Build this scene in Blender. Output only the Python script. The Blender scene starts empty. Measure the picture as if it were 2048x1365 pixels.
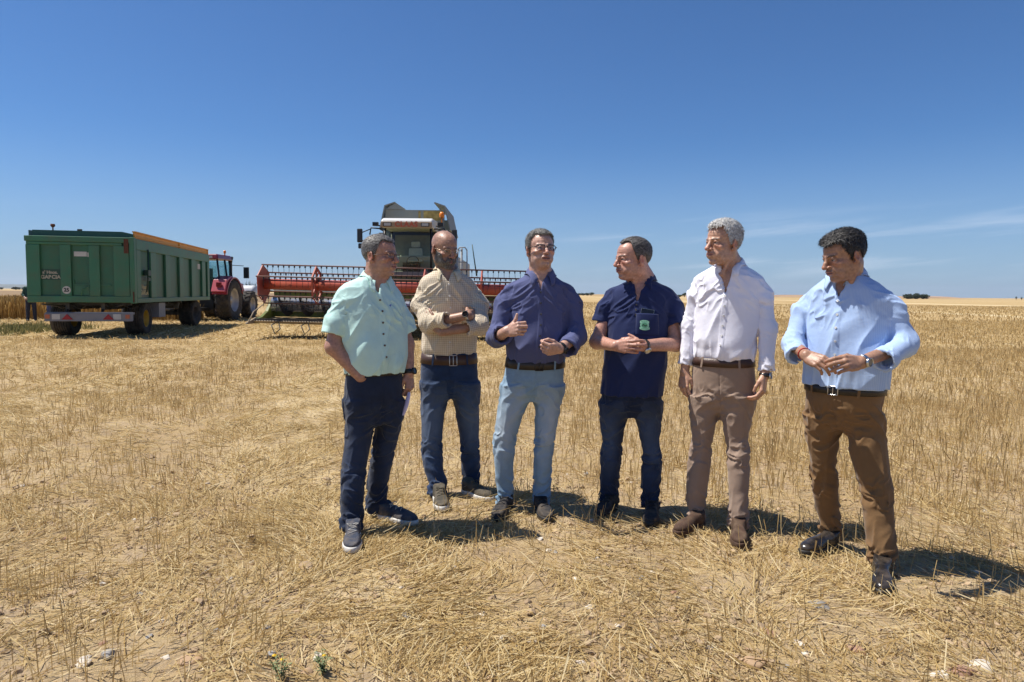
SKY_STRENGTH = .068; SKY_TINT = (.51, .81, 1.16); SUN_E = 4.9; EXPOSURE = .48; CLOUD_AMT = .42
SOIL_A = (.31, .22, .13); SOIL_B = (.48, .37, .245)
STRAW_A = (.40, .275, .115); STRAW_B = (.58, .45, .235); STRAW_L = (.66, .54, .33)
HAZE = 6e-5
import bpy, bmesh, math, random
import numpy as np
from mathutils import Matrix, Vector
from concurrent.futures import ThreadPoolExecutor
DRAFT = False
scene = bpy.context.scene
C = scene.collection
R = math.radians
F32 = np.float32
FPX = 24.0 / 36.0 * 2048
CAMZ = 1.36
CAM_M = Matrix.Rotation(R(90 - 4.0), 3, 'X') @ Matrix.Rotation(R(0.56), 3, 'Z')
CAM_NP = np.array(CAM_M)

def at(px, py, Y):
    """world point on the sight line of photo pixel (px, py), Y metres in front of the camera"""
    d = CAM_NP @ np.array([(px - 1024) / FPX, -(py - 682.5) / FPX, -1.0])
    return np.array([0, 0, CAMZ]) + d * (Y / d[1])

def ground_at(px, py, z=0.0):
    d = CAM_NP @ np.array([(px - 1024) / FPX, -(py - 682.5) / FPX, -1.0])
    return np.array([0, 0, CAMZ]) + d * ((z - CAMZ) / d[2])

cam = bpy.data.cameras.new('camera')
camo = bpy.data.objects.new('camera', cam)
C.objects.link(camo)
camo.location = (0, 0, CAMZ)
camo.rotation_euler = CAM_M.to_euler()
cam.sensor_width = 36
cam.lens = 24
cam.clip_start = 0.05
cam.clip_end = 40000
scene.camera = camo
scene.view_settings.view_transform = 'Standard'
scene.view_settings.look = 'None'
scene.view_settings.gamma = 1.0
scene.view_settings.use_curve_mapping = False

# ------------------------------------------------------------------ materials
def new_mat(name):
    m = bpy.data.materials.new(name)
    m.use_nodes = True
    nt = m.node_tree
    return m, nt, nt.nodes['Principled BSDF']

def mat(name, col, rough=0.6, metal=0.0, spec=0.5, var=0.0, vscale=8.0, bump=0.0, bscale=60.0, dirt=None, dirt_amt=0.0, dscale=3.0, coat=0.0):
    m, nt, b = new_mat(name)
    b.inputs['Base Color'].default_value = (*col, 1)
    b.inputs['Roughness'].default_value = rough
    b.inputs['Metallic'].default_value = metal
    b.inputs['Specular IOR Level'].default_value = spec
    b.inputs['Coat Weight'].default_value = coat
    tc = None
    if var or bump or dirt:
        tc = nt.nodes.new('ShaderNodeTexCoord')
    last = None
    if var:
        n = nt.nodes.new('ShaderNodeTexNoise'); n.inputs['Scale'].default_value = vscale; n.inputs['Detail'].default_value = 6
        nt.links.new(tc.outputs['Object'], n.inputs['Vector'])
        mr = nt.nodes.new('ShaderNodeMapRange'); mr.inputs[1].default_value = .25; mr.inputs[2].default_value = .75
        mr.inputs[3].default_value = 1 - var; mr.inputs[4].default_value = 1 + var
        nt.links.new(n.outputs['Fac'], mr.inputs[0])
        mx = nt.nodes.new('ShaderNodeVectorMath'); mx.operation = 'SCALE'
        mx.inputs[0].default_value = col
        nt.links.new(mr.outputs[0], mx.inputs['Scale'])
        last = mx.outputs[0]
        nt.links.new(last, b.inputs['Base Color'])
    if dirt:
        n = nt.nodes.new('ShaderNodeTexNoise'); n.inputs['Scale'].default_value = dscale; n.inputs['Detail'].default_value = 8; n.inputs['Roughness'].default_value = .65
        nt.links.new(tc.outputs['Object'], n.inputs['Vector'])
        mr = nt.nodes.new('ShaderNodeMapRange'); mr.inputs[1].default_value = .42; mr.inputs[2].default_value = .72
        mr.inputs[3].default_value = 0; mr.inputs[4].default_value = dirt_amt
        nt.links.new(n.outputs['Fac'], mr.inputs[0])
        mx = nt.nodes.new('ShaderNodeMix'); mx.data_type = 'RGBA'
        if last is not None: nt.links.new(last, mx.inputs[6])
        else: mx.inputs[6].default_value = (*col, 1)
        mx.inputs[7].default_value = (*dirt, 1)
        nt.links.new(mr.outputs[0], mx.inputs[0])
        nt.links.new(mx.outputs[2], b.inputs['Base Color'])
    if bump:
        n = nt.nodes.new('ShaderNodeTexNoise'); n.inputs['Scale'].default_value = bscale; n.inputs['Detail'].default_value = 4
        nt.links.new(tc.outputs['Object'], n.inputs['Vector'])
        bp = nt.nodes.new('ShaderNodeBump'); bp.inputs['Strength'].default_value = bump; bp.inputs['Distance'].default_value = .01
        nt.links.new(n.outputs['Fac'], bp.inputs['Height'])
        nt.links.new(bp.outputs[0], b.inputs['Normal'])
    return m

# ------------------------------------------------------------------ objects
def mesh_np(name, V, faces, smooth=True):
    """V (n,3); faces (m,3|4) int array"""
    me = bpy.data.meshes.new(name)
    V = np.ascontiguousarray(V, F32); faces = np.ascontiguousarray(faces, np.int32)
    k = faces.shape[1]; m = len(faces)
    me.vertices.add(len(V)); me.vertices.foreach_set('co', V.ravel())
    me.loops.add(m * k); me.loops.foreach_set('vertex_index', faces.ravel())
    me.polygons.add(m)
    me.polygons.foreach_set('loop_start', np.arange(0, m * k, k, dtype=np.int32))
    me.polygons.foreach_set('use_smooth', np.full(m, smooth, dtype=bool))
    me.update(calc_edges=True)
    return me

def link(name, me, m=None, parent=None, loc=None):
    o = bpy.data.objects.new(name, me)
    C.objects.link(o)
    if me is not None and m is not None:
        for x in (m if isinstance(m, (list, tuple)) else [m]): me.materials.append(x)
    if parent is not None: o.parent = parent
    if loc is not None: o.location = loc
    return o

def tag(o, label=None, cat=None, group=None, kind=None):
    if label: o['label'] = label
    if cat: o['category'] = cat
    if group: o['group'] = group
    if kind: o['kind'] = kind
    return o

def empty(name, loc, rz=0.0, **kw):
    o = bpy.data.objects.new(name, None); C.objects.link(o)
    o.location = loc; o.rotation_euler = (0, 0, rz); o.empty_display_size = .2
    return tag(o, **kw)

class MB:
    """collects boxes, prisms, tubes, lathes into ONE mesh"""
    def __init__(s): s.v = []; s.f = []; s.sm = []
    def add(s, vs, fs, smooth=False):
        n = len(s.v); s.v += [tuple(v) for v in vs]
        s.f += [tuple(i + n for i in f) for f in fs]; s.sm += [smooth] * len(fs)
        return s
    def box(s, c, d, rot=None, taper=1.0):
        x, y, z = d[0] / 2, d[1] / 2, d[2] / 2; t = taper
        vs = [(-x, -y, -z), (x, -y, -z), (x, y, -z), (-x, y, -z), (-x * t, -y * t, z), (x * t, -y * t, z), (x * t, y * t, z), (-x * t, y * t, z)]
        if rot is not None: vs = [tuple(rot @ Vector(v)) for v in vs]
        vs = [(v[0] + c[0], v[1] + c[1], v[2] + c[2]) for v in vs]
        return s.add(vs, [(0, 3, 2, 1), (4, 5, 6, 7), (0, 1, 5, 4), (1, 2, 6, 5), (2, 3, 7, 6), (3, 0, 4, 7)])
    def bb(s, lo, hi):
        return s.box([(a + b) / 2 for a, b in zip(lo, hi)], [b - a for a, b in zip(lo, hi)])
    def tube(s, pts, r, n=8, closed=False, caps=True):
        pts = [Vector(p) for p in pts]; rr = r if isinstance(r, (list, tuple)) else [r] * len(pts)
        m = len(pts); rings = []
        up = None
        for i, p in enumerate(pts):
            a = pts[(i - 1) % m] if (closed or i > 0) else p
            b = pts[(i + 1) % m] if (closed or i < m - 1) else p
            t = (b - a).normalized()
            if up is None:
                up = Vector((0, 0, 1)) if abs(t.z) < .9 else Vector((1, 0, 0))
            u = (up - t * up.dot(t))
            if u.length < 1e-5: u = t.orthogonal()
            u.normalize(); w = t.cross(u); up = u
            rings.append([p + (u * math.cos(2 * math.pi * k / n) + w * math.sin(2 * math.pi * k / n)) * rr[i] for k in range(n)])
        vs = [v for rg in rings for v in rg]; fs = []
        for i in range(m if closed else m - 1):
            j = (i + 1) % m
            for k in range(n):
                fs.append((i * n + k, i * n + (k + 1) % n, j * n + (k + 1) % n, j * n + k))
        s.add(vs, fs, True)
        if caps and not closed:
            n0 = len(s.v) - len(vs)
            s.f += [tuple(n0 + k for k in reversed(range(n))), tuple(n0 + (m - 1) * n + k for k in range(n))]; s.sm += [False, False]
        return s
    def lathe(s, prof, c, axis='X', n=32, smooth=True, a0=0.0, a1=2 * math.pi):
        """prof: (radius, offset along axis)"""
        full = abs(a1 - a0 - 2 * math.pi) < 1e-6; k = n if full else n + 1
        vs = []
        for r, o in prof:
            for i in range(k):
                t = a0 + (a1 - a0) * i / n; p, q = r * math.cos(t), r * math.sin(t)
                v = (o, p, q) if axis == 'X' else ((p, o, q) if axis == 'Y' else (p, q, o))
                vs.append((v[0] + c[0], v[1] + c[1], v[2] + c[2]))
        fs = []
        for j in range(len(prof) - 1):
            for i in range(n):
                i2 = (i + 1) % k
                fs.append((j * k + i, j * k + i2, (j + 1) * k + i2, (j + 1) * k + i))
        return s.add(vs, fs, smooth)
    def prism(s, poly, lo, hi, axis='X'):
        """poly: 2-D points in the plane across the axis; extruded lo..hi along axis"""
        n = len(poly); vs = []
        for o in (lo, hi):
            for p, q in poly:
                vs.append((o, p, q) if axis == 'X' else ((p, o, q) if axis == 'Y' else (p, q, o)))
        fs = [tuple(range(n - 1, -1, -1)), tuple(range(n, 2 * n))]
        fs += [(i, (i + 1) % n, n + (i + 1) % n, n + i) for i in range(n)]
        return s.add(vs, fs)
    def quad(s, a, b, c, d): return s.add([a, b, c, d], [(0, 1, 2, 3)])
    def build(s, name, m, parent=None, loc=None, bevel=0.0, seg=2):
        me = bpy.data.meshes.new(name); me.from_pydata(s.v, [], s.f)
        me.polygons.foreach_set('use_smooth', s.sm); me.update()
        bm = bmesh.new(); bm.from_mesh(me); bmesh.ops.recalc_face_normals(bm, faces=bm.faces); bm.to_mesh(me); bm.free()
        o = link(name, me, m, parent, loc)
        if bevel:
            bv = o.modifiers.new('bevel', 'BEVEL'); bv.width = bevel; bv.segments = seg; bv.limit_method = 'ANGLE'; bv.angle_limit = R(40)
        return o

def rotz(a): return Matrix.Rotation(a, 3, 'Z')
def rotx(a): return Matrix.Rotation(a, 3, 'X')
def roty(a): return Matrix.Rotation(a, 3, 'Y')

def text_mesh(name, s, size, m, parent, loc, rot, extrude=.002, shear=0.0, bold=0.0, space=1.0, align='CENTER'):
    cu = bpy.data.curves.new(name, 'FONT'); cu.body = s; cu.size = size; cu.extrude = extrude; cu.shear = shear
    cu.offset = bold; cu.space_character = space; cu.align_x = align; cu.align_y = 'CENTER'
    o = bpy.data.objects.new(name + '_tmp', cu); C.objects.link(o)
    dg = bpy.context.evaluated_depsgraph_get()
    me = bpy.data.meshes.new_from_object(o.evaluated_get(dg)); me.name = name
    bpy.data.objects.remove(o)
    me.materials.clear()
    r = link(name, me, m, parent, loc); r.rotation_euler = rot
    return r

# ------------------------------------------------------------------ noise
def _hash(ix, iy, iz, seed):
    h = (ix.astype(np.uint32) * np.uint32(374761393)) ^ (iy.astype(np.uint32) * np.uint32(668265263)) ^ (iz.astype(np.uint32) * np.uint32(2246822519)) ^ np.uint32((seed * 3266489917) & 0xffffffff)
    h = (h ^ (h >> np.uint32(13))) * np.uint32(1274126177)
    h = (h ^ (h >> np.uint32(16))) * np.uint32(2654435769)
    h ^= h >> np.uint32(15)
    return (h & np.uint32(0xffffff)).astype(F32) / F32(0xffffff)

def vnoise(P, seed=0):
    i = np.floor(P).astype(np.int64); f = (P - i).astype(F32); u = f * f * (3 - 2 * f)
    x, y, z = i[..., 0], i[..., 1], i[..., 2]
    ux, uy, uz = u[..., 0], u[..., 1], u[..., 2]
    def L(a, b, t): return a + (b - a) * t
    c = [[[_hash(x + a, y + b, z + d, seed) for d in (0, 1)] for b in (0, 1)] for a in (0, 1)]
    r = [[L(c[a][b][0], c[a][b][1], uz) for b in (0, 1)] for a in (0, 1)]
    return L(L(r[0][0], r[0][1], uy), L(r[1][0], r[1][1], uy), ux)

def fbm(P, seed=0, oct=3):
    s = 0; a = .5; t = 0
    for o in range(oct):
        s = s + a * vnoise(P * (2.03 ** o) + o * 7.3, seed + o); t += a; a *= .5
    return s / t

def sstep(a, b, x):
    t = np.clip((x - a) / (b - a), 0, 1); return t * t * (3 - 2 * t)
# ------------------------------------------------------------------ signed-distance sculpting
def nrm(v): v = np.asarray(v, float); return v / max(np.linalg.norm(v), 1e-9)

class Prim:
    lo = hi = None
    def d(s, P): raise NotImplementedError

class Cone(Prim):
    def __init__(s, a, b, ra, rb):
        s.a = np.asarray(a, float); s.b = np.asarray(b, float); s.ra = ra; s.rb = rb
        r = max(ra, rb); s.lo = np.minimum(s.a, s.b) - r; s.hi = np.maximum(s.a, s.b) + r
    def d(s, P):
        ab = s.b - s.a; L2 = float(ab @ ab) + 1e-12
        q = P - s.a.astype(F32)
        t = np.clip((q @ ab.astype(F32)) / F32(L2), 0, 1)
        q = q - t[..., None] * ab.astype(F32)
        return np.sqrt((q * q).sum(-1)) - (F32(s.ra) + t * F32(s.rb - s.ra))

class Ell(Prim):
    def __init__(s, c, r, M=None):
        s.c = np.asarray(c, float); s.r = np.asarray(r, float); s.M = None if M is None else np.asarray(M, float)
        R_ = max(r); s.lo = s.c - R_; s.hi = s.c + R_
    def d(s, P):
        q = P - s.c.astype(F32)
        if s.M is not None: q = q @ s.M.astype(F32)      # columns of M are the local axes
        a = q / s.r.astype(F32); k0 = np.sqrt((a * a).sum(-1)); b = a / s.r.astype(F32); k1 = np.sqrt((b * b).sum(-1)) + F32(1e-9)
        return k0 * (k0 - 1) / k1

def smooth_table(z, cols, n=240):
    """monotone-ish cubic (Catmull-Rom with real spacing) resampling, z ascending"""
    z = np.asarray(z, float); zz = np.linspace(z[0], z[-1], n); out = []
    for c in cols:
        c = np.asarray(c, float)
        m = np.gradient(c, z) if len(z) > 2 else np.full(len(z), (c[-1] - c[0]) / (z[-1] - z[0]))
        i = np.clip(np.searchsorted(z, zz, side='right') - 1, 0, len(z) - 2)
        h = z[i + 1] - z[i]; t = (zz - z[i]) / h
        out.append((2 * t**3 - 3 * t**2 + 1) * c[i] + (t**3 - 2 * t**2 + t) * h * m[i] + (-2 * t**3 + 3 * t**2) * c[i + 1] + (t**3 - t**2) * h * m[i + 1])
    return zz, out

class Loft(Prim):
    """stack of (super)ellipses over z; columns z, cx, cy, rx, ry_front, ry_back"""
    def __init__(s, rows, phi, n=2.0, off=0.0, cap=(True, True), raw=None):
        if raw is None:
            rows = sorted(rows, key=lambda r: r[0]); a = np.array(rows, float)
            s.z, (s.cx, s.cy, s.rx, s.rf, s.rb) = smooth_table(a[:, 0], [a[:, i] for i in range(1, 6)])
        else: s.z, s.cx, s.cy, s.rx, s.rf, s.rb = raw
        s.off = off; s.n = n; s.phi = phi
        s.L = np.array([math.cos(phi), math.sin(phi)]); s.F = np.array([math.sin(phi), -math.cos(phi)])
        rm = np.maximum(np.maximum(s.rx, s.rf), s.rb) + abs(off)
        s.lo = np.array([(s.cx - rm).min(), (s.cy - rm).min(), s.z[0]]); s.hi = np.array([(s.cx + rm).max(), (s.cy + rm).max(), s.z[-1]])
    def offset(s, off, z0=None, z1=None):
        o = Loft(None, s.phi, s.n, off, raw=(s.z, s.cx, s.cy, s.rx, s.rf, s.rb))
        o.zc = (z0, z1); return o
    zc = (None, None)
    def at(s, z):
        return [np.interp(z, s.z, c) for c in (s.cx, s.cy, s.rx, s.rf, s.rb)]
    def local(s, P):
        z = P[..., 2]
        cx, cy, rx, rf, rb = s.at(z)
        x = P[..., 0] - cx; y = P[..., 1] - cy
        return x * s.L[0] + y * s.L[1], x * s.F[0] + y * s.F[1], rx + s.off, rf + s.off, rb + s.off
    def d(s, P):
        a, b, rx, rf, rb = s.local(P)
        ry = np.where(b > 0, rf, rb); n = s.n
        k0 = ((np.abs(a) / rx) ** n + (np.abs(b) / ry) ** n) ** (1 / n) + 1e-6
        r = np.sqrt(a * a + b * b)
        d = np.where(k0 > .25, r * (1 - 1 / k0), -.6 * np.minimum(rx, ry))
        z = P[..., 2]; z0 = s.z[0] if s.zc[0] is None else s.zc[0]; z1 = s.z[-1] if s.zc[1] is None else s.zc[1]
        return np.maximum(np.maximum(d, z - z1), z0 - z).astype(F32)
    def surf(s, a, z, off=0.0, front=True):
        """world point on the surface at lateral offset a and height z"""
        cx, cy, rx, rf, rb = s.at(z)
        u = np.clip(np.abs(a) / (rx + s.off), 0, .999)
        b = (1 - u ** s.n) ** (1 / s.n) * ((rf if front else rb) + s.off) + off
        sg = 1 if front else -1
        return np.stack([cx + s.L[0] * a + s.F[0] * b * sg, cy + s.L[1] * a + s.F[1] * b * sg, z + 0 * a], -1)
    def ring(s, z, off, n=96, tilt=0.0):
        th = np.linspace(0, 2 * math.pi, n, endpoint=False)
        zz = z - tilt * np.cos(th)
        cx, cy, rx, rf, rb = s.at(zz)
        e = 2 / s.n
        a = np.sign(np.sin(th)) * np.abs(np.sin(th)) ** e * (rx + off); c = np.cos(th)
        b = np.sign(c) * np.abs(c) ** e * (np.where(c > 0, rf, rb) + off)
        return np.stack([cx + s.L[0] * a + s.F[0] * b, cy + s.L[1] * a + s.F[1] * b, zz], -1)

class Half(Prim):
    """keeps the side where (p-c).n < 0"""
    def __init__(s, c, n): s.c = np.asarray(c, float); s.n = nrm(n); s.lo = np.full(3, -1e3); s.hi = np.full(3, 1e3)
    def d(s, P): return ((P - s.c.astype(F32)) @ s.n.astype(F32))

class Fn(Prim):
    def __init__(s, f, lo, hi): s.f = f; s.lo = np.asarray(lo, float); s.hi = np.asarray(hi, float)
    def d(s, P): return s.f(P).astype(F32)

class SDF(Prim):
    CAP = F32(.12)
    def __init__(s): s.ops = []; s.disp = None
    def u(s, p, k=.01): s.ops.append(('u', p, k)); return s
    def sub(s, p, k=.005): s.ops.append(('s', p, k)); return s
    def inter(s, p, k=.003): s.ops.append(('i', p, k)); return s
    def cone(s, a, b, ra, rb, k=.01): return s.u(Cone(a, b, ra, rb), k)
    def ell(s, c, r, M=None, k=.01): return s.u(Ell(c, r, M), k)
    def chain(s, pts, rad, k=.02):
        for i in range(len(pts) - 1): s.cone(pts[i], pts[i + 1], rad[i], rad[i + 1], k)
        return s
    def bounds(s):
        lo = np.full(3, 1e9); hi = np.full(3, -1e9)
        for op, p, k in s.ops:
            if op == 'u': lo = np.minimum(lo, p.lo); hi = np.maximum(hi, p.hi)
        return lo, hi
    def fin(s): s.lo, s.hi = s.bounds(); return s
    def ev(s, P, bc, bh):
        """P (nb,m,3) float32, bc block centres, bh half diagonal"""
        D = np.full(P.shape[:2], s.CAP, F32)
        for op, p, k in s.ops:
            mg = bh + (.04 if callable(k) else k) + (.05 if op == 'u' else .02)
            act = np.nonzero(((bc > p.lo - mg) & (bc < p.hi + mg)).all(1))[0]
            if not len(act): continue
            Q = P[act]; cur = D[act]
            v = p.ev(Q, bc[act], bh) if isinstance(p, SDF) else p.d(Q).astype(F32)
            if callable(k): k = k(Q)
            if op == 'u':
                h = np.clip(.5 + .5 * (v - cur) / k, 0, 1); D[act] = v + (cur - v) * h - k * h * (1 - h)
            else:
                if op == 's': v = -v
                h = np.clip(.5 + .5 * (v - cur) / k, 0, 1); D[act] = cur + (v - cur) * h + k * h * (1 - h)
        if s.disp is not None:
            near = np.abs(D) < .03
            if near.any(): D[near] -= s.disp(P[near]).astype(F32)
        return D

def surfnet(f, h, lo=None, hi=None, B=8):
    if lo is None: lo, hi = f.bounds()
    lo = np.asarray(lo, float) - .03; hi = np.asarray(hi, float) + .03
    H = h * B; n = np.ceil((hi - lo) / H).astype(int)
    idx = np.stack(np.meshgrid(*[np.arange(k) for k in n], indexing='ij'), -1).reshape(-1, 3)
    cen = lo + (idx + .5) * H
    keep = []
    for i in range(0, len(cen), 60000):
        c = cen[i:i + 60000]
        keep.append(np.abs(f.ev(c[:, None].astype(F32), c, H * .87)[:, 0]) < H * 1.15 + .008)
    keep = np.concatenate(keep); idx = idx[keep]; cen = cen[keep]
    g = np.arange(B + 1); loc = np.stack(np.meshgrid(g, g, g, indexing='ij'), -1).reshape(-1, 3) * h
    nb = len(idx); V = np.empty((nb, B + 1, B + 1, B + 1), F32)
    for i in range(0, nb, 300):
        P = (lo + idx[i:i + 300, None] * H + loc[None]).astype(F32)
        V[i:i + 300] = f.ev(P, cen[i:i + 300], H * .87).reshape(-1, B + 1, B + 1, B + 1)
    ins = V < 0
    cnt = np.zeros((nb, B, B, B), np.int8)
    for a in (0, 1):
        for b in (0, 1):
            for c in (0, 1): cnt += ins[:, a:B + a, b:B + b, c:B + c]
    bi, i, j, k = np.nonzero((cnt > 0) & (cnt < 8))
    acc = np.zeros((len(bi), 3), F32); num = np.zeros(len(bi), F32)
    for ax in range(3):
        for u in (0, 1):
            for w in (0, 1):
                o0 = [0, 0, 0]; oth = [x for x in range(3) if x != ax]; o0[oth[0]] = u; o0[oth[1]] = w
                o1 = list(o0); o1[ax] = 1
                v0 = V[bi, i + o0[0], j + o0[1], k + o0[2]]; v1 = V[bi, i + o1[0], j + o1[1], k + o1[2]]
                x = (v0 < 0) != (v1 < 0); t = np.where(x, v0 / np.where(x, v0 - v1, 1), 0)
                for q in range(3): acc[:, q] += np.where(x, (o0[q] if q != ax else t), 0)
                num += x
    cell = idx[bi] * B + np.stack([i, j, k], -1)
    pos = lo + (cell + acc / num[:, None]) * h
    NY, NZ = int(n[1] * B + 2), int(n[2] * B + 2)
    def key(c): return ((c[:, 0].astype(np.int64) + 1) * NY + c[:, 1] + 1) * NZ + c[:, 2] + 1
    kk = key(cell); order = np.argsort(kk); ks = kk[order]
    def find(c):
        q = key(c); p = np.clip(np.searchsorted(ks, q), 0, len(ks) - 1)
        return np.where(ks[p] == q, order[p], -1)
    faces = []
    for ax in range(3):
        s0 = [slice(None), slice(0, B), slice(0, B), slice(0, B)]; s1 = list(s0); s1[ax + 1] = slice(1, B + 1)
        a0 = ins[tuple(s0)]; a1 = ins[tuple(s1)]
        eb, e0, e1, e2 = np.nonzero(a0 != a1)
        if not len(eb): continue
        c = idx[eb] * B + np.stack([e0, e1, e2], -1); up = a0[eb, e0, e1, e2]
        u, w = (ax + 1) % 3, (ax + 2) % 3; q = []
        for du, dw in ((-1, -1), (0, -1), (0, 0), (-1, 0)):
            cc = c.copy(); cc[:, u] += du; cc[:, w] += dw; q.append(find(cc))
        q = np.stack(q, -1); q[~up] = q[~up][:, ::-1]
        faces.append(q[(q >= 0).all(1)])
    return pos, np.concatenate(faces) if faces else np.zeros((0, 4), int)

def compact(V, Fc):
    u, inv = np.unique(Fc.ravel(), return_inverse=True)
    return V[u], inv.reshape(Fc.shape), u

def folds(P, zones):
    """cloth folds: each zone = (centre, radius, axis along which the folds run, wavelength, amplitude, seed)"""
    h = np.zeros(len(P), F32)
    for c, r, ax, lam, A, seed in zones:
        q = P - np.asarray(c, F32); r = np.asarray(r, float)
        w = 1 - np.sqrt(((q / r.astype(F32)) ** 2).sum(-1)) if r.ndim else 1 - np.sqrt((q * q).sum(-1)) / r
        m = w > 0
        if not m.any(): continue
        q = q[m]; w = sstep(0, .55, w[m])
        ax_ = nrm(ax); e1 = nrm(np.cross(ax_, [0.31, .87, .38])); e2 = np.cross(ax_, e1)
        X = np.stack([q @ e1, q @ e2, q @ ax_ * .22], -1) / lam
        wob = vnoise(X * .6 + 11.1, seed + 5)[..., None] - .5
        n = vnoise(X + wob * 1.2 + seed * 3.7, seed)
        rd = 1 - np.abs(2 * n - 1); h[m] += (A * 1.0 * w * (rd ** 2.1 - .44)).astype(F32)
    return h
# ------------------------------------------------------------------ people
def skin_material():
    m, nt, b = new_mat('skin')
    a = nt.nodes.new('ShaderNodeAttribute'); a.attribute_name = 'Col'
    tc = nt.nodes.new('ShaderNodeTexCoord')
    n = nt.nodes.new('ShaderNodeTexNoise'); n.inputs['Scale'].default_value = 75; n.inputs['Detail'].default_value = 7
    nt.links.new(tc.outputs['Object'], n.inputs['Vector'])
    mr = nt.nodes.new('ShaderNodeMapRange'); mr.inputs[1].default_value = .3; mr.inputs[2].default_value = .7; mr.inputs[3].default_value = .78; mr.inputs[4].default_value = 1.18
    nt.links.new(n.outputs['Fac'], mr.inputs[0])
    sc = nt.nodes.new('ShaderNodeVectorMath'); sc.operation = 'SCALE'
    nt.links.new(a.outputs['Color'], sc.inputs[0]); nt.links.new(mr.outputs[0], sc.inputs['Scale'])
    nt.links.new(sc.outputs[0], b.inputs['Base Color'])
    b.inputs['Roughness'].default_value = .41
    b.inputs['Specular IOR Level'].default_value = .45
    b.inputs['Subsurface Weight'].default_value = .12
    b.inputs['Subsurface Radius'].default_value = (.012, .004, .002)
    b.inputs['Subsurface Scale'].default_value = 1.0
    n2 = nt.nodes.new('ShaderNodeTexNoise'); n2.inputs['Scale'].default_value = 420; n2.inputs['Detail'].default_value = 3
    nt.links.new(tc.outputs['Object'], n2.inputs['Vector'])
    bp = nt.nodes.new('ShaderNodeBump'); bp.inputs['Strength'].default_value = .25; bp.inputs['Distance'].default_value = .002
    nt.links.new(n2.outputs['Fac'], bp.inputs['Height']); nt.links.new(bp.outputs[0], b.inputs['Normal'])
    return m

def fabric(name, col, pattern=None, col2=None, rough=.85, var=.06, sheen=.15, weave=900, bump=.2, fade=None, trans=0.0, micro=.0):
    """fuv attribute: (around, along, wear)"""
    m, nt, b = new_mat(name)
    L = nt.links.new
    at_ = nt.nodes.new('ShaderNodeAttribute'); at_.attribute_name = 'fuv'
    tc = nt.nodes.new('ShaderNodeTexCoord')
    n = nt.nodes.new('ShaderNodeTexNoise'); n.inputs['Scale'].default_value = 14; n.inputs['Detail'].default_value = 8; n.inputs['Roughness'].default_value = .65
    L(tc.outputs['Object'], n.inputs['Vector'])
    mr = nt.nodes.new('ShaderNodeMapRange'); mr.inputs[1].default_value = .3; mr.inputs[2].default_value = .7; mr.inputs[3].default_value = 1 - var; mr.inputs[4].default_value = 1 + var
    L(n.outputs['Fac'], mr.inputs[0])
    sc = nt.nodes.new('ShaderNodeVectorMath'); sc.operation = 'SCALE'; sc.inputs[0].default_value = col
    L(mr.outputs[0], sc.inputs['Scale']); out = sc.outputs[0]
    sp = nt.nodes.new('ShaderNodeSeparateXYZ'); L(at_.outputs['Vector'], sp.inputs[0])
    def math_(op, a, bb=None):
        x = nt.nodes.new('ShaderNodeMath'); x.operation = op
        for i, v in enumerate((a, bb)):
            if v is None: continue
            if isinstance(v, (int, float)): x.inputs[i].default_value = v
            else: L(v, x.inputs[i])
        return x.outputs[0]
    def mix(fac, a, bcol):
        x = nt.nodes.new('ShaderNodeMix'); x.data_type = 'RGBA'; L(fac, x.inputs[0]); L(a, x.inputs[6]); x.inputs[7].default_value = (*bcol, 1)
        return x.outputs[2]
    if pattern:
        kind, pitch, amt = pattern
        k = 2 * math.pi / pitch
        su = math_('SINE', math_('MULTIPLY', sp.outputs[0], k)); sv = math_('SINE', math_('MULTIPLY', sp.outputs[1], k))
        if kind == 'check':
            f = math_('ADD', math_('GREATER_THAN', su, .2), math_('GREATER_THAN', sv, .2)); f = math_('MULTIPLY', f, .5 * amt)
        elif kind == 'dots':
            f = math_('MULTIPLY', math_('GREATER_THAN', math_('MULTIPLY', su, sv), .35), amt)
        else:
            f = math_('MULTIPLY', math_('GREATER_THAN', su, 0.1), amt)
        out = mix(f, out, col2)
    if fade:
        out = mix(math_('MULTIPLY', sp.outputs[2], 1.0), out, fade)
    L(out, b.inputs['Base Color'])
    b.inputs['Roughness'].default_value = rough; b.inputs['Specular IOR Level'].default_value = .25
    b.inputs['Sheen Weight'].default_value = sheen
    w = nt.nodes.new('ShaderNodeTexNoise'); w.inputs['Scale'].default_value = weave; w.inputs['Detail'].default_value = 2
    L(tc.outputs['Object'], w.inputs['Vector'])
    w2 = nt.nodes.new('ShaderNodeTexNoise'); w2.inputs['Scale'].default_value = 38; w2.inputs['Detail'].default_value = 5; w2.inputs['Distortion'].default_value = .6
    L(tc.outputs['Object'], w2.inputs['Vector'])
    bp = nt.nodes.new('ShaderNodeBump'); bp.inputs['Strength'].default_value = bump; bp.inputs['Distance'].default_value = .003; L(w.outputs['Fac'], bp.inputs['Height'])
    b2 = nt.nodes.new('ShaderNodeBump'); b2.inputs['Strength'].default_value = .14; b2.inputs['Distance'].default_value = .01; L(w2.outputs['Fac'], b2.inputs['Height']); L(bp.outputs[0], b2.inputs['Normal'])
    L(b2.outputs[0], b.inputs['Normal'])
    return m

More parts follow.
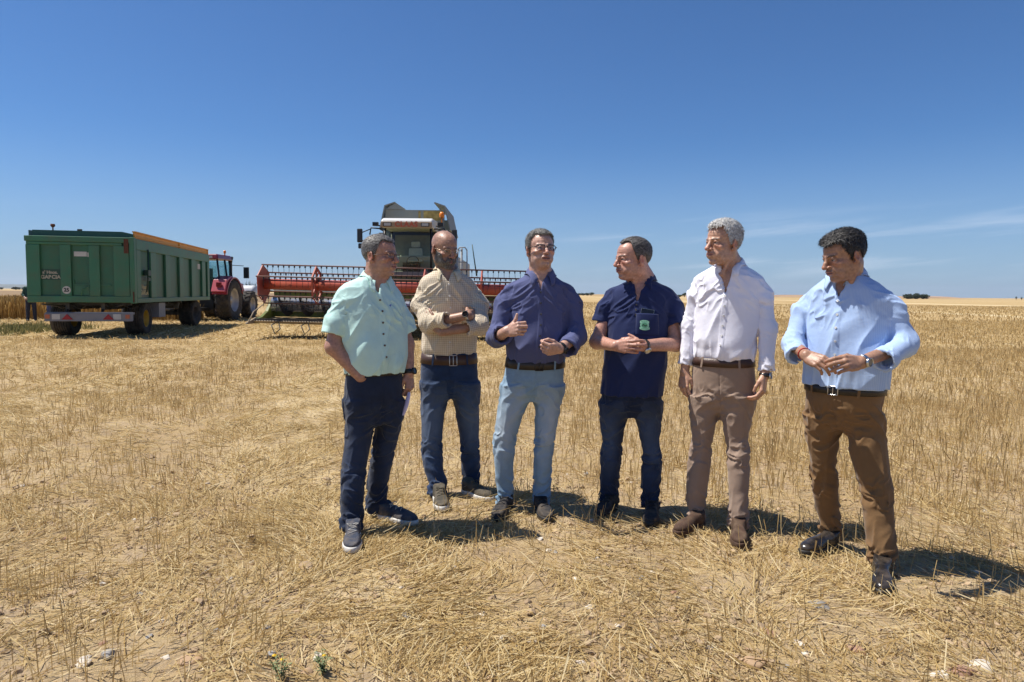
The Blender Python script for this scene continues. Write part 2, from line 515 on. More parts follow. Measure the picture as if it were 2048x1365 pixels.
def hair_material(name, dark, light, grey):
    """strand colour varies from strand to strand"""
    m, nt, b = new_mat(name); L = nt.links.new
    g = nt.nodes.new('ShaderNodeNewGeometry')
    r = nt.nodes.new('ShaderNodeValToRGB')
    r.color_ramp.elements[0].color = (*dark, 1); r.color_ramp.elements[0].position = max(0, .5 - grey)
    r.color_ramp.elements[1].color = (*light, 1); r.color_ramp.elements[1].position = min(1, 1.02 - grey * .6)
    tc = nt.nodes.new('ShaderNodeTexCoord')
    n = nt.nodes.new('ShaderNodeTexNoise'); n.inputs['Scale'].default_value = 160; n.inputs['Detail'].default_value = 4
    L(tc.outputs['Object'], n.inputs['Vector'])
    ad = nt.nodes.new('ShaderNodeMath'); ad.operation = 'MULTIPLY_ADD'; ad.inputs[1].default_value = .62; L(g.outputs['Random Per Island'], ad.inputs[0])
    m2 = nt.nodes.new('ShaderNodeMath'); m2.operation = 'MULTIPLY'; m2.inputs[1].default_value = .42; L(n.outputs['Fac'], m2.inputs[0]); L(m2.outputs[0], ad.inputs[2])
    L(ad.outputs[0], r.inputs[0]); L(r.outputs[0], b.inputs['Base Color'])
    b.inputs['Roughness'].default_value = .5; b.inputs['Specular IOR Level'].default_value = .4
    return m

class Head:
    def __init__(s, c, phi, pitch, scale, roll=0.0, **kw):
        F = np.array([math.sin(phi), -math.cos(phi), 0.]); Lx = np.array([math.cos(phi), math.sin(phi), 0.]); U = np.array([0, 0, 1.])
        F2 = F * math.cos(pitch) - U * math.sin(pitch); U2 = U * math.cos(pitch) + F * math.sin(pitch)
        L2 = Lx * math.cos(roll) + U2 * math.sin(roll); U3 = U2 * math.cos(roll) - Lx * math.sin(roll)
        s.M = np.stack([L2, F2, U3], 1); s.c = np.asarray(c, float); s.s = scale / 1000.; s.kw = kw
        s.wx = kw.get('width', 1.0)
    def W(s, x, y, z): return s.c + s.M @ (np.array([x * s.wx, y, z]) * s.s)
    def q(s, P):
        q = ((P - s.c) @ s.M) / s.s; q = np.array(q); q[..., 0] /= s.wx; return q
    def ell(s, S, c, r, k=10, rot=None, op='u'):
        M = s.M if rot is None else s.M @ rot
        p = Ell(s.W(*c), [r[0] * s.s * s.wx, r[1] * s.s, r[2] * s.s], M)
        (S.u if op == 'u' else S.sub)(p, k * s.s)
    def cone(s, S, a, b, ra, rb, k=8, op='u'):
        p = Cone(s.W(*a), s.W(*b), ra * s.s, rb * s.s)
        (S.u if op == 'u' else S.sub)(p, k * s.s)
    def base(s, S):
        g = s.kw.get
        jaw = g('jaw', 1.0); full = g('full', 1.0)
        s.ell(S, (0, -14, 36), (75, 98, 81), 12)
        s.ell(S, (0, 28, 36), (61, 62, 60), 14)
        s.ell(S, (0, 26, -24), (63 * full, 62, 70), 16)
        s.ell(S, (0, 26, -72), (53 * jaw, 52, 40), 14)
        s.ell(S, (0, 70, -97 - g('chin', 0)), (23, 19, 17), 12)
        for x in (-1, 1):
            s.ell(S, (x * 47 * jaw, 0, -60), (14, 26, 28), 14)
            s.ell(S, (x * 44, 58, -24), (20 * full, 21, 16), 12)
            s.ell(S, (x * 36, 56, -62), (18 * full * jaw, 24, 22), 14)
        s.ell(S, (0, 72, -58), (34, 29, 30), 10)
    def sculpt(s, S, neck):
        g = s.kw.get
        s.base(S)
        nl = g('nose', 1.0)
        S.cone(s.W(0, -26, -42), neck, g('neck', 58) * s.s, g('neck', 58) * s.s * 1.12, 20 * s.s)
        if g('dchin', 0): s.ell(S, (0, 24, -104), (40, 42, 20 * g('dchin', 0)), 18)
        for x in (-1, 1):
            s.cone(S, (x * 55, -24, -40), (x * 16, 10, -165), 9, 9, 26)
            s.cone(S, (x * 11, 89, 17), (x * 44, 72, 19), 9, 7, 9)          # brow ridge
            s.ell(S, (x * 31, 98, -3), (18, 15, 13), 9, op='s')           # eye socket
            s.ell(S, (x * 31, 73.5, -2), (13, 13, 13), 1.5)                 # eyeball
            s.cone(S, (x * 19, 85, 3), (x * 33, 86.5, 7.5), 3.6, 3.9, 3); s.cone(S, (x * 33, 86.5, 7.5), (x * 45, 76, 2), 3.9, 3.4, 3)
            s.cone(S, (x * 19, 83, -8), (x * 32, 84.5, -12), 3.4, 3.8, 4); s.cone(S, (x * 32, 84.5, -12), (x * 45, 75, -6), 3.8, 3.2, 4)
            s.ell(S, (x * 33, 79, -18), (14, 8, 6), 6)                      # bag under the eye
            s.cone(S, (x * 12, 91, 14), (x * 46, 77, 20), 3.6, 2.6, 4)      # brow hair
        s.cone(S, (0, 90, 10), (0, 104, -16), 8, 8.5, 8)
        s.cone(S, (0, 104, -16), (0, 112 * (.75 + .25 * nl), -32), 9, 11.5 * nl, 7)
        for x in (-1, 1):
            s.ell(S, (x * 13 * nl, 97, -35), (9.5 * nl, 11, 8.5), 5)
            s.cone(S, (x * 7, 103, -43), (x * 8, 97, -38), 3.6, 3, 2.5, op='s')
            s.cone(S, (x * 20, 97, -38), (x * 34, 86, -64), 2.6, 3.4, 8, op='s')   # fold from nose to mouth
            s.cone(S, (x * 27, 88, -72), (x * 26, 84, -88), 1.5, 2.5, 8, op='s')
        mo = g('mouth', 0.0)
        s.cone(S, (-22, 92, -59), (0, 101, -55.5), 3.6, 4.7, 5); s.cone(S, (22, 92, -59), (0, 101, -55.5), 3.6, 4.7, 5)
        s.cone(S, (-19, 91, -67 - mo), (0, 98.5, -69 - mo), 4, 5.2, 5); s.cone(S, (19, 91, -67 - mo), (0, 98.5, -69 - mo), 4, 5.2, 5)
        s.cone(S, (-25, 92, -63 - mo * .5), (0, 106, -62 - mo * .5), 1.8, 2.2 + mo * .5, 2, op='s'); s.cone(S, (25, 92, -63 - mo * .5), (0, 106, -62 - mo * .5), 1.8, 2.2 + mo * .5, 2, op='s')
        s.cone(S, (-14, 95, -80 - mo), (14, 95, -80 - mo), 4, 4, 9, op='s')
        for x in (-1, 1):
            a = R(24) * x; t = R(-14)
            Rz = np.array([[math.cos(a), math.sin(a), 0], [-math.sin(a), math.cos(a), 0], [0, 0, 1]])
            Rx = np.array([[1, 0, 0], [0, math.cos(t), -math.sin(t)], [0, math.sin(t), math.cos(t)]])
            rot = Rz @ Rx
            s.ell(S, (x * 78, -14, -8), (7.5, 20, 32), 4, rot)
            s.ell(S, (x * 86, -12, -4), (7, 12, 19), 3, rot, op='s')
            s.ell(S, (x * 76, -2, -10), (7, 6, 9), 4)
            s.ell(S, (x * 76, -4, -33), (6, 9, 9), 5)
    def forehead_disp(s, q):
        z = q[..., 2]; w = np.exp(-((q[..., 0] / 40) ** 2)) * sstep(60, 80, q[..., 1]) * sstep(24, 34, z) * (1 - sstep(66, 80, z))
        return np.sin(z / 2.1 + np.sin(q[..., 0] / 17) * .8) * .0006 * w
    HL = ((0, 80), (28, 84), (42, 92), (52, 72), (64, 36), (74, 5), (82, -12), (90, -2), (97, 22), (112, 20), (128, -12), (145, -50), (180, -62))
    def hairline(s, q):
        al = np.degrees(np.arctan2(np.abs(q[..., 0]), q[..., 1] + 12))
        hl = s.kw.get('hl', s.HL)
        return np.interp(al, [h[0] for h in hl], [h[1] for h in hl]), al
    def hair_t(s, q):
        zh, al = s.hairline(q); z = q[..., 2]
        nz = vnoise(q / 9.0, 3) - .5
        return sstep(-4, 9, z - zh + nz * 10), al

def head_color(h, P, col, sp):
    """skin colour of the head in linear RGB, by place on the face"""
    q = h.q(P); x, y, z = q[:, 0], q[:, 1], q[:, 2]; ax = np.abs(x)
    c = np.tile(np.asarray(col, float), (len(P), 1))
    red = np.exp(-(((ax - 0) / 16) ** 2 + ((z + 32) / 14) ** 2)) * (y > 80) + .7 * np.exp(-(((ax - 45) / 18) ** 2 + ((z + 24) / 16) ** 2)) * (y > 20) + 1.0 * (ax > 70) * (y < 12) * np.exp(-((z + 8) / 34) ** 2)
    c = c * (1 + red[:, None] * np.array([.06, -.16, -.18]))
    hairc = np.asarray(sp.get('browc', (.09, .075, .065)))
    nz = fbm(q / 4.0, 17, 2); nz2 = fbm(q / 14.0, 5, 2)
    # shaved beard / beard
    bd = sp.get('beard', .25); bc = np.asarray(sp.get('beardc', (.20, .15, .13)))
    reg = sstep(-30, -46, z - np.clip(ax - 30, 0, 60) * .42 + 0) * sstep(-25, 20, y) * (1 - np.exp(-((ax / 9) ** 2 + ((z + 48) / 3) ** 2)) * 0)
    reg *= 1 - sstep(-112, -128, z)
    reg = reg * (1 - .85 * np.exp(-(((ax - 44) / 15) ** 2 + ((z + 46) / 16) ** 2)))
    k = np.clip(reg * bd * (.5 + nz), 0, 1)[:, None]; c = c * (1 - k) + bc * k
    # lips
    mo = h.kw.get('mouth', 0.0)
    lip = np.clip(1.3 - np.sqrt((x / 23) ** 2 + ((z + 63 + mo * .5) / (8.5 + mo * .6)) ** 2), 0, .35) / .35 * (y > 82)
    k = lip[:, None] * .75; c = c * (1 - k) + np.asarray(sp.get('lipc', (.36, .14, .12))) * k
    mth = np.exp(-((z + 62.5 + mo * .5) / (1.6 + mo * .5)) ** 2) * (ax < 24) * (y > 84)
    c = c * (1 - .75 * mth[:, None])
    # eyebrows
    bz = 14 + np.interp(ax, [8, 25, 48], [0, 6, 5])
    br = np.exp(-((z - bz) / 3.6) ** 2) * sstep(7, 13, ax) * (1 - sstep(44, 52, ax)) * (y > 55)
    k = np.clip(br * (.35 + nz) * sp.get('brow', 1.0), 0, .92)[:, None]; c = c * (1 - k) + hairc * k
    # eyes
    for sx in (-1, 1):
        e = q - np.array([sx * 31, 73.5, -2]); r = np.linalg.norm(e, axis=1)
        on = (r < 14.2) & (e[:, 1] > 4) & (e[:, 2] < 2.6) & (e[:, 2] > -4.4)
        d = e / r[:, None]; gz = nrm([sp.get('gaze', 0.0), 1, sp.get('gazez', -.06)])
        dot = d @ gz
        c[on] = (.36, .31, .28)
        c[on & (dot > .90)] = (.075, .045, .03)
        c[on & (dot > .975)] = (.01, .01, .01)
        lash = (r < 15.5) & (e[:, 1] > 2) & (np.abs(e[:, 2] - 3.4) < 1.3)
        c[lash] *= .35
        sk = np.exp(-((np.linalg.norm((q - np.array([sx * 31, 82, -10])) / np.array([20, 30, 11]), axis=1)) ** 2)) * ~on
        c *= (1 - .16 * sk[:, None] * np.array([.7, 1, .9]))
    # scalp shadow of shaved hair
    sh = sp.get('scalp', 0)
    if sh:
        t, al = h.hair_t(q); k = (t * sh * (.5 + nz))[:, None]; c = c * (1 - k) + np.array([.2, .15, .13]) * k
    c *= (.84 + .32 * nz2)[:, None]
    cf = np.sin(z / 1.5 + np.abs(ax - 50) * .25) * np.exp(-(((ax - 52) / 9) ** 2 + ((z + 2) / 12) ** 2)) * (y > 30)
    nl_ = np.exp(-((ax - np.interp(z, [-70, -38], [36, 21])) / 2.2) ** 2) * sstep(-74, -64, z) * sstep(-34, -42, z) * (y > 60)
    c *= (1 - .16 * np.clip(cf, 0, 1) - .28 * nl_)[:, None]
    return c

def hand(S, wrist, ydir, zdir, right, curls=None, spread=1.0, thumb=None, scale=1.0, k=.005):
    """five separate fingers on a palm; curls: per finger (mcp, pip, dip) degrees towards the palm; returns frame function"""
    y = nrm(ydir); z = np.asarray(zdir, float); z = nrm(z - y * (z @ y)); x = np.cross(y, z)
    if right: x = -x
    wrist = np.asarray(wrist, float); sc = scale / 1000.
    def W(p): return wrist + (x * p[0] + y * p[1] + z * p[2]) * sc
    G = SDF()
    mc = [(27, 88, 2), (7, 93, 4), (-13, 88, 3), (-30, 79, -1)]
    for i, (m, r) in enumerate(zip(mc, (11.5, 11.5, 11, 10))):
        b = (m[0] * .55, 4, -2)
        G.cone(W(b), W(m), 15 * sc, r * sc, 10 * sc)
    G.ell(W((0, 48, -4)), np.array([34, 42, 13]) * sc, np.stack([x, y, z], 1), 10 * sc)
    G.cone(W((-24, 22, -9)), W((-30, 62, -7)), 12 * sc, 11 * sc, 9 * sc)
    curls = curls or [(25, 30, 15)] * 4
    lens = [(43, 26, 19), (47, 29, 20), (43, 27, 20), (34, 20, 18)]
    rad = [(10.4, 9.4, 8.8, 7.4), (10.6, 9.6, 9.0, 7.6), (10.1, 9.2, 8.6, 7.2), (9.0, 8.0, 7.5, 6.4)]
    tips = []
    for i in range(4):
        sp = math.radians((1.5 - i) * 5.0 * spread); p = np.array(mc[i], float); a = 0
        for j in range(3):
            a += math.radians(curls[i][j])
            d = np.array([math.sin(sp) * math.cos(a), math.cos(sp) * math.cos(a), -math.sin(a)])
            p2 = p + d * lens[i][j]
            G.cone(W(p), W(p2), rad[i][j] * sc, rad[i][j + 1] * sc, 2.2 * sc if j else 5 * sc)
            p = p2
        tips.append(W(p))
    t = thumb or [(46, 46, -16), (56, 74, -26), (56, 98, -34)]
    G.cone(W((18, 16, -8)), W(t[0]), 16 * sc, 12.5 * sc, 10 * sc)
    G.cone(W(t[0]), W(t[1]), 11 * sc, 10 * sc, 4 * sc)
    G.cone(W(t[1]), W(t[2]), 10.2 * sc, 7.8 * sc, 3 * sc)
    S.u(G.fin(), 9 * sc)
    return W, tips

FIST = [(62, 88, 55), (66, 92, 55), (70, 92, 55), (72, 90, 55)]
RELAX = [(22, 32, 18), (28, 38, 20), (34, 42, 22), (38, 44, 24)]

def ringband(axis_p, axis_d, r0, w, th, n=40, squash=(1, 1), up=None):
    """flat band round a wrist: returns verts, faces"""
    d = nrm(axis_d); u = nrm(np.cross(d, up if up is not None else [0.2, .3, .9])); v = np.cross(d, u)
    vs = []; fs = []
    for i in range(n):
        t = 2 * math.pi * i / n; e = u * math.cos(t) * squash[0] + v * math.sin(t) * squash[1]
        for (r, o) in ((r0, -w / 2), (r0 + th, -w / 2 * .9), (r0 + th, w / 2 * .9), (r0, w / 2)): vs.append(axis_p + e * r + d * o)
    for i in range(n):
        j = (i + 1) % n
        for k in range(4): fs.append((i * 4 + k, i * 4 + (k + 1) % 4, j * 4 + (k + 1) % 4, j * 4 + k))
    return vs, fs

def disc(c, nrm_, r, th, n=28, ring=None):
    d = nrm(nrm_); u = nrm(np.cross(d, [.3, .2, .93])); v = np.cross(d, u); vs = []; fs = []
    for o, rr in ((-.001, r), (th, r), (th, r * .92)) if ring is None else ((-.001, r), (th, r), (th, ring), (th * .6, ring)):
        for i in range(n):
            t = 2 * math.pi * i / n; vs.append(c + d * o + (u * math.cos(t) + v * math.sin(t)) * rr)
    k = len(vs) // n
    for j in range(k - 1):
        for i in range(n): fs.append((j * n + i, j * n + (i + 1) % n, (j + 1) * n + (i + 1) % n, (j + 1) * n + i))
    fs.append(tuple((k - 1) * n + i for i in range(n)))
    return vs, fs
def evp(S, P):
    P = np.asarray(P, float).reshape(-1, 3)
    return S.ev(P[:, None].astype(F32), P, 0.0)[:, 0]

def grad(S, P, e=.003):
    P = np.asarray(P, float).reshape(-1, 3); g = []
    for i in range(3):
        d = np.zeros(3); d[i] = e; g.append(evp(S, P + d) - evp(S, P - d))
    g = np.stack(g, -1); return g / (np.linalg.norm(g, axis=1, keepdims=True) + 1e-9)

def snap(S, P, off, it=3):
    P = np.asarray(P, float).reshape(-1, 3).copy()
    for _ in range(it): P -= grad(S, P) * (evp(S, P) - off)[:, None]
    return P

class Person:
    def __init__(s, sp):
        s.sp = sp; D = sp['D']; s.th = math.atan((sp['px'] - 1024) / FPX); s.phi = R(sp['phi'])
        s.F = np.array([math.sin(s.phi), -math.cos(s.phi), 0]); s.Lx = np.array([math.cos(s.phi), math.sin(s.phi), 0])
        s.base = at(sp['px'], 600, D); s.base[2] = 0
        s.out = {}
    def p(s, q): return at(q[0], q[1], s.sp['D'] + (q[2] if len(q) > 2 else 0))
    def loft(s, rows, n=2.0, phi=None, off=0.0):
        phi = s.phi if phi is None else phi; psi = phi + s.th; out = []
        for r in rows:
            py, l, rr, rf, rb = r[:5]; dd = r[5] if len(r) > 5 else 0
            c = s.p(((l + rr) / 2, py, dd)); Y = s.sp['D'] + dd
            w = (rr - l) / 2 * Y / FPX * math.cos(s.th) * .955; ra = (rf + rb) / 2
            rx = math.sqrt(max((w * w - (ra * math.sin(psi)) ** 2) / math.cos(psi) ** 2, (.62 * w) ** 2))
            out.append((c[2], c[0], c[1], rx, rf, rb))
        return Loft(out, phi, n, off)
    def legloft(s, rows, phi, k=1.06):
        out = []
        for r in rows:
            py, l, rr, dd = r[:4]
            c = s.p(((l + rr) / 2, py, dd)); w = (rr - l) / 2 * (s.sp['D'] + dd) / FPX * math.cos(s.th) * .975
            kk = r[4] if len(r) > 4 else k
            out.append((c[2], c[0], c[1], w, w * kk, w * kk))
        return Loft(out, phi, 2.0)

    def run(s):
        sp = s.sp; hs = 1.6 if DRAFT else 1.0
        T = s.loft(sp['torso'], sp.get('tn', 2.35)); s.T = T
        neck = s.p(sp['neck'])
        hd = sp['head']; h = s.h = Head(s.p(hd['at']), R(hd['phi']), R(hd.get('pitch', 0)), hd.get('scale', 1.0), R(hd.get('roll', 0)), **hd.get('kw', {}))
        # ---------- shirt
        S = SDF(); S.u(T, .01)
        sleeves = []
        for side in 'RL':
            a = sp['sleeve' + side]; pts = [s.p(q) for q in a['pts']]; G = SDF(); G.chain(pts, a['rad'], a.get('k', .03))
            end = pts[-1]; dr = nrm(pts[-1] - pts[-2])
            if 'cut' in a: dr = nrm(dr + np.asarray(a['cut']))
            G.inter(Half(end, dr), .004)
            if a.get('cuff'):
                ln, ex = a['cuff']; c0 = end - dr * ln
                K = SDF(); K.cone(c0, end + dr * .01, a['rad'][-1] + ex * .8, a['rad'][-1] + ex, .003); K.inter(Half(end, dr), .005); K.inter(Half(c0, -dr), .005)
                G.u(K.fin(), .002)
            r_in = a['rad'][-1] - .006 + (a['cuff'][1] * .5 if a.get('cuff') else 0)
            sleeves.append((pts, a, end, dr, r_in))
            zs = pts[0][2]; S.u(G.fin(), (lambda Q, zs=zs: (.0035 + .030 * sstep(zs - .13, zs - .02, Q[..., 2])).astype(F32)))
        for pts, a, end, dr, r_in in sleeves: S.sub(Cone(end - dr * .05, end + dr * .05, r_in - .006, r_in + .004), .004)
        # neck opening
        vz = s.p(sp['v'])[2]; cz = neck[2] + .0; wv = sp.get('vw', .045)
        lo, hi = T.lo.copy(), T.hi.copy(); lo[2] = vz - .03
        phiv = s.phi + R(sp.get('vturn', 0))
        def vcut(P):
            a, b, rx, rf, rb = T.local(P)
            t = (P[..., 2] - vz) / max(cz - vz, .02)
            return np.maximum(np.abs(a - sp.get('va', 0)) - wv * np.clip(t, -1, 1.4), np.maximum((vz - P[..., 2]), -b))
        S.sub(Fn(vcut, lo, hi), .002)
        S.sub(Cone(neck - [0, 0, .01], h.W(0, -26, -42), .064 * hd.get('scale', 1), .06 * hd.get('scale', 1)), .01)
        zones = []
        for z in sp.get('folds', []):
            c = s.p(z[0]); zones.append((c, z[1], z[2], z[3], z[4], z[5] if len(z) > 5 else 1))
        zb = T.z[0]; plk = sp.get('placket', .016); pb = sp.get('placket_to', -9)
        def sdisp(P):
            d = np.maximum(folds(P, zones), -.0045)
            a, b, rx, rf, rb = T.local(P)
            dT = np.abs(T.d(P)); ok = (b > 0) & (dT < .02) & (P[:, 2] < cz) & (P[:, 2] > (zb if isinstance(pb, int) else s.p(pb)[2]))
            a = a - sp.get('va', 0)
            d = d + np.where(ok, .0022 * (sstep(plk + .002, plk - .001, np.abs(a))) - .0012 * np.exp(-((np.abs(a) - plk - .001) / .0018) ** 2), 0)
            for pts, ar, end, dr, r_in in sleeves:
                ax_ = nrm(nrm(pts[1] - pts[0]) + s.Lx * (.9 if pts is sleeves[1][0] else -.9)); q = P - pts[0]; t = q @ ax_
                nr = np.linalg.norm(q, axis=1) < .125
                d = d - np.where(nr, .0018 * np.exp(-((t - .012) / .003) ** 2) - .0016 * sstep(.035, .014, t) * sstep(.006, .014, t), 0)
            if 'pocket' in sp:
                pa, pz, pw, ph = sp['pocket']; q = np.maximum(np.abs(a - pa) - pw, np.abs(P[:, 2] - pz) - ph)
                d = d + np.where(b > 0, .0018 * sstep(.001, -.002, q) - .001 * np.exp(-((q) / .0018) ** 2), 0)
            return d
        S.disp = sdisp; s.S = S
        V, Fc = surfnet(S, .0042 * hs); V, Fc, _ = compact(V, Fc)
        # cloth coordinates
        a, b, rx, rf, rb = T.local(V); uv = np.stack([np.where(b > 0, a, .3 + a), V[:, 2], 0 * a], -1); best = np.abs(T.d(V))
        best = np.where(best < .012, 0, best)
        for pts, ar, end, dr, r_in in sleeves:
            tt = 0.0
            for i in range(len(pts) - 1):
                p0, p1 = pts[i], pts[i + 1]; ax = nrm(p1 - p0); ln = np.linalg.norm(p1 - p0)
                dd = np.abs(Cone(p0, p1, ar['rad'][i], ar['rad'][i + 1]).d(V.astype(F32)))
                m = dd < best
                q = V - p0; u = nrm(np.cross(ax, [.1, 1, .2])); w = np.cross(ax, u)
                ang = np.arctan2(q @ w, q @ u) * .055
                uv[m] = np.stack([ang, tt + q @ ax, 0 * ang], -1)[m]; best = np.minimum(best, dd); tt += ln
        s.out['shirt'] = (V, Fc, {'fuv': uv})
        # ---------- collar
        s.collar(S, neck, T)
        # ---------- skin
        B = SDF()
        zt = T.z; B.u(T.offset(-.015), .01)
        for side in 'RL':
            a = sp['arm' + side]; pts = [s.p(q) for q in a['pts']]; B.chain(pts, a['rad'], .02)
            hn = sp['hand' + side]
            if hn:
                w = pts[-1]; y = s.p(hn['to']) - w
                s.out['handW' + side] = hand(B, w, y, hn['n'], side == 'R', hn.get('curls'), hn.get('spread', 1), hn.get('thumb'), hn.get('scale', 1.0))
        h.sculpt(B, neck)
        B.cone(neck + [0, 0, .0], neck - [0, 0, .1], .062 * hd.get('scale', 1), .08, .03)
        def bdisp(P):
            q = h.q(P); m = (np.abs(q) < 150).all(1); d = np.zeros(len(P), F32)
            if m.any(): d[m] = h.forehead_disp(q[m]) + (vnoise(q[m] / 11., 4) - .5) * .0012
            return d
        B.disp = bdisp
        lo, hi = B.bounds(); lo[2] = max(lo[2], s.p(sp['torso'][-3])[2] - .02 if not sp.get('low') else lo[2])
        for side in 'RL':
            for q in sp['arm' + side]['pts']: lo[2] = min(lo[2], s.p(q)[2] - .19)
        V, Fc = surfnet(B, .0026 * hs, lo, hi); V, Fc, _ = compact(V, Fc)
        col = np.tile(np.asarray(sp['skin'], float), (len(V), 1)); hm = (np.abs(h.q(V)) < [100, 140, 150]).all(1) & (h.q(V)[:, 2] > -135)
        col[~hm] *= (.92 + .16 * fbm(V[~hm] / .03, 9, 2))[:, None]
        for side in 'RL':      # knuckles and finger tips a little redder
            if 'handW' + side in s.out:
                for t in s.out['handW' + side][1]:
                    k = np.exp(-(np.linalg.norm(V - t, axis=1) / .014) ** 2)[:, None]; col = col * (1 - k * np.array([-.06, .12, .12]))
        col[hm] = head_color(h, V[hm], sp['skin'], sp.get('face', {}))
        s.out['body'] = (V, Fc, {'Col': col})
        # ---------- hair
        if sp.get('hair'): s.out['hair'] = s.hair(sp['hair'])
        if sp.get('beard_hair'): s.out['beard'] = s.hair(sp['beard_hair'], True)
        # ---------- trousers
        Pv = s.loft(sp['pelvis'], 2.2); s.Pv = Pv; Tr = SDF(); Tr.u(Pv, .01)
        legs = {}
        for side in 'RL':
            legs[side] = s.legloft(sp['leg' + side], R(sp.get('lphi' + side, sp['phi']))); Tr.u(legs[side], sp.get('legk', .035))
        zones2 = []
        for z in sp.get('tfolds', []):
            c = s.p(z[0]); zones2.append((c, z[1], z[2], z[3], z[4], z[5] if len(z) > 5 else 1))
        crz = s.p(sp['crotch'])[2]; wz = Pv.z[-1]
        def tdisp(P):
            d = folds(P, zones2)
            a, b, rx, rf, rb = Pv.local(P); z = P[:, 2]
            fr = (b > 0) & (z > crz - .02)
            d -= np.where(fr, .0035 * np.exp(-(a / .0028) ** 2), 0)
            d -= np.where(fr & (z > wz - .17), .0015 * np.exp(-((a - .03 * sstep(wz - .17, wz - .12, z)) / .0025) ** 2), 0)
            pk = (np.abs(a) / (rx + 1e-6)); zc = wz - .035 - .085 * sstep(.52, .93, pk)
            d -= np.where((b > 0) & (pk > .5) & (z > wz - .16), .002 * np.exp(-((z - zc) / .004) ** 2), 0)
            d -= np.where((z > crz) & (np.abs(b) < .006) , .0015, 0)
            for sd in 'RL':
                z0 = legs[sd].z[0]
                d += np.where(np.abs(z - z0 - .022) < .0015, -.0012, 0) * (np.abs(legs[sd].d(P)) < .02)
            return d
        Tr.disp = tdisp
        V, Fc = surfnet(Tr, .0045 * hs); V, Fc, _ = compact(V, Fc)
        fade = np.zeros(len(V))
        for sd in 'RL':
            a, b, rx, rf, rb = legs[sd].local(V); z = V[:, 2]; kz = crz - .18
            fade += np.clip(b / rf, 0, 1) ** 1.5 * np.exp(-((z - kz) / .22) ** 2) * (np.abs(legs[sd].d(V)) < .03) * (legs[sd].z[0] < z)
        fade = np.clip(fade * (.6 + .6 * fbm(V / .05, 3, 3)), 0, 1) * sp.get('fade', 0)
        a, b, rx, rf, rb = Pv.local(V)
        s.out['trousers'] = (V, Fc, {'fuv': np.stack([a, V[:, 2], fade], -1)})
        # ---------- shoes
        for side in 'RL': s.out['shoe' + side] = s.shoe(sp['shoe' + side], hs)
        return s

    def collar(s, S, neck, T):
        sp = s.sp; co = sp.get('collar', {})
        rr = co.get('r', .070); a0 = math.asin(min(.92, sp.get('vw', .045) * .80 / rr)); nA, nC = 64, 10
        hd = s.h; ax = nrm(hd.W(0, -26, -42) - neck); up = nrm(np.array([0, 0, 1.]) + ax * .5)
        stand = co.get('stand', .034); drop = co.get('drop', .048); point = co.get('point', .03)
        P = np.zeros((nA, nC, 3))
        for i in range(nA):
            al = a0 + (2 * math.pi - 2 * a0) * i / (nA - 1)
            fr = .5 + .5 * math.cos(al)                       # 1 front .. 0 back
            e = s.F * math.cos(al) + s.Lx * math.sin(al)
            base = neck + np.array([0, 0, co.get('back', .018) * (1 - fr) - co.get('front', .040) * fr ** 1.5])
            pt = max(0., 1 - min(i, nA - 1 - i) / (nA * .17)); pt = pt * pt * (3 - 2 * pt)
            r_fold = rr * (1 + .02 * fr); fold = base + e * r_fold + up * stand * (1 - .35 * pt)
            inner = base + e * (rr - .001) - up * .004
            tang = -s.Lx * math.sin(al) * 0 + s.F * .5
            edge = base + e * (rr + .016 + .016 * (1 - fr)) - up * (drop - stand * .9 + point * pt) + (s.F * .012 * pt + (s.Lx * (1 if i < nA / 2 else -1)) * co.get('splay', .012) * pt)
            for j in range(nC):
                if j <= 2: q = inner + (fold - inner) * (j / 3)
                elif j == 3: q = fold + up * .0015
                elif j == 4: q = fold + e * .004
                else:
                    t = (j - 4) / (nC - 1 - 4); f2 = fold + e * .004
                    q = f2 + (edge - f2) * t + e * .006 * math.sin(math.pi * t)
                P[i, j] = q
        sd = S.disp; S.disp = None
        fl = P[:, 4:].reshape(-1, 3)
        for _ in range(2):
            d = evp(S, fl); g = grad(S, fl); m = d < .009
            fl[m] += g[m] * (.009 - d[m])[:, None]
        tgt = fl.copy(); d = evp(S, fl); g = grad(S, fl)
        w = np.repeat((np.linspace(0, 1, nC - 4) ** 1.5)[None], nA, 0).reshape(-1)
        tgt -= g * (np.clip(d - .010, 0, .03) * w * .75)[:, None]
        P[:, 4:] = tgt.reshape(nA, nC - 4, 3)
        S.disp = sd
        idx = np.arange(nA * nC).reshape(nA, nC)
        Fc = np.stack([idx[:-1, :-1], idx[1:, :-1], idx[1:, 1:], idx[:-1, 1:]], -1).reshape(-1, 4)
        V = P.reshape(-1, 3); uv = np.stack([np.repeat(np.arange(nA), nC) * .006, np.tile(np.arange(nC), nA) * .006, np.zeros(nA * nC)], -1)
        s.out['collar'] = (V, Fc, {'fuv': uv})

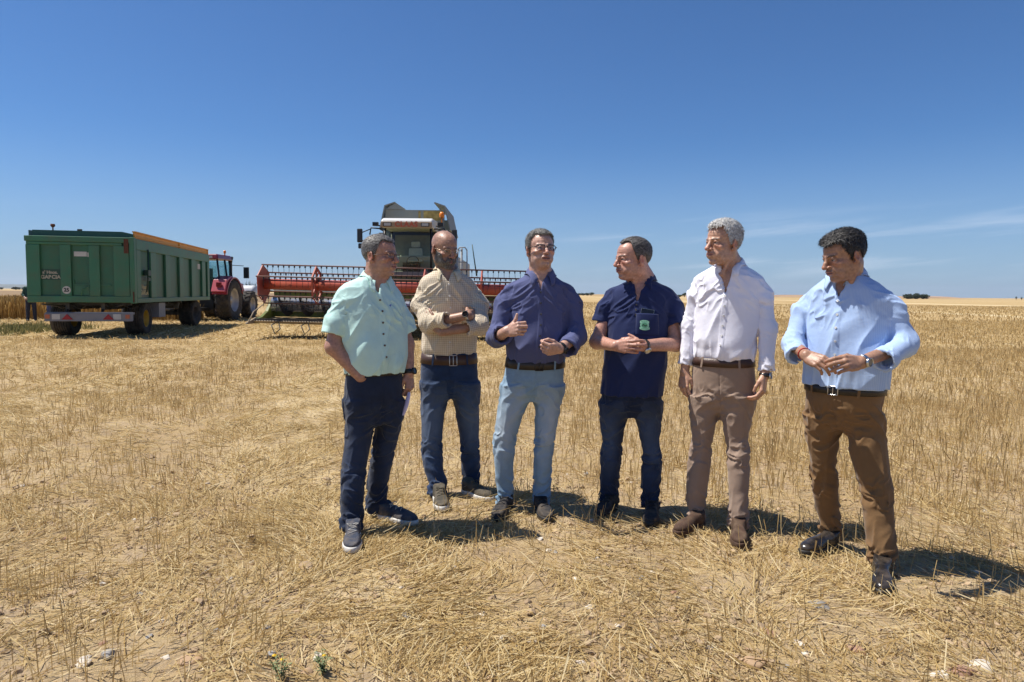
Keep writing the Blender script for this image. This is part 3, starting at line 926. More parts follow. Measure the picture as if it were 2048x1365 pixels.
    def hair(s, hp, beard=False):
        h = s.h; B = SDF(); h.base(B); hs = 1.5 if DRAFT else 1.0
        top, side = hp['top'], hp['side']; clump = hp.get('clump', 2.5) * 1.5; tilt = hp.get('quiff', 0)
        def thick(q):
            z = q[..., 2]
            if beard:
                ax = np.abs(q[..., 0]); y = q[..., 1]
                lo_ = -40 + np.interp(ax, [0, 22, 34, 50, 70], [2, 2, -26, -8, 44])
                t = sstep(4, -8, z - lo_) * sstep(-22, 6, y) * (1 - sstep(-116, -124, z))
                lip = np.exp(-((ax / 22) ** 2 + ((z + 64) / 7) ** 2)); t = t * (1 - sstep(.35, .6, lip))
                T = side * t - 2.2 * (1 - t)
            else:
                t, al = h.hair_t(q)
                up = sstep(40, 95, z)
                T = (side + (top - side) * up + tilt * up * sstep(20, 75, q[..., 1])) * t - 3 * (1 - t)
                T = T + t * clump * (fbm(np.stack([q[..., 0] / 6., q[..., 1] / 14., z / 10.], -1), 8, 3) - .5) * 2
            return T, t
        def fn(P):
            q = h.q(P); d = np.full(P.shape[:-1], .05, F32); m = (np.abs(q) < 175).all(-1)
            return d, q, m
        class HS(Prim):
            def ev(_, P, bc, bh):
                d = B.ev(P, bc, bh); q = h.q(P); m = np.abs(d) < .06
                if m.any():
                    T, t = thick(q[m]); d[m] -= (T * h.s).astype(F32)
                return d
        lo, hi = B.bounds()
        V, Fc = surfnet(HS(), .0030 * hs, lo - .03, hi + .03)
        q = h.q(V); T, t = thick(q); keep = t > .06
        Fc = Fc[keep[Fc].all(1)]; V, Fc, used = compact(V, Fc)
        t = t[used]
        # strands: thin blades lying along the comb direction
        rng = np.random.default_rng(hp.get('seed', 1)); n = hp.get('n', 2600)
        n = int(n * (.5 if DRAFT else 1)); pick = rng.choice(len(V), n, p=(t ** .6) / (t ** .6).sum())
        P0 = V[pick]; N = grad(B, P0); q = h.q(P0)
        comb = np.asarray(hp.get('comb', (0, -1, -.2)), float)[None] + np.stack([.9 * np.sign(q[:, 0]) * sstep(30, 60, np.abs(q[:, 0])) * 0, 0 * q[:, 0], -1.0 * sstep(85, 20, q[:, 2])], -1) + rng.normal(0, hp.get('mess', .35), (n, 3))
        cw = comb @ h.M.T; cw -= N * (cw * N).sum(1, keepdims=True); cw /= np.linalg.norm(cw, axis=1, keepdims=True) + 1e-9
        ln = 1.25 * hp.get('len', 14) * h.s * rng.uniform(.6, 1.2, n) * (.55 + .45 * sstep(20, 90, q[:, 2]) if not beard else 1)
        lift = 1.3 * hp.get('lift', .25) * rng.uniform(.3, 1.3, n)
        wd = np.cross(N, cw) * (hp.get('w', 2.5) * h.s * .5); d1 = cw + N * lift[:, None]; d2 = cw + N * (lift * .1)[:, None]
        a = P0 - N * (.0012); m_ = a + d1 * (ln * .5)[:, None]; e = m_ + d2 * (ln * .5)[:, None]
        SV = np.stack([a - wd, a + wd, m_ - wd * .8, m_ + wd * .8, e - wd * .2, e + wd * .2], 1).reshape(-1, 3)
        i = np.arange(n)[:, None] * 6 + len(V)
        SF = np.concatenate([i + [0, 1, 3, 2], i + [2, 3, 5, 4]])
        return (np.concatenate([V, SV]), np.concatenate([Fc, SF]), {})

    def shoe(s, sh, hs):
        toe = ground_at(*sh['toe']); ps = R(sh['dir']); y = np.array([math.sin(ps), -math.cos(ps), 0]); x = np.array([math.cos(ps), math.sin(ps), 0])
        L = sh.get('len', .295); heel = toe - y * L; heel[2] = sh.get('z', 0.0); k = L / .295
        M = np.stack([-x, y, [0, 0, 1.]], 1)
        def W(a, b, c): return heel + (x * a + y * b + np.array([0, 0, 1.]) * c) * k
        st = sh.get('style', 'sneaker'); tz = .028 if st != 'dress' else .024
        U = SDF()
        U.ell(W(0, .055, .035), np.array([.036, .055, .045]) * k, M, .02)
        U.cone(W(0, .07, .06), W(0, .19, .042), .034 * k, .03 * k, .03)
        U.ell(W(0, .205, .03), np.array([.047, .083, .034 + (.004 if st == 'sneaker' else 0)]) * k, M, .03)
        U.cone(W(0, .055, .05), W(0, .05, .09), .037 * k, .040 * k, .02)
        U.inter(Half(W(0, 0, .010), (0, 0, -1)), .003)
        U.inter(Half(W(0, .04, .10), (0, -.25, 1)), .004)
        s1 = int(sh['toe'][0])
        def ud(P):
            q = (P - heel); b = q @ y; a = q @ x
            d = (vnoise(P / .018, s1) - .5) * .0016
            if st == 'sneaker':
                d = d + np.where((b > .085 * k) & (b < .19 * k) & (np.abs(a) < .017), .002, 0)
                d = d - .0016 * np.exp(-((b - .205 * k - .6 * a * a / .04) / .003) ** 2) - .0014 * np.exp(-((np.abs(a) - .03) / .0025) ** 2) * (b < .16)
            else: d = d - .002 * np.exp(-((b - (.175 + .004 * np.sin(a * 90)) * k) / .003) ** 2) - .0016 * np.exp(-((b - .19 * k) / .003) ** 2)
            return d
        U.disp = ud
        V, Fc = surfnet(U, .0038 * hs); V, Fc, _ = compact(V, Fc)
        So = SDF(); ex = .004
        So.ell(W(0, .062, .012), np.array([.038 + ex, .066, .05]) * k, M, .02); So.ell(W(0, .198, .012), np.array([.048 + ex, .1, .05]) * k, M, .03); So.cone(W(0, .06, .012), W(0, .19, .012), .034, .04, .02)
        So.inter(Half(W(0, 0, tz), (0, .0, 1)), .003); So.inter(Half(W(0, 0, -.004), (0, 0, -1)), .003)
        SV, SFc = surfnet(So, .004 * hs); SV, SFc, _ = compact(SV, SFc)
        laces = []
        if st == 'sneaker' and not sh.get('nolace'):
            def top(a, b):
                zz = np.linspace(.03, .16, 60); P = np.stack([W(a, b, z / k) for z in zz]); d = evp(U, P); i = np.nonzero(d < 0)[0]
                return W(a, b, (zz[i[-1]] if len(i) else .05) / k + .003)
            for j in range(5):
                b = .10 + j * .019
                pts = [top(u * .024, b + .010 * u * (1 if j % 2 else -1)) for u in np.linspace(-1, 1, 7)]
                laces.append(pts)
            for sg in (-1, 1):
                c0 = top(0, .1); laces.append([c0 + (x * sg * .03 * math.sin(t) + y * .012 * (1 - math.cos(t)) * 1 + np.array([0, 0, .008 * math.sin(t)])) for t in np.linspace(0, 2.6, 8)])
        return dict(upper=(V, Fc), sole=(SV, SFc), laces=laces, sh=sh)

def mesh_obj(name, arr, base, m, parent=None, smooth=True, loc=None):
    V, Fc, at_ = arr if len(arr) == 3 else (*arr, {})
    me = mesh_np(name, V - base, Fc, smooth)
    for k, v in at_.items():
        if k == 'Col':
            a = me.attributes.new('Col', 'FLOAT_COLOR', 'POINT'); a.data.foreach_set('color', np.concatenate([v, np.ones((len(v), 1))], 1).astype(F32).ravel())
        else:
            a = me.attributes.new(k, 'FLOAT_VECTOR', 'POINT'); a.data.foreach_set('vector', v.astype(F32).ravel())
    return link(name, me, m, parent, loc)

def assemble(P, M):
    sp = P.sp; b = P.base
    body = mesh_obj('person', P.out['body'], b, M['skin'], loc=tuple(b))
    tag(body, sp['label'], 'person', 'men standing in the stubble field')
    def mb(name, vs, fs, m, parent, smooth=True):
        x = MB(); x.add([v - b for v in np.asarray(vs)], fs, smooth); return x.build(name, m, parent)
    sh = mesh_obj('shirt', P.out['shirt'], b, sp['mshirt'], body)
    if sp.get('shirt_label'): sh['label'] = sp['shirt_label']
    co = mesh_obj('collar', P.out['collar'], b, sp.get('mcollar', sp['mshirt']), sh)
    so = co.modifiers.new('thick', 'SOLIDIFY'); so.thickness = .0034; so.offset = 0
    tr = mesh_obj('trousers', P.out['trousers'], b, sp['mtrousers'], body)
    if 'hair' in P.out: mesh_obj('hair', P.out['hair'], b, sp['mhair'], body)
    if 'beard' in P.out: mesh_obj('beard', P.out['beard'], b, sp['mbeard'], body)
    for side in 'RL':
        d = P.out['shoe' + side]
        o = mesh_obj('shoe', (*d['upper'], {}), b, sp['mshoe'], body)
        mesh_obj('sole', (*d['sole'], {}), b, sp['msole'], o)
        if d['laces']:
            x = MB()
            for pts in d['laces']: x.tube([q - b for q in pts], .0024, 6)
            x.build('lace', sp['mlace'], o)
    # buttons down the placket
    zt = P.p(sp['v'])[2] - .0; zb = P.T.z[0]; n = sp.get('buttons', 6); va = sp.get('va', 0)
    zs = np.linspace(zt - .012, (zb + .10) if 'btn_to' not in sp else P.p(sp['btn_to'])[2], n)
    for z in zs:
        q = snap(P.S, P.T.surf(np.array(va), np.array(z), .003)[None], .0015)[0]; g = grad(P.S, q[None])[0]
        vs, fs = disc(q, g, .0058, .0026, 14, .0038); mb('button', vs, fs, sp['mbutton'], sh)
    # belt
    if sp.get('belt'):
        z0, z1, tilt, m, bk = sp['belt']
        z0, z1 = P.p((sp["px"], z0[0]))[2], P.p((sp["px"], z1[0]))[2]; rings = []
        for z, off in ((z0, .001), (z0 + .001, .0075), (z1 - .001, .0075), (z1, .001)): rings.append(P.Pv.ring(z, off, 96, tilt))
        vs = np.concatenate(rings); fs = []
        for k in range(3):
            for i in range(96): fs.append((k * 96 + i, k * 96 + (i + 1) % 96, (k + 1) * 96 + (i + 1) % 96, (k + 1) * 96 + i))
        bl = mb('belt', vs, fs, m, body)
        if bk is not None:
            zc = (z0 + z1) / 2 - tilt; x = MB(); hw, hh = .024, (z1 - z0) / 2 + .001
            for (a0, zz0, a1, zz1) in ((-hw, -hh, hw, -hh), (hw, -hh, hw, hh), (hw, hh, -hw, hh), (-hw, hh, -hw, -hh), (0, -hh, 0, hh)):
                pts = [P.Pv.surf(np.array(sp.get('ba', 0) + a0 + (a1 - a0) * t), np.array(zc + zz0 + (zz1 - zz0) * t), .011) - b for t in np.linspace(0, 1, 5)]
                x.tube(pts, .0026, 6)
            x.build('buckle', bk, bl)
        for al in (-.62, .62, -1.9, 1.9, 3.14):
            x = MB(); th = al; zc0, zc1 = z0 - .006, z1 + .005
            r0 = P.Pv.ring(zc0, .0095, 96, tilt); r1 = P.Pv.ring(zc1, .0095, 96, tilt); i = int(round(th / (2 * math.pi) * 96)) % 96
            t = nrm(r0[(i + 1) % 96] - r0[i]) * .006; nn = nrm(np.cross(t, [0, 0, 1]))
            for sgn in (1,):
                q = [r0[i] - t, r0[i] + t, r1[i] + t, r1[i] - t]; q2 = [v - nn * .003 for v in q]
                x.add([v - b for v in q + q2], [(0, 1, 2, 3), (7, 6, 5, 4), (0, 4, 5, 1), (1, 5, 6, 2), (2, 6, 7, 3), (3, 7, 4, 0)])
            x.build('belt_loop', sp['mtrousers'], tr)
    # glasses
    if sp.get('glasses'):
        g = sp['glasses']; h = P.h; rx, rz, y0, z0 = g.get('rx', 25), g.get('rz', 17), g.get('y', 103), g.get('z', -3)
        gl = None
        def rim(sx, n=28):
            pts = []
            for i in range(n):
                t = 2 * math.pi * i / n; c, s_ = math.cos(t), math.sin(t); e = g.get('sq', .6)
                xx = 34 * sx + rx * math.copysign(abs(c) ** e, c); zz = z0 + rz * math.copysign(abs(s_) ** e, s_)
                pts.append(h.W(xx, y0 - .0032 * xx * xx, zz) - b)
            return pts
        fr = MB()
        for sx in (-1, 1):
            pts = rim(sx)
            fr.tube(pts, [g['r'] * (1.5 if (p_[2] > np.mean([q[2] for q in pts])) else .8) for p_ in pts], 6, closed=True)
            fr.tube([h.W(sx * (33 + rx), y0 - .0032 * (33 + rx) ** 2, z0 + 7) - b, h.W(sx * 76, 70, z0 + 9) - b, h.W(sx * 82, 10, z0 + 8) - b, h.W(sx * 84, -22, z0 + 4) - b], [g['r'] * 1.5] * 4, 6)
        fr.tube([h.W(-10, y0, z0 + 5) - b, h.W(0, y0 + 2, z0 + 8) - b, h.W(10, y0, z0 + 5) - b], g['r'] * 1.2, 6)
        gl = fr.build('glasses', g['m'], body)
        for sx in (-1, 1):
            pts = rim(sx); c = np.mean(pts, 0); x = MB(); x.add([c] + pts, [(0, i + 1, (i + 1) % len(pts) + 1) for i in range(len(pts))], True); x.build('lens', M['lens'], gl)
    # watches and bracelets
    for w in sp.get('wear', []):
        pts = [P.p(q) for q in sp['arm' + w['side']]['pts']]; a0, a1 = pts[-2], pts[-1]; ax = nrm(a1 - a0)
        c = a1 - ax * w.get('back', .02); rad = sp['arm' + w['side']]['rad']; ln = np.linalg.norm(a1 - a0); r = rad[-1] + (rad[-2] - rad[-1]) * w.get('back', .02) / ln + .0015
        vs, fs = ringband(c, ax, r, w.get('w', .02), w.get('th', .003)); o = mb(w['name'], vs, fs, w['m'], body)
        if w.get('face'):
            n_ = np.asarray(w['face'], float); n_ = nrm(n_ - ax * (n_ @ ax)); q = c + n_ * (r + .002)
            vs, fs = disc(q, n_, w.get('fr', .020), .009, 30, w.get('fr', .020) * .84); mb('watch_case', vs, fs, w['mc'], o)
            vs, fs = disc(q + n_ * .0045, n_, w.get('fr', .020) * .84, .0012, 30); mb('watch_dial', vs, fs, w['md'], o)
    return body, sh, tr, mb
M = {}
M['skin'] = skin_material()
def lens_mat():
    m, nt, b = new_mat('lens'); out = nt.nodes['Material Output']
    t = nt.nodes.new('ShaderNodeBsdfTransparent'); t.inputs[0].default_value = (.86, .88, .9, 1)
    g = nt.nodes.new('ShaderNodeBsdfGlossy'); g.inputs['Roughness'].default_value = .05
    x = nt.nodes.new('ShaderNodeMixShader'); x.inputs[0].default_value = .05
    nt.links.new(t.outputs[0], x.inputs[1]); nt.links.new(g.outputs[0], x.inputs[2]); nt.links.new(x.outputs[0], out.inputs[0])
    return m
M['lens'] = lens_mat()
steel = mat('watch_steel', (.55, .55, .56), .28, 1.0)
black_rub = mat('black_strap', (.012, .012, .014), .5)
black_leather = mat('black_leather', (.014, .013, .014), .24, spec=.6, bump=.15, bscale=40, dirt=(.28, .21, .14), dirt_amt=.28, dscale=14)
brown_leather = mat('brown_belt', (.055, .025, .016), .45, bump=.2, bscale=120)
dark_leather = mat('dark_belt', (.018, .014, .012), .42, bump=.2, bscale=120)
gold = mat('gold', (.75, .5, .2), .25, 1.0)
dial_black = mat('black_dial', (.01, .01, .012), .12)
dial_cream = mat('cream_dial', (.62, .54, .36), .25)
dial_grey = mat('grey_dial', (.16, .15, .12), .2)
frame_dark = mat('dark_frame', (.02, .012, .014), .3)
frame_brown = mat('brown_frame', (.07, .03, .025), .3)
frame_gold = mat('gold_frame', (.5, .4, .3), .3, .8)
btn_dark = mat('dark_button', (.03, .028, .03), .35)
btn_brown = mat('brown_button', (.12, .09, .06), .35)
btn_white = mat('white_button', (.7, .7, .68), .25)
white_rub = mat('white_sole', (.62, .60, .55), .6, var=.1, vscale=30)
dark_rub = mat('dark_sole', (.02, .018, .016), .6)
navy_canvas = mat('navy_canvas', (.026, .036, .062), .8, var=.25, vscale=60, bump=.3, bscale=300, dirt=(.3, .23, .15), dirt_amt=.4, dscale=16)
olive_canvas = mat('olive_canvas', (.055, .048, .034), .85, var=.25, vscale=60, bump=.3, bscale=300, dirt=(.3, .23, .15), dirt_amt=.4, dscale=16)
black_suede = mat('black_suede', (.012, .012, .016), .8, var=.2, vscale=60, dirt=(.25, .19, .12), dirt_amt=.35, dscale=16)
brown_suede = mat('brown_suede', (.06, .03, .017), .85, var=.25, vscale=60, bump=.3, bscale=300, dirt=(.25, .18, .11), dirt_amt=.35, dscale=16)
lace_grey = mat('grey_lace', (.35, .34, .31), .9)
lace_olive = mat('olive_lace', (.10, .085, .055), .9)
lace_dark = mat('dark_lace', (.02, .02, .022), .9)

def auto_folds(sp, base=1.0):
    base *= 1.75
    f = []
    vx = np.array([0, 1, 0])
    s = Person(sp)
    for side in 'RL':
        a = sp['sleeve' + side]; pts = a['pts']; W = [s.p(q) for q in pts]
        d = nrm(W[1] - W[0]); d2 = nrm(W[-1] - W[-2])
        if len(pts) > 3:
            f.append((pts[-2], .12, np.cross(d2, vx) + .35 * d2, .028, .0075 * base, 3)); f.append((pts[-1], .11, np.cross(d2, vx) + .3 * d2, .024, .005 * base, 4))
            f.append((pts[1], .14, np.cross(nrm(W[2] - W[1]), vx) * 1 + d * .9, .036, .006 * base, 5))
        else:
            f.append((pts[-1], .13, d, .05, .005 * base, 4)); f.append((pts[1], .13, d + np.cross(d, vx) * .8, .045, .005 * base, 5))
        tx = sp['torso']; sx = 1 if side == 'L' else -1
        px = tx[3][2] if side == 'L' else tx[3][1]
        f.append(((px - sx * 14, tx[3][0] + 28, -.08), .17, np.array([-sx * .8, 0, .55]), .034, .0075 * base, 7 + sx))
    t = sp['torso']; mid = (t[-1][1] + t[-1][2]) / 2
    f.append(((mid, t[-1][0] - 8, 0), (.34, .34, .14), (.12, 0, 1), .042, .0065 * base, 12))
    f.append(((mid + 10, t[-2][0] - 40, -.05), (.34, .34, .26), (.55, 0, .8), .075, .009 * base, 14))
    f.append(((mid - 20, t[4][0], -.05), (.3, .3, .22), (-.5, 0, .85), .07, .007 * base, 15))
    g = []; kb = sp.get('tf', 2.1)
    for side in 'RL':
        r = sp['leg' + side]; n = len(r)
        def cen(i): return ((r[i][1] + r[i][2]) / 2, r[i][0], r[i][3])
        sx = 1 if side == 'L' else -1
        k = n // 2
        g.append((cen(k), (.12, .14, .15), (1, .3, .35 * sx), .032, .0085 * kb, 21 + sx)); g.append((cen(-1), (.12, .13, .13), (1, .3, .25 * sx), .026, .011 * kb, 23 + sx))
        g.append((cen(-2), (.12, .12, .2), (.7, .3, .6 * sx), .05, .008 * kb, 25 + sx)); g.append((cen(1), (.16, .2, .22), (.8, .2, -.55 * sx), .045, .007 * kb, 27 + sx))
        g.append((cen(k - 1), (.14, .16, .35), (.15, 0, 1), .06, .004 * kb, 31 + sx))
    c = sp['crotch']; g.append(((c[0], c[1] - 18, -.08), (.16, .2, .10), (1, .1, .12), .026, .0055 * kb, 35))
    return f, g

ST = dict(sq=.6)
PEOPLE = []
SK1, SK2, SK3, SK4, SK5, SK6 = (.40, .215, .15), (.36, .20, .135), (.50, .30, .225), (.46, .245, .18), (.47, .265, .175), (.36, .20, .13)

PEOPLE.append(dict(
    label='man in mint green short sleeved shirt, right hand in pocket, wearing glasses', shirt_label='mint green short sleeved linen shirt',
    D=3.92, px=745, phi=34, skin=SK1,
    torso=[(556, 718, 780, .07, .075), (564, 697, 786, .085, .09), (573, 685, 794, .10, .105), (585, 679, 804, .112, .118), (600, 678, 809, .122, .127), (625, 679, 813, .135, .13), (660, 677, 813, .15, .125), (700, 679, 814, .165, .12), (725, 684, 813, .165, .115), (744, 688, 810, .155, .115)],
    neck=(753, 558, 0), v=(771, 596, -.12), vw=.038,
    head=dict(at=(761, 513, -.02), phi=66, pitch=-1, scale=.98, kw=dict(full=1.03, jaw=1.04, dchin=.7, nose=1.05, neck=62, mouth=1.5, hl=((0, 76), (20, 80), (34, 88), (46, 80), (58, 46), (70, 10), (78, -14), (88, -4), (97, 22), (112, 20), (128, -12), (145, -58), (180, -70)))),
    face=dict(beard=.22, beardc=(.30, .25, .22), browc=(.10, .085, .075), brow=1.0),
    hair=dict(top=11, side=6, clump=2.5, n=5200, len=15, comb=(.2, -.9, -.3), mess=.35, seed=1),
    mhair=hair_material('hair_grey', (.028, .025, .023), (.33, .315, .30), .24),
    sleeveR=dict(pts=[(690, 595, -.08), (674, 640, -.11), (668, 668, -.12)], rad=[.072, .067, .066], cuff=(.03, .003), join=.03, cut=(0, 0, -.1)),
    sleeveL=dict(pts=[(788, 598, .09), (806, 640, .10), (814, 665, .10)], rad=[.068, .062, .060], cuff=(.03, .003), join=.03),
    armR=dict(pts=[(682, 606, -.09), (668, 694, -.12), (722, 754, -.135)], rad=[.056, .052, .036]),
    armL=dict(pts=[(796, 606, .10), (813, 690, .10), (818, 746, .05)], rad=[.054, .048, .033]),
    handR=dict(to=(748, 792, -.02), n=(-.6, -.8, .2), curls=[(10, 10, 8)] * 4), handL=dict(to=(820, 785, .03), n=(.85, -.5, 0), curls=[(40, 55, 30), (45, 60, 30), (50, 62, 30), (50, 62, 30)], thumb=[(36, 44, -14), (40, 72, -26), (34, 96, -36)]),
    pelvis=[(734, 692, 806, .13, .115), (760, 688, 808, .14, .125), (790, 686, 808, .14, .13), (820, 688, 806, .13, .125), (845, 700, 800, .11, .11)], crotch=(752, 848),
    legR=[(800, 685, 752, -.04), (840, 690, 748, -.05), (890, 688, 743, -.06), (925, 684, 735, -.08), (960, 682, 731, -.10), (1000, 680, 728, -.12), (1030, 679, 727, -.13), (1047, 682, 725, -.14)],
    legL=[(800, 752, 808, .03), (840, 752, 805, .04), (870, 748, 798, .06), (905, 743, 789, .08), (950, 736, 780, .11), (985, 733, 774, .13), (1013, 733, 773, .14)],
    lphiR=15, lphiL=50, shoeR=dict(toe=(703, 1107), dir=11), shoeL=dict(toe=(836, 1050), dir=62),
    mshirt=fabric('mint_linen', (.50, .73, .68), var=.05), mcollar=fabric('mint_linen_collar', (.52, .75, .69)), mtrousers=fabric('dark_denim', (.013, .022, .048), var=.3, fade=(.035, .055, .11), bump=.3), fade=.55,
    mshoe=navy_canvas, msole=white_rub, mlace=lace_grey, mbutton=btn_brown, buttons=6, belt=((748, 0), (733, 0), .0, dark_leather, None),
    glasses=dict(r=.0011, m=frame_brown, rx=24, rz=14, sq=.55),
    wear=[dict(side='L', name='watch', m=black_rub, w=.026, back=.004, face=(.9, -.4, .1), fr=.02, mc=black_rub, md=dial_black)]))

PEOPLE.append(dict(
    label='bald bearded man in beige checked shirt standing with arms crossed', shirt_label='beige and white checked long sleeved shirt',
    D=4.6, px=898, phi=8, skin=SK2,
    torso=[(541, 871, 915, .065, .07), (549, 854, 930, .085, .09), (557, 843, 944, .10, .105), (566, 838, 953, .11, .115), (580, 836, 957, .12, .12), (600, 838, 958, .125, .12), (640, 845, 955, .125, .115), (680, 842, 955, .125, .11), (700, 841, 955, .125, .108), (712, 845, 952, .115, .105)],
    neck=(895, 543, 0), v=(905, 566, -.11), vw=.042,
    head=dict(at=(889, 499, -.04), phi=36, pitch=12, scale=1.03, kw=dict(width=.98, jaw=.96, nose=1.0, neck=56, mouth=2.0, hl=((0, 95), (60, 80), (72, 40), (82, 0), (90, 0), (97, 22), (112, 25), (128, -5), (145, -45), (180, -55)))),
    face=dict(beard=.75, beardc=(.06, .045, .038), browc=(.03, .024, .02), brow=1.0, scalp=.18, gazez=-.25),
    beard_hair=dict(top=4, side=4.2, clump=1.5, n=3600, len=7, comb=(0, .1, -1), mess=.5, lift=.35, seed=2),
    mbeard=hair_material('beard_dark', (.032, .025, .021), (.26, .235, .215), .36),
    sleeveR=dict(pts=[(850, 583, -.01), (842, 606, -.05), (859, 647, -.14), (894, 640, -.22)], rad=[.062, .061, .060, .047], cuff=(.055, .007), k=.035),
    sleeveL=dict(pts=[(948, 583, .01), (959, 606, -.03), (960, 650, -.14), (932, 657, -.20)], rad=[.062, .058, .056, .046], cuff=(.045, .007), k=.035),
    armR=dict(pts=[(850, 588, -.02), (858, 648, -.14), (937, 631, -.215)], rad=[.05, .044, .030]),
    armL=dict(pts=[(948, 590, .0), (961, 652, -.14), (884, 664, -.20)], rad=[.05, .044, .030]),
    handR=dict(to=(958, 628, -.06), n=(.3, -1, .2), curls=[(25, 30, 20)] * 4), handL=dict(to=(864, 643, -.185), n=(-.2, -1, .1), curls=[(10, 15, 10)] * 4),
    pelvis=[(704, 843, 954, .12, .11), (725, 840, 957, .125, .12), (750, 838, 959, .125, .13), (775, 840, 960, .12, .13), (795, 850, 952, .10, .11)], crotch=(903, 793),
    legR=[(765, 840, 902, 0), (800, 841, 896, -.01), (835, 842, 889, -.03), (870, 843, 885, -.05), (900, 843, 885, -.05), (940, 848, 888, -.08), (965, 855, 893, -.10), (979, 857, 892, -.11)],
    legL=[(765, 900, 960, 0), (800, 905, 960, .02), (835, 912, 958, .05), (870, 919, 959, .07), (900, 921, 959, .08), (935, 922, 961, .1), (955, 925, 959, .11), (965, 926, 957, .12)],
    lphiR=5, lphiL=25, shoeR=dict(toe=(885, 1023), dir=11), shoeL=dict(toe=(985, 1003), dir=45),
    mshirt=fabric('beige_check', (.66, .58, .45), ('check', .0125, .8), (.40, .29, .18)), mcollar=fabric('beige_check_collar', (.70, .62, .44), ('check', .0125, .45), (.45, .33, .2)), mtrousers=fabric('blue_denim', (.016, .035, .085), var=.3, fade=(.12, .165, .25), bump=.4), fade=.9,
    mshoe=olive_canvas, msole=white_rub, mlace=lace_olive, mbutton=btn_white, buttons=6,
    belt=((725, 0), (706, 0), .008, brown_leather, steel), ba=.02,
    glasses=dict(r=.0009, m=frame_gold, rx=22, rz=18, sq=.85),
    wear=[dict(side='R', name='watch', m=steel, w=.02, back=.008, face=(.35, -.85, .35), fr=.021, mc=black_rub, md=dial_black)]))

PEOPLE.append(dict(
    label='man in purple blue shirt and pale jeans speaking with one fist raised', shirt_label='purple blue long sleeved shirt with turned back cuffs',
    D=4.25, px=1072, phi=3, skin=SK3,
    torso=[(546, 1056, 1105, .07, .075), (553, 1047, 1112, .085, .09), (561, 1033, 1124, .10, .105), (569, 1019, 1138, .112, .118), (580, 1014, 1142, .12, .124), (600, 1012, 1143, .13, .125), (640, 1012, 1143, .148, .12), (680, 1010, 1138, .16, .115), (705, 1010, 1135, .16, .112), (722, 1013, 1131, .145, .11)],
    neck=(1081, 548, 0), v=(1082, 581, -.12), vw=.040,
    head=dict(at=(1081, 501, -.04), phi=18, pitch=-7, scale=1.0, kw=dict(width=1.04, full=1.05, jaw=1.06, dchin=.9, nose=1.0, neck=62, mouth=4.5)),
    face=dict(beard=.2, beardc=(.26, .2, .18), browc=(.09, .075, .065), brow=1.1, gazez=.1),
    hair=dict(top=13, side=6, clump=3.2, n=5200, len=15, comb=(.15, .2, .75), mess=.55, lift=.6, seed=3),
    mhair=hair_material('hair_salt_pepper', (.028, .025, .022), (.38, .37, .34), .28),
    sleeveR=dict(pts=[(1024, 577, -.01), (1011, 604, -.03), (993, 674, -.09), (1005, 670, -.20)], rad=[.062, .061, .060, .054], cuff=(.06, .008), k=.035),
    sleeveL=dict(pts=[(1132, 577, 0), (1144, 604, -.01), (1155, 670, -.07), (1136, 697, -.20)], rad=[.062, .060, .058, .054], cuff=(.06, .008), k=.035),
    armR=dict(pts=[(1022, 582, -.01), (994, 676, -.09), (1013, 663, -.29)], rad=[.05, .045, .031]),
    armL=dict(pts=[(1134, 582, 0), (1155, 672, -.07), (1120, 698, -.27)], rad=[.05, .045, .031]),
    handR=dict(to=(1040, 656, -.35), n=(-.5, -.85, .2), curls=[(48, 78, 40), (52, 82, 42), (56, 84, 42), (58, 84, 42)], thumb=[(40, 48, -10), (62, 66, -14), (86, 76, -14)]),
    handL=dict(to=(1098, 699, -.32), n=(.3, -.75, -.3), curls=[(45, 70, 40), (66, 84, 46), (70, 88, 48), (72, 88, 48)], thumb=[(40, 48, -20), (46, 78, -34), (38, 102, -42)]),
    pelvis=[(713, 1012, 1131, .138, .115), (735, 1008, 1131, .14, .125), (760, 1003, 1130, .135, .13), (785, 1000, 1128, .125, .125), (800, 1010, 1120, .10, .1)], crotch=(1062, 793),
    legR=[(770, 1002, 1064, 0), (800, 998, 1058, -.01), (830, 993, 1047, -.02), (860, 989, 1037, -.03), (885, 986, 1031, -.03), (905, 987, 1029, -.03), (950, 990, 1027, -.02), (985, 993, 1026, -.01), (998, 995, 1024, 0)],
    legL=[(770, 1063, 1130, 0), (800, 1067, 1124, 0), (850, 1069, 1115, -.02), (885, 1068, 1109, -.02), (930, 1066, 1105, -.01), (965, 1066, 1102, 0), (998, 1069, 1097, 0)],
    lphiR=-12, lphiL=8, shoeR=dict(toe=(990, 1043), dir=-16), shoeL=dict(toe=(1098, 1046), dir=10),
    mshirt=fabric('purple_cotton', (.075, .088, .195), var=.06, sheen=.1), mcollar=fabric('purple_cotton_collar', (.085, .10, .22)), mtrousers=fabric('pale_denim', (.20, .31, .42), var=.14, fade=(.40, .47, .53), bump=.4), fade=.95,
    mshoe=black_suede, msole=dark_rub, mlace=lace_dark, mbutton=btn_dark, buttons=6,
    belt=((733, 0), (714, 0), .010, dark_leather, dark_leather), ba=.015,
    glasses=dict(r=.0015, m=frame_dark, rx=26, rz=16, sq=.55),
    wear=[dict(side='L', name='watch', m=black_rub, w=.024, back=.01, face=(.4, -.7, -.4), fr=.021, mc=black_rub, md=dial_black)]))

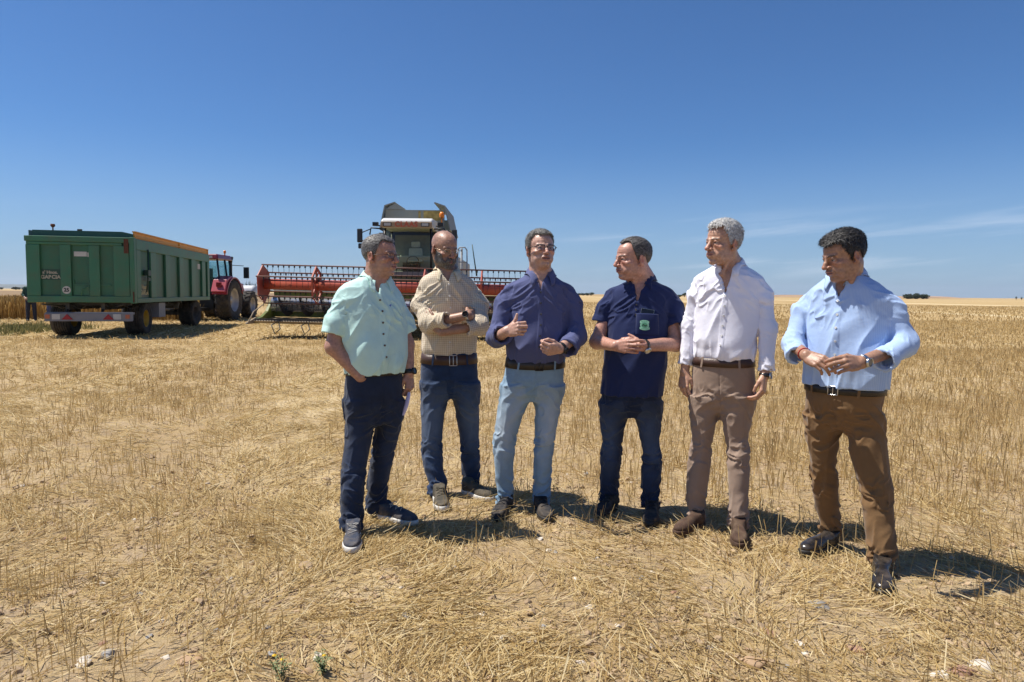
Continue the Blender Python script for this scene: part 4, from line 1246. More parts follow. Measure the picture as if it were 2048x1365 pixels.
PEOPLE.append(dict(
    label='man in navy polo shirt with green badge and clasped hands', shirt_label='navy polo shirt with chest pocket',
    D=4.25, px=1270, phi=-15, skin=SK4,
    torso=[(556, 1259, 1307, .075, .08), (564, 1251, 1315, .09, .095), (571, 1237, 1328, .105, .11), (579, 1221, 1341, .115, .12), (590, 1213, 1345, .125, .127), (615, 1209, 1344, .14, .13), (650, 1208, 1341, .158, .125), (690, 1207, 1337, .168, .12), (730, 1204, 1335, .168, .12), (765, 1200, 1331, .155, .12), (788, 1198, 1328, .15, .12)],
    neck=(1283, 558, 0), v=(1266, 606, -.13), vw=.043,
    head=dict(at=(1265, 519, -.05), phi=-69, pitch=2, scale=1.07, kw=dict(full=1.04, jaw=1.08, dchin=.9, nose=1.0, neck=64, hl=((0, 88), (20, 92), (34, 100), (46, 88), (56, 52), (66, 14), (76, -10), (88, 0), (97, 22), (112, 20), (128, -12), (145, -56), (180, -70)))),
    face=dict(beard=.2, beardc=(.24, .17, .15), browc=(.07, .055, .045), brow=1.1),
    hair=dict(top=12, side=8, clump=2.2, n=5200, len=20, comb=(-.1, -1, .0), mess=.22, lift=.12, seed=4),
    mhair=hair_material('hair_dark_grey', (.015, .013, .012), (.24, .22, .205), .18),
    sleeveR=dict(pts=[(1226, 586, .04), (1211, 614, .03), (1203, 645, .02)], rad=[.066, .062, .062], cuff=(.028, .002), join=.03),
    sleeveL=dict(pts=[(1330, 586, -.04), (1345, 612, -.05), (1353, 650, -.08)], rad=[.068, .068, .069], cuff=(.028, .002), join=.03),
    armR=dict(pts=[(1222, 592, .03), (1194, 684, -.03), (1231, 692, -.24)], rad=[.044, .048, .034]),
    armL=dict(pts=[(1336, 592, -.04), (1352, 688, -.10), (1286, 692, -.29)], rad=[.046, .050, .035]),
    handR=dict(to=(1262, 693, -.315), n=(-.3, -.95, .1), curls=[(12, 32, 18), (14, 34, 18), (18, 36, 18), (22, 38, 20)], thumb=[(40, 44, -22), (44, 74, -34), (36, 98, -40)]),
    handL=dict(to=(1252, 684, -.27), n=(.1, -.7, .65), curls=[(30, 40, 25), (34, 44, 25), (38, 48, 25), (42, 50, 25)], thumb=[(42, 44, -6), (55, 70, -6), (64, 95, -4)]),
    pelvis=[(765, 1202, 1326, .14, .115), (790, 1200, 1326, .14, .128), (815, 1198, 1326, .125, .125), (832, 1210, 1318, .10, .1)], crotch=(1262, 822),
    legR=[(805, 1198, 1262, .02), (830, 1199, 1256, .02), (860, 1202, 1248, .02), (890, 1204, 1244, .02), (905, 1201, 1243, .02), (945, 1201, 1240, .03), (975, 1198, 1238, .05), (993, 1201, 1236, .07)],
    legL=[(805, 1262, 1326, 0), (830, 1267, 1323, 0), (860, 1275, 1321, -.02), (890, 1282, 1320, -.03), (920, 1284, 1324, -.03), (960, 1281, 1322, -.04), (985, 1283, 1318, -.05), (1006, 1286, 1317, -.06)],
    lphiR=-28, lphiL=-10, shoeR=dict(toe=(1194, 1037), dir=-30), shoeL=dict(toe=(1300, 1054), dir=-14),
    mshirt=fabric('navy_pique', (.012, .022, .085), var=.05, sheen=.12), mcollar=fabric('navy_pique_collar', (.012, .022, .085)), mtrousers=fabric('indigo_denim', (.011, .02, .05), var=.3, fade=(.065, .095, .16), bump=.4), fade=.9,
    mshoe=black_suede, msole=dark_rub, mlace=lace_dark, mbutton=btn_dark, buttons=3, btn_to=(1262, 630, -.15), placket=.015, placket_to=(1262, 632, -.15),
    wear=[dict(side='L', name='watch', m=black_leather, w=.02, back=.012, face=(-.1, -.8, -.55), fr=.021, mc=steel, md=dial_cream)]))

PEOPLE.append(dict(
    label='tall grey haired man in white shirt and light brown trousers, arms hanging', shirt_label='white long sleeved shirt with cuffs turned back once',
    D=4.0, px=1448, phi=-26, skin=SK5,
    torso=[(527, 1434, 1483, .065, .07), (534, 1424, 1495, .08, .085), (542, 1409, 1508, .095, .10), (551, 1397, 1519, .107, .112), (562, 1391, 1525, .115, .118), (585, 1389, 1526, .12, .12), (620, 1388, 1523, .128, .115), (660, 1386, 1517, .13, .11), (695, 1384, 1513, .13, .108), (712, 1384, 1511, .125, .107), (722, 1387, 1508, .114, .105)],
    neck=(1459, 530, 0), v=(1448, 588, -.11), vw=.044,
    head=dict(at=(1446, 488, -.06), phi=-62, pitch=-1, scale=1.06, kw=dict(width=.94, full=.98, jaw=.95, chin=4, nose=1.08, neck=56, hl=((0, 80), (18, 82), (32, 92), (42, 90), (54, 62), (64, 20), (74, -4), (84, -2), (97, 22), (112, 20), (128, -12), (145, -52), (180, -64)))),
    face=dict(beard=.14, beardc=(.32, .27, .24), browc=(.10, .08, .065), brow=1.1, gaze=.1),
    hair=dict(top=15, side=6, clump=3, n=5600, len=19, comb=(.25, .25, .5), mess=.5, lift=.5, seed=5, quiff=3),
    mhair=hair_material('hair_silver', (.16, .155, .15), (.80, .79, .76), .46),
    sleeveR=dict(pts=[(1404, 560, .07), (1393, 590, .08), (1381, 650, .10), (1370, 729, .07)], rad=[.062, .057, .051, .042], cuff=(.075, .003), k=.03),
    sleeveL=dict(pts=[(1508, 560, -.08), (1526, 590, -.08), (1535, 655, -.09), (1533, 742, -.14)], rad=[.062, .056, .050, .043], cuff=(.068, .004), k=.03),
    armR=dict(pts=[(1402, 565, .07), (1382, 655, .10), (1369, 745, .06)], rad=[.048, .040, .029]),
    armL=dict(pts=[(1511, 565, -.08), (1535, 660, -.09), (1529, 753, -.15)], rad=[.048, .040, .029]),
    handR=dict(to=(1367, 786, .03), n=(-.8, -.55, 0), curls=RELAX, thumb=[(36, 44, -14), (40, 72, -26), (34, 96, -36)]), handL=dict(to=(1524, 792, -.18), n=(.75, -.6, 0), curls=[(30, 38, 20), (34, 44, 22), (38, 48, 24), (42, 50, 26)], thumb=[(36, 44, -14), (40, 72, -26), (34, 96, -36)]),
    pelvis=[(711, 1387, 1508, .118, .107), (730, 1382, 1511, .12, .115), (755, 1379, 1513, .12, .122), (785, 1378, 1514, .115, .125), (808, 1380, 1511, .105, .115), (822, 1395, 1500, .09, .1)], crotch=(1437, 815),
    legR=[(790, 1378, 1444, .03), (820, 1378, 1439, .03), (850, 1381, 1432, .02), (880, 1382, 1425, .01), (893, 1380, 1423, .01), (908, 1377, 1422, .01), (950, 1373, 1419, 0), (1000, 1371, 1413, 0), (1018, 1373, 1411, 0), (1033, 1377, 1409, 0)],
    legL=[(790, 1440, 1514, -.03), (820, 1438, 1507, -.03), (850, 1443, 1501, -.05), (880, 1449, 1496, -.06), (910, 1453, 1500, -.08), (950, 1455, 1500, -.10), (1000, 1457, 1497, -.12), (1030, 1455, 1497, -.13), (1045, 1458, 1495, -.13)],
    lphiR=-40, lphiL=-20, shoeR=dict(toe=(1350, 1070), dir=-48, len=.28, style='dress'), shoeL=dict(toe=(1479, 1096), dir=-17, len=.285, style='dress'),
    mshirt=fabric('white_poplin', (.78, .78, .87), var=.02, sheen=.05), mcollar=fabric('white_poplin_collar', (.80, .81, .90), var=.02), mtrousers=fabric('taupe_chino', (.285, .205, .155), var=.07), fade=0, tf=1.9,
    mshoe=brown_suede, msole=brown_suede, mlace=lace_dark, mbutton=btn_white, buttons=6,
    belt=((730, 0), (713, 0), .006, brown_leather, None),
    wear=[dict(side='L', name='watch', m=black_leather, w=.022, back=.004, face=(.85, -.5, .1), fr=.021, mc=steel, md=dial_black)]))

PEOPLE.append(dict(
    label='dark haired man in light blue shirt and brown trousers fiddling with his fingers', shirt_label='light blue long sleeved oxford shirt with rolled cuffs',
    D=3.5, px=1690, phi=-46, skin=SK6,
    torso=[(550, 1658, 1729, .07, .075), (558, 1648, 1743, .085, .09), (568, 1634, 1758, .10, .105), (578, 1620, 1770, .112, .118), (590, 1611, 1780, .122, .125), (612, 1607, 1786, .135, .125), (650, 1605, 1787, .152, .12), (690, 1605, 1785, .162, .118), (730, 1604, 1783, .162, .118), (752, 1602, 1782, .158, .118), (770, 1600, 1780, .155, .118)],
    neck=(1695, 553, 0), v=(1676, 598, -.13), vw=.037,
    head=dict(at=(1687, 513, -.08), phi=-79, pitch=14, scale=1.02, kw=dict(full=1.02, jaw=1.0, dchin=.6, nose=1.05, neck=62, hl=((0, 68), (22, 70), (36, 76), (48, 66), (58, 40), (68, 10), (76, -22), (86, -14), (97, 20), (112, 18), (128, -12), (145, -52), (180, -64)))),
    face=dict(beard=.22, beardc=(.14, .10, .085), browc=(.02, .016, .014), brow=1.0, gazez=-.3),
    hair=dict(top=17, side=8, clump=3, n=5200, len=18, comb=(.2, .5, .3), mess=.6, lift=.4, seed=6, quiff=7),
    mhair=hair_material('hair_black', (.007, .006, .006), (.075, .07, .065), .30),
    sleeveR=dict(pts=[(1622, 596, .12), (1605, 620, .12), (1587, 688, .07), (1594, 712, -.03)], rad=[.065, .060, .056, .054], cuff=(.05, .008), k=.035),
    sleeveL=dict(pts=[(1764, 596, -.13), (1786, 620, -.14), (1812, 688, -.18), (1766, 722, -.31)], rad=[.068, .062, .058, .055], cuff=(.06, .009), k=.035),
    armR=dict(pts=[(1622, 600, .11), (1587, 690, .07), (1612, 711, -.12)], rad=[.05, .046, .032]),
    armL=dict(pts=[(1766, 600, -.13), (1811, 690, -.18), (1722, 725, -.37)], rad=[.054, .048, .033]),
    handR=dict(to=(1638, 722, -.19), n=(-.3, -.8, .5), spread=.5, curls=[(22, 34, 20), (26, 38, 22), (30, 44, 24), (36, 50, 26)], thumb=[(38, 50, -22), (34, 80, -36), (22, 102, -46)]),
    handL=dict(to=(1692, 726, -.40), n=(.2, -.85, .45), spread=.5, curls=[(26, 36, 20), (30, 42, 22), (38, 50, 24), (44, 54, 26)], thumb=[(40, 48, -18), (40, 78, -30), (30, 102, -38)]),
    pelvis=[(754, 1606, 1776, .148, .116), (780, 1606, 1772, .145, .125), (805, 1606, 1768, .14, .13), (835, 1607, 1768, .125, .13), (858, 1620, 1760, .105, .11)], crotch=(1685, 856),
    legR=[(830, 1607, 1692, .07), (850, 1609, 1684, .07), (885, 1613, 1677, .08), (915, 1618, 1673, .08), (950, 1621, 1674, .10), (1000, 1627, 1680, .13), (1040, 1634, 1683, .16), (1064, 1641, 1684, .18)],
    legL=[(830, 1683, 1769, -.04), (850, 1686, 1770, -.05), (885, 1693, 1774, -.08), (920, 1701, 1777, -.10), (955, 1711, 1781, -.12), (985, 1719, 1786, -.13), (1020, 1725, 1789, -.15), (1060, 1729, 1791, -.17), (1100, 1735, 1792, -.19), (1121, 1744, 1785, -.20)],
    lphiR=-55, lphiL=-30, shoeR=dict(toe=(1601, 1109), dir=-62, style='dress'), shoeL=dict(toe=(1764, 1192), dir=-28, style='dress'),
    mshirt=fabric('light_blue_oxford', (.35, .49, .75), ('stripe', .006, .35), (.55, .66, .86), var=.03), mcollar=fabric('light_blue_collar', (.38, .52, .77), var=.03), mtrousers=fabric('brown_chino', (.185, .105, .045), var=.08), fade=0, tf=2.6,
    mshoe=black_leather, msole=dark_rub, mlace=lace_dark, mbutton=btn_white, buttons=6, belt=((784, 0), (768, 0), .0, dark_leather, steel),
    wear=[dict(side='L', name='watch', m=steel, w=.02, back=.012, face=(.1, -.85, -.1), fr=.022, mc=steel, md=dial_grey), dict(side='R', name='bracelet', m=mat('red_cord', (.45, .03, .02), .7), w=.005, th=.0035, back=.022)]))

for sp in PEOPLE:
    ck = math.cos(math.atan((sp['px'] - 1024) / FPX)) * .95
    for sd in 'RL':
        for n_ in ('sleeve', 'arm'): sp[n_ + sd]['rad'] = [r_ * ck for r_ in sp[n_ + sd]['rad']]
        r_ = sp['arm' + sd]['rad']; r_[0] *= .72; r_[1] *= (.84 if len(sp['sleeve' + sd]['pts']) > 3 else 1)
        a = sp['sleeve' + sd]; q = a['pts']; q[0] = (q[0][0], q[0][1] + 9, q[0][2]); q[1] = (q[1][0], q[1][1] + 3, q[1][2]); a['rad'][0] *= .90; a['rad'][1] *= .97
        a = sp['arm' + sd]['pts']; a[0] = (a[0][0], a[0][1] + 8, a[0][2])
        lg = sp['leg' + sd]; q = lg[-1]; lg[-1] = (q[0] + 7, q[1] - 1, q[2] + 1, q[3])
        for i, k in ((0, 1.24), (1, 1.16), (2, 1.1)): lg[i] = (*lg[i][:4], k)
    pv = sp['pelvis']; pv[-2] = (*pv[-2][:3], pv[-2][3] * .90, pv[-2][4]); pv[-1] = (*pv[-1][:3], pv[-1][3] * .80, pv[-1][4] * .95)
for sp in PEOPLE: sp['folds'], sp['tfolds'] = auto_folds(sp, sp.get('sf', 1.0))
BUILT = {}
def build_people():
    ps = [Person(sp) for sp in PEOPLE]
    with ThreadPoolExecutor(4) as ex: list(ex.map(lambda p: p.run(), ps))
    for p in ps: BUILT[p.sp['px']] = (p,) + assemble(p, M)
build_people()
# ------------------------------------------------------------------ light and sky
SUN_TO = nrm([-.455, .055, .888])
EL, AZ = math.asin(SUN_TO[2]), math.atan2(SUN_TO[0], SUN_TO[1])
w = bpy.data.worlds.new('World'); scene.world = w; w.use_nodes = True
nt = w.node_tree; LK = nt.links.new
sky = nt.nodes.new('ShaderNodeTexSky'); sky.sky_type = 'NISHITA'; sky.sun_disc = False
sky.sun_elevation = EL; sky.sun_rotation = AZ; sky.altitude = 700; sky.air_density = 1.0; sky.dust_density = .6; sky.ozone_density = 2.2
bg = nt.nodes['Background']; bg.inputs[1].default_value = SKY_STRENGTH
tc = nt.nodes.new('ShaderNodeTexCoord')
def wm(op, a, b=None, c=None):
    x = nt.nodes.new('ShaderNodeMath'); x.operation = op
    for i, v in enumerate((a, b, c)):
        if v is None: continue
        if isinstance(v, (int, float)): x.inputs[i].default_value = v
        else: LK(v, x.inputs[i])
    return x.outputs[0]
sx = nt.nodes.new('ShaderNodeSeparateXYZ'); LK(tc.outputs['Generated'], sx.inputs[0])
az = wm('ARCTAN2', sx.outputs[0], sx.outputs[1]); el = wm('ARCSINE', sx.outputs[2])
# thin cirrus: long streaks rising slightly to the east
cb = nt.nodes.new('ShaderNodeCombineXYZ'); LK(wm('MULTIPLY', az, 3.6), cb.inputs[0]); LK(wm('MULTIPLY', wm('SUBTRACT', el, wm('MULTIPLY', az, .085)), 40.0), cb.inputs[1])
n1 = nt.nodes.new('ShaderNodeTexNoise'); n1.inputs['Scale'].default_value = 1.0; n1.inputs['Detail'].default_value = 6; n1.inputs['Roughness'].default_value = .55; n1.inputs['Distortion'].default_value = .35
LK(cb.outputs[0], n1.inputs['Vector'])
def wr(v, a, b, c, d):
    x = nt.nodes.new('ShaderNodeMapRange'); x.interpolation_type = 'SMOOTHSTEP'
    for i, q in enumerate((a, b, c, d)): x.inputs[i + 1].default_value = q
    LK(v, x.inputs[0]); return x.outputs[0]
cl = wr(n1.outputs['Fac'], .46, .76, 0, 1)
cl = wm('MULTIPLY', cl, wm('MULTIPLY', wr(el, .015, .05, 0, 1), wr(el, .075, .125, 1, 0)))
cl = wm('MULTIPLY', cl, wr(az, -.02, .22, .12, 1))
cl = wm('MULTIPLY', cl, CLOUD_AMT)
tint = nt.nodes.new('ShaderNodeMix'); tint.data_type = 'RGBA'; tint.blend_type = 'MULTIPLY'; tint.inputs[0].default_value = 1
LK(sky.outputs[0], tint.inputs[6]); tint.inputs[7].default_value = (*SKY_TINT, 1)
mx = nt.nodes.new('ShaderNodeMix'); mx.data_type = 'RGBA'
hz = nt.nodes.new('ShaderNodeMix'); hz.data_type = 'RGBA'; LK(wr(el, -.02, .22, .62, 0), hz.inputs[0]); LK(tint.outputs[2], hz.inputs[6]); hz.inputs[7].default_value = (3.9, 5.3, 7.4, 1)
LK(cl, mx.inputs[0]); LK(hz.outputs[2], mx.inputs[6]); mx.inputs[7].default_value = (9.5, 10.2, 11.5, 1)
LK(mx.outputs[2], bg.inputs[0])
sl = bpy.data.lights.new('sun', 'SUN'); sl.energy = SUN_E; sl.angle = R(.53); sl.color = (1, .94, .85)
so = bpy.data.objects.new('sun', sl); C.objects.link(so); so.rotation_euler = Vector(-SUN_TO).to_track_quat('-Z', 'Y').to_euler()
scene.view_settings.exposure = EXPOSURE

# ------------------------------------------------------------------ ground
def band(x, y):
    """light swaths of threshed straw running away from the camera, 0..1"""
    wob = (vnoise(np.stack([x * .16, y * .16, 0 * x], -1), 2) - .5) * 2.6
    cl_ = x * math.cos(R(15)) + y * math.sin(R(15)) + wob
    cr_ = x * math.cos(R(-21)) + y * math.sin(R(-21)) + wob * .6
    bl = .5 + .5 * np.sin(cl_ * 2 * math.pi / 2.7 + .9); br = .5 + .5 * np.sin(cr_ * 2 * math.pi / 6.2 + 1.0)
    k = sstep(-1.2, 1.6, x - .03 * y)
    return bl * (1 - k) + (br * .55) * k

def height(x, y):
    P = np.stack([x, y, 0 * x], -1); near = sstep(40, 8, np.abs(y))
    h = (fbm(P / .6, 1, 3) - .5) * .05 + (fbm(P / .13, 5, 3) - .5) * .040
    return (h * near - .010).astype(float)

def build_ground():
    d = np.concatenate([[-400, -60, -12, -4, -1.0, .2], .6 * 1.0125 ** np.arange(0, 760)]); nC = 560
    t = np.linspace(-1, 1, nC); t = np.sign(t) * (np.abs(t) ** 1.15)
    W = 1.35 * np.abs(d) + 7; X = t[None] * W[:, None]; Y = np.repeat(d[:, None], nC, 1)
    Z = height(X, Y)
    V = np.stack([X, Y, Z], -1).reshape(-1, 3); idx = np.arange(len(V)).reshape(len(d), nC)
    Fc = np.stack([idx[:-1, :-1], idx[:-1, 1:], idx[1:, 1:], idx[1:, :-1]], -1).reshape(-1, 4)
    me = mesh_np('field_ground', V, Fc); a = me.attributes.new('band', 'FLOAT', 'POINT'); a.data.foreach_set('value', band(X, Y).astype(F32).ravel())
    m, nt, b = new_mat('stubble_soil'); L = nt.links.new
    tc = nt.nodes.new('ShaderNodeTexCoord'); O = tc.outputs['Object']
    def noise(scale, det=6, ro=.6, vec=O, dist=0.0):
        n = nt.nodes.new('ShaderNodeTexNoise'); n.inputs['Scale'].default_value = scale; n.inputs['Detail'].default_value = det; n.inputs['Roughness'].default_value = ro; n.inputs['Distortion'].default_value = dist
        L(vec, n.inputs['Vector']); return n.outputs['Fac']
    def mr(v, a_, b_, c_, d_):
        x = nt.nodes.new('ShaderNodeMapRange')
        for i, q in enumerate((a_, b_, c_, d_)): x.inputs[i + 1].default_value = q
        L(v, x.inputs[0]); return x.outputs[0]
    def mix(f, a_, b_, mode='MIX'):
        x = nt.nodes.new('ShaderNodeMix'); x.data_type = 'RGBA'; x.blend_type = mode
        if isinstance(f, (int, float)): x.inputs[0].default_value = f
        else: L(f, x.inputs[0])
        for i, q in ((6, a_), (7, b_)):
            if isinstance(q, tuple): x.inputs[i].default_value = (*q, 1)
            else: L(q, x.inputs[i])
        return x.outputs[2]
    def mt(op, a_, b_):
        x = nt.nodes.new('ShaderNodeMath'); x.operation = op; x.use_clamp = True
        for i, q in enumerate((a_, b_)):
            if isinstance(q, (int, float)): x.inputs[i].default_value = q
            else: L(q, x.inputs[i])
        return x.outputs[0]
    sp = nt.nodes.new('ShaderNodeSeparateXYZ'); L(O, sp.inputs[0])
    soil = mix(mr(noise(2.2, 8), .3, .7, 0, 1), SOIL_A, SOIL_B)
    soil = mix(mr(noise(38, 4, .7), .35, .7, 0, .55), soil, (.50, .40, .28))
    straw = mix(mr(noise(24, 6, .7, dist=.8), .3, .7, 0, 1), STRAW_A, STRAW_B)
    far = mr(sp.outputs[1], 5, 30, 0, 1)
    ba = nt.nodes.new('ShaderNodeAttribute'); ba.attribute_name = 'band'
    cov = mt('ADD', mt('MULTIPLY', mr(noise(5.5, 7, .7), .38, .62, 0, 1), .75), mt('MULTIPLY', far, .55))
    col = mix(cov, soil, straw)
    col = mix(mt('MULTIPLY', mr(ba.outputs['Fac'], .55, .95, 0, 1), mr(noise(1.3, 6), .3, .65, 0, .75)), col, STRAW_L)
    # broad tonal drifts, long thin ones far out
    mp = nt.nodes.new('ShaderNodeMapping'); mp.inputs['Scale'].default_value = (.035, .008, 1); mp.inputs['Rotation'].default_value = (0, 0, R(8)); L(O, mp.inputs['Vector'])
    col = mix(mt('MULTIPLY', mr(noise(1.0, 5, .55, mp.outputs[0]), .38, .66, 0, .6), far), col, (.30, .195, .085))
    col = mix(mt('MULTIPLY', mr(noise(2.3, 4, .5, mp.outputs[0]), .52, .66, 0, .75), mr(sp.outputs[1], 30, 90, 0, 1)), col, (.52, .40, .22))
    col = mix(mr(noise(.55, 6), .42, .66, 0, .55), col, (.29, .185, .08))
    # ploughed brown strip and pale bands near the horizon
    for (x0, x1, y0, y1, c_, amt) in ((-400, -30, 75, 420, (.21, .145, .085), .9), (36, 39.5, 20, 400, (.58, .47, .28), .9), (84, 92, 20, 500, (.58, .47, .28), .9), (-40, 500, 600, 2500, (.30, .20, .10), .7)):
        wx = noise(.05, 3)
        f = mt('MULTIPLY', mt('MULTIPLY', mr(sp.outputs[0], x0 - 1, x0 + 1, 0, 1), mr(sp.outputs[0], x1 - 1, x1 + 1, 1, 0)), mt('MULTIPLY', mr(sp.outputs[1], y0 - 6, y0 + 6, 0, 1), mr(sp.outputs[1], y1 - 20, y1 + 20, 1, 0)))
        col = mix(mt('MULTIPLY', f, amt), col, c_)
    L(col, b.inputs['Base Color']); b.inputs['Roughness'].default_value = .95; b.inputs['Specular IOR Level'].default_value = .15
    bp = nt.nodes.new('ShaderNodeBump'); bp.inputs['Strength'].default_value = .9; bp.inputs['Distance'].default_value = .03
    hs = mt('ADD', mt('MULTIPLY', noise(30, 8, .75, dist=1.0), .6), mt('MULTIPLY', noise(110, 3, .6), .35)); L(hs, bp.inputs['Height']); L(bp.outputs[0], b.inputs['Normal'])
    o = link('ground', me, m); o['kind'] = 'structure'
    return o
GROUND = build_ground()

# ------------------------------------------------------------------ straw
def straw_mat(name, cols):
    m, nt, b = new_mat(name); L = nt.links.new
    g = nt.nodes.new('ShaderNodeNewGeometry'); r = nt.nodes.new('ShaderNodeValToRGB')
    e = r.color_ramp.elements
    e[0].color = (*cols[0], 1); e[1].color = (*cols[-1], 1)
    for i, c in enumerate(cols[1:-1]): x = e.new((i + 1) / (len(cols) - 1)); x.color = (*c, 1)
    L(g.outputs['Random Per Island'], r.inputs[0]); L(r.outputs[0], b.inputs['Base Color'])
    b.inputs['Roughness'].default_value = .7; b.inputs['Specular IOR Level'].default_value = .25
    out = nt.nodes['Material Output']; tr = nt.nodes.new('ShaderNodeBsdfTranslucent'); L(r.outputs[0], tr.inputs[0])
    ms = nt.nodes.new('ShaderNodeMixShader'); ms.inputs[0].default_value = .40; L(b.outputs[0], ms.inputs[1]); L(tr.outputs[0], ms.inputs[2]); L(ms.outputs[0], out.inputs[0])
    return m

def blades(x, y, z, ln, lean, az, w, rng, head=None, bend=.25):
    """ribbons of two segments; az = lean heading, lean from vertical in radians"""
    n = len(x)
    d = np.stack([np.sin(lean) * np.cos(az), np.sin(lean) * np.sin(az), np.cos(lean)], -1)
    l2 = np.clip(lean + rng.normal(0, bend, n), -.3, 1.62)
    d2 = np.stack([np.sin(l2) * np.cos(az), np.sin(l2) * np.sin(az), np.cos(l2)], -1)
    P0 = np.stack([x, y, z], -1)
    k = rng.uniform(.4, .65, n)[:, None] * ln[:, None]
    P1 = P0 + d * k; P2 = P1 + d2 * (ln[:, None] - k)
    P2[:, 2] = np.maximum(P2[:, 2], P0[:, 2] + .003)
    fa = rng.uniform(0, math.pi, n); s = np.stack([np.cos(fa), np.sin(fa), .3 * rng.normal(0, 1, n)], -1)
    s -= d * (s * d).sum(1, keepdims=True); s /= np.linalg.norm(s, axis=1, keepdims=True); s *= (w * .5)[:, None]
    tipw = np.where(head, 1.9, .75)[:, None] if head is not None else .75
    V = np.stack([P0 - s, P0 + s, P1 - s, P1 + s, P2 - s * tipw, P2 + s * tipw], 1).reshape(-1, 3)
    i = np.arange(n)[:, None] * 6
    return V, np.stack([i + [0, 1, 3, 2], i + [2, 3, 5, 4]], 1).reshape(-1, 4)

def scatter(rng, d0, d1, dens, side=1.0):
    """random points over the visible wedge between depths d0, d1"""
    A = .92 * (d1 * d1 - d0 * d0) + 3.0 * (d1 - d0); n = int(A * dens)
    y = np.sqrt(rng.uniform(d0 * d0, d1 * d1, n)); x = rng.uniform(-1, 1, n) * (.88 * y + .9)
    return x, y

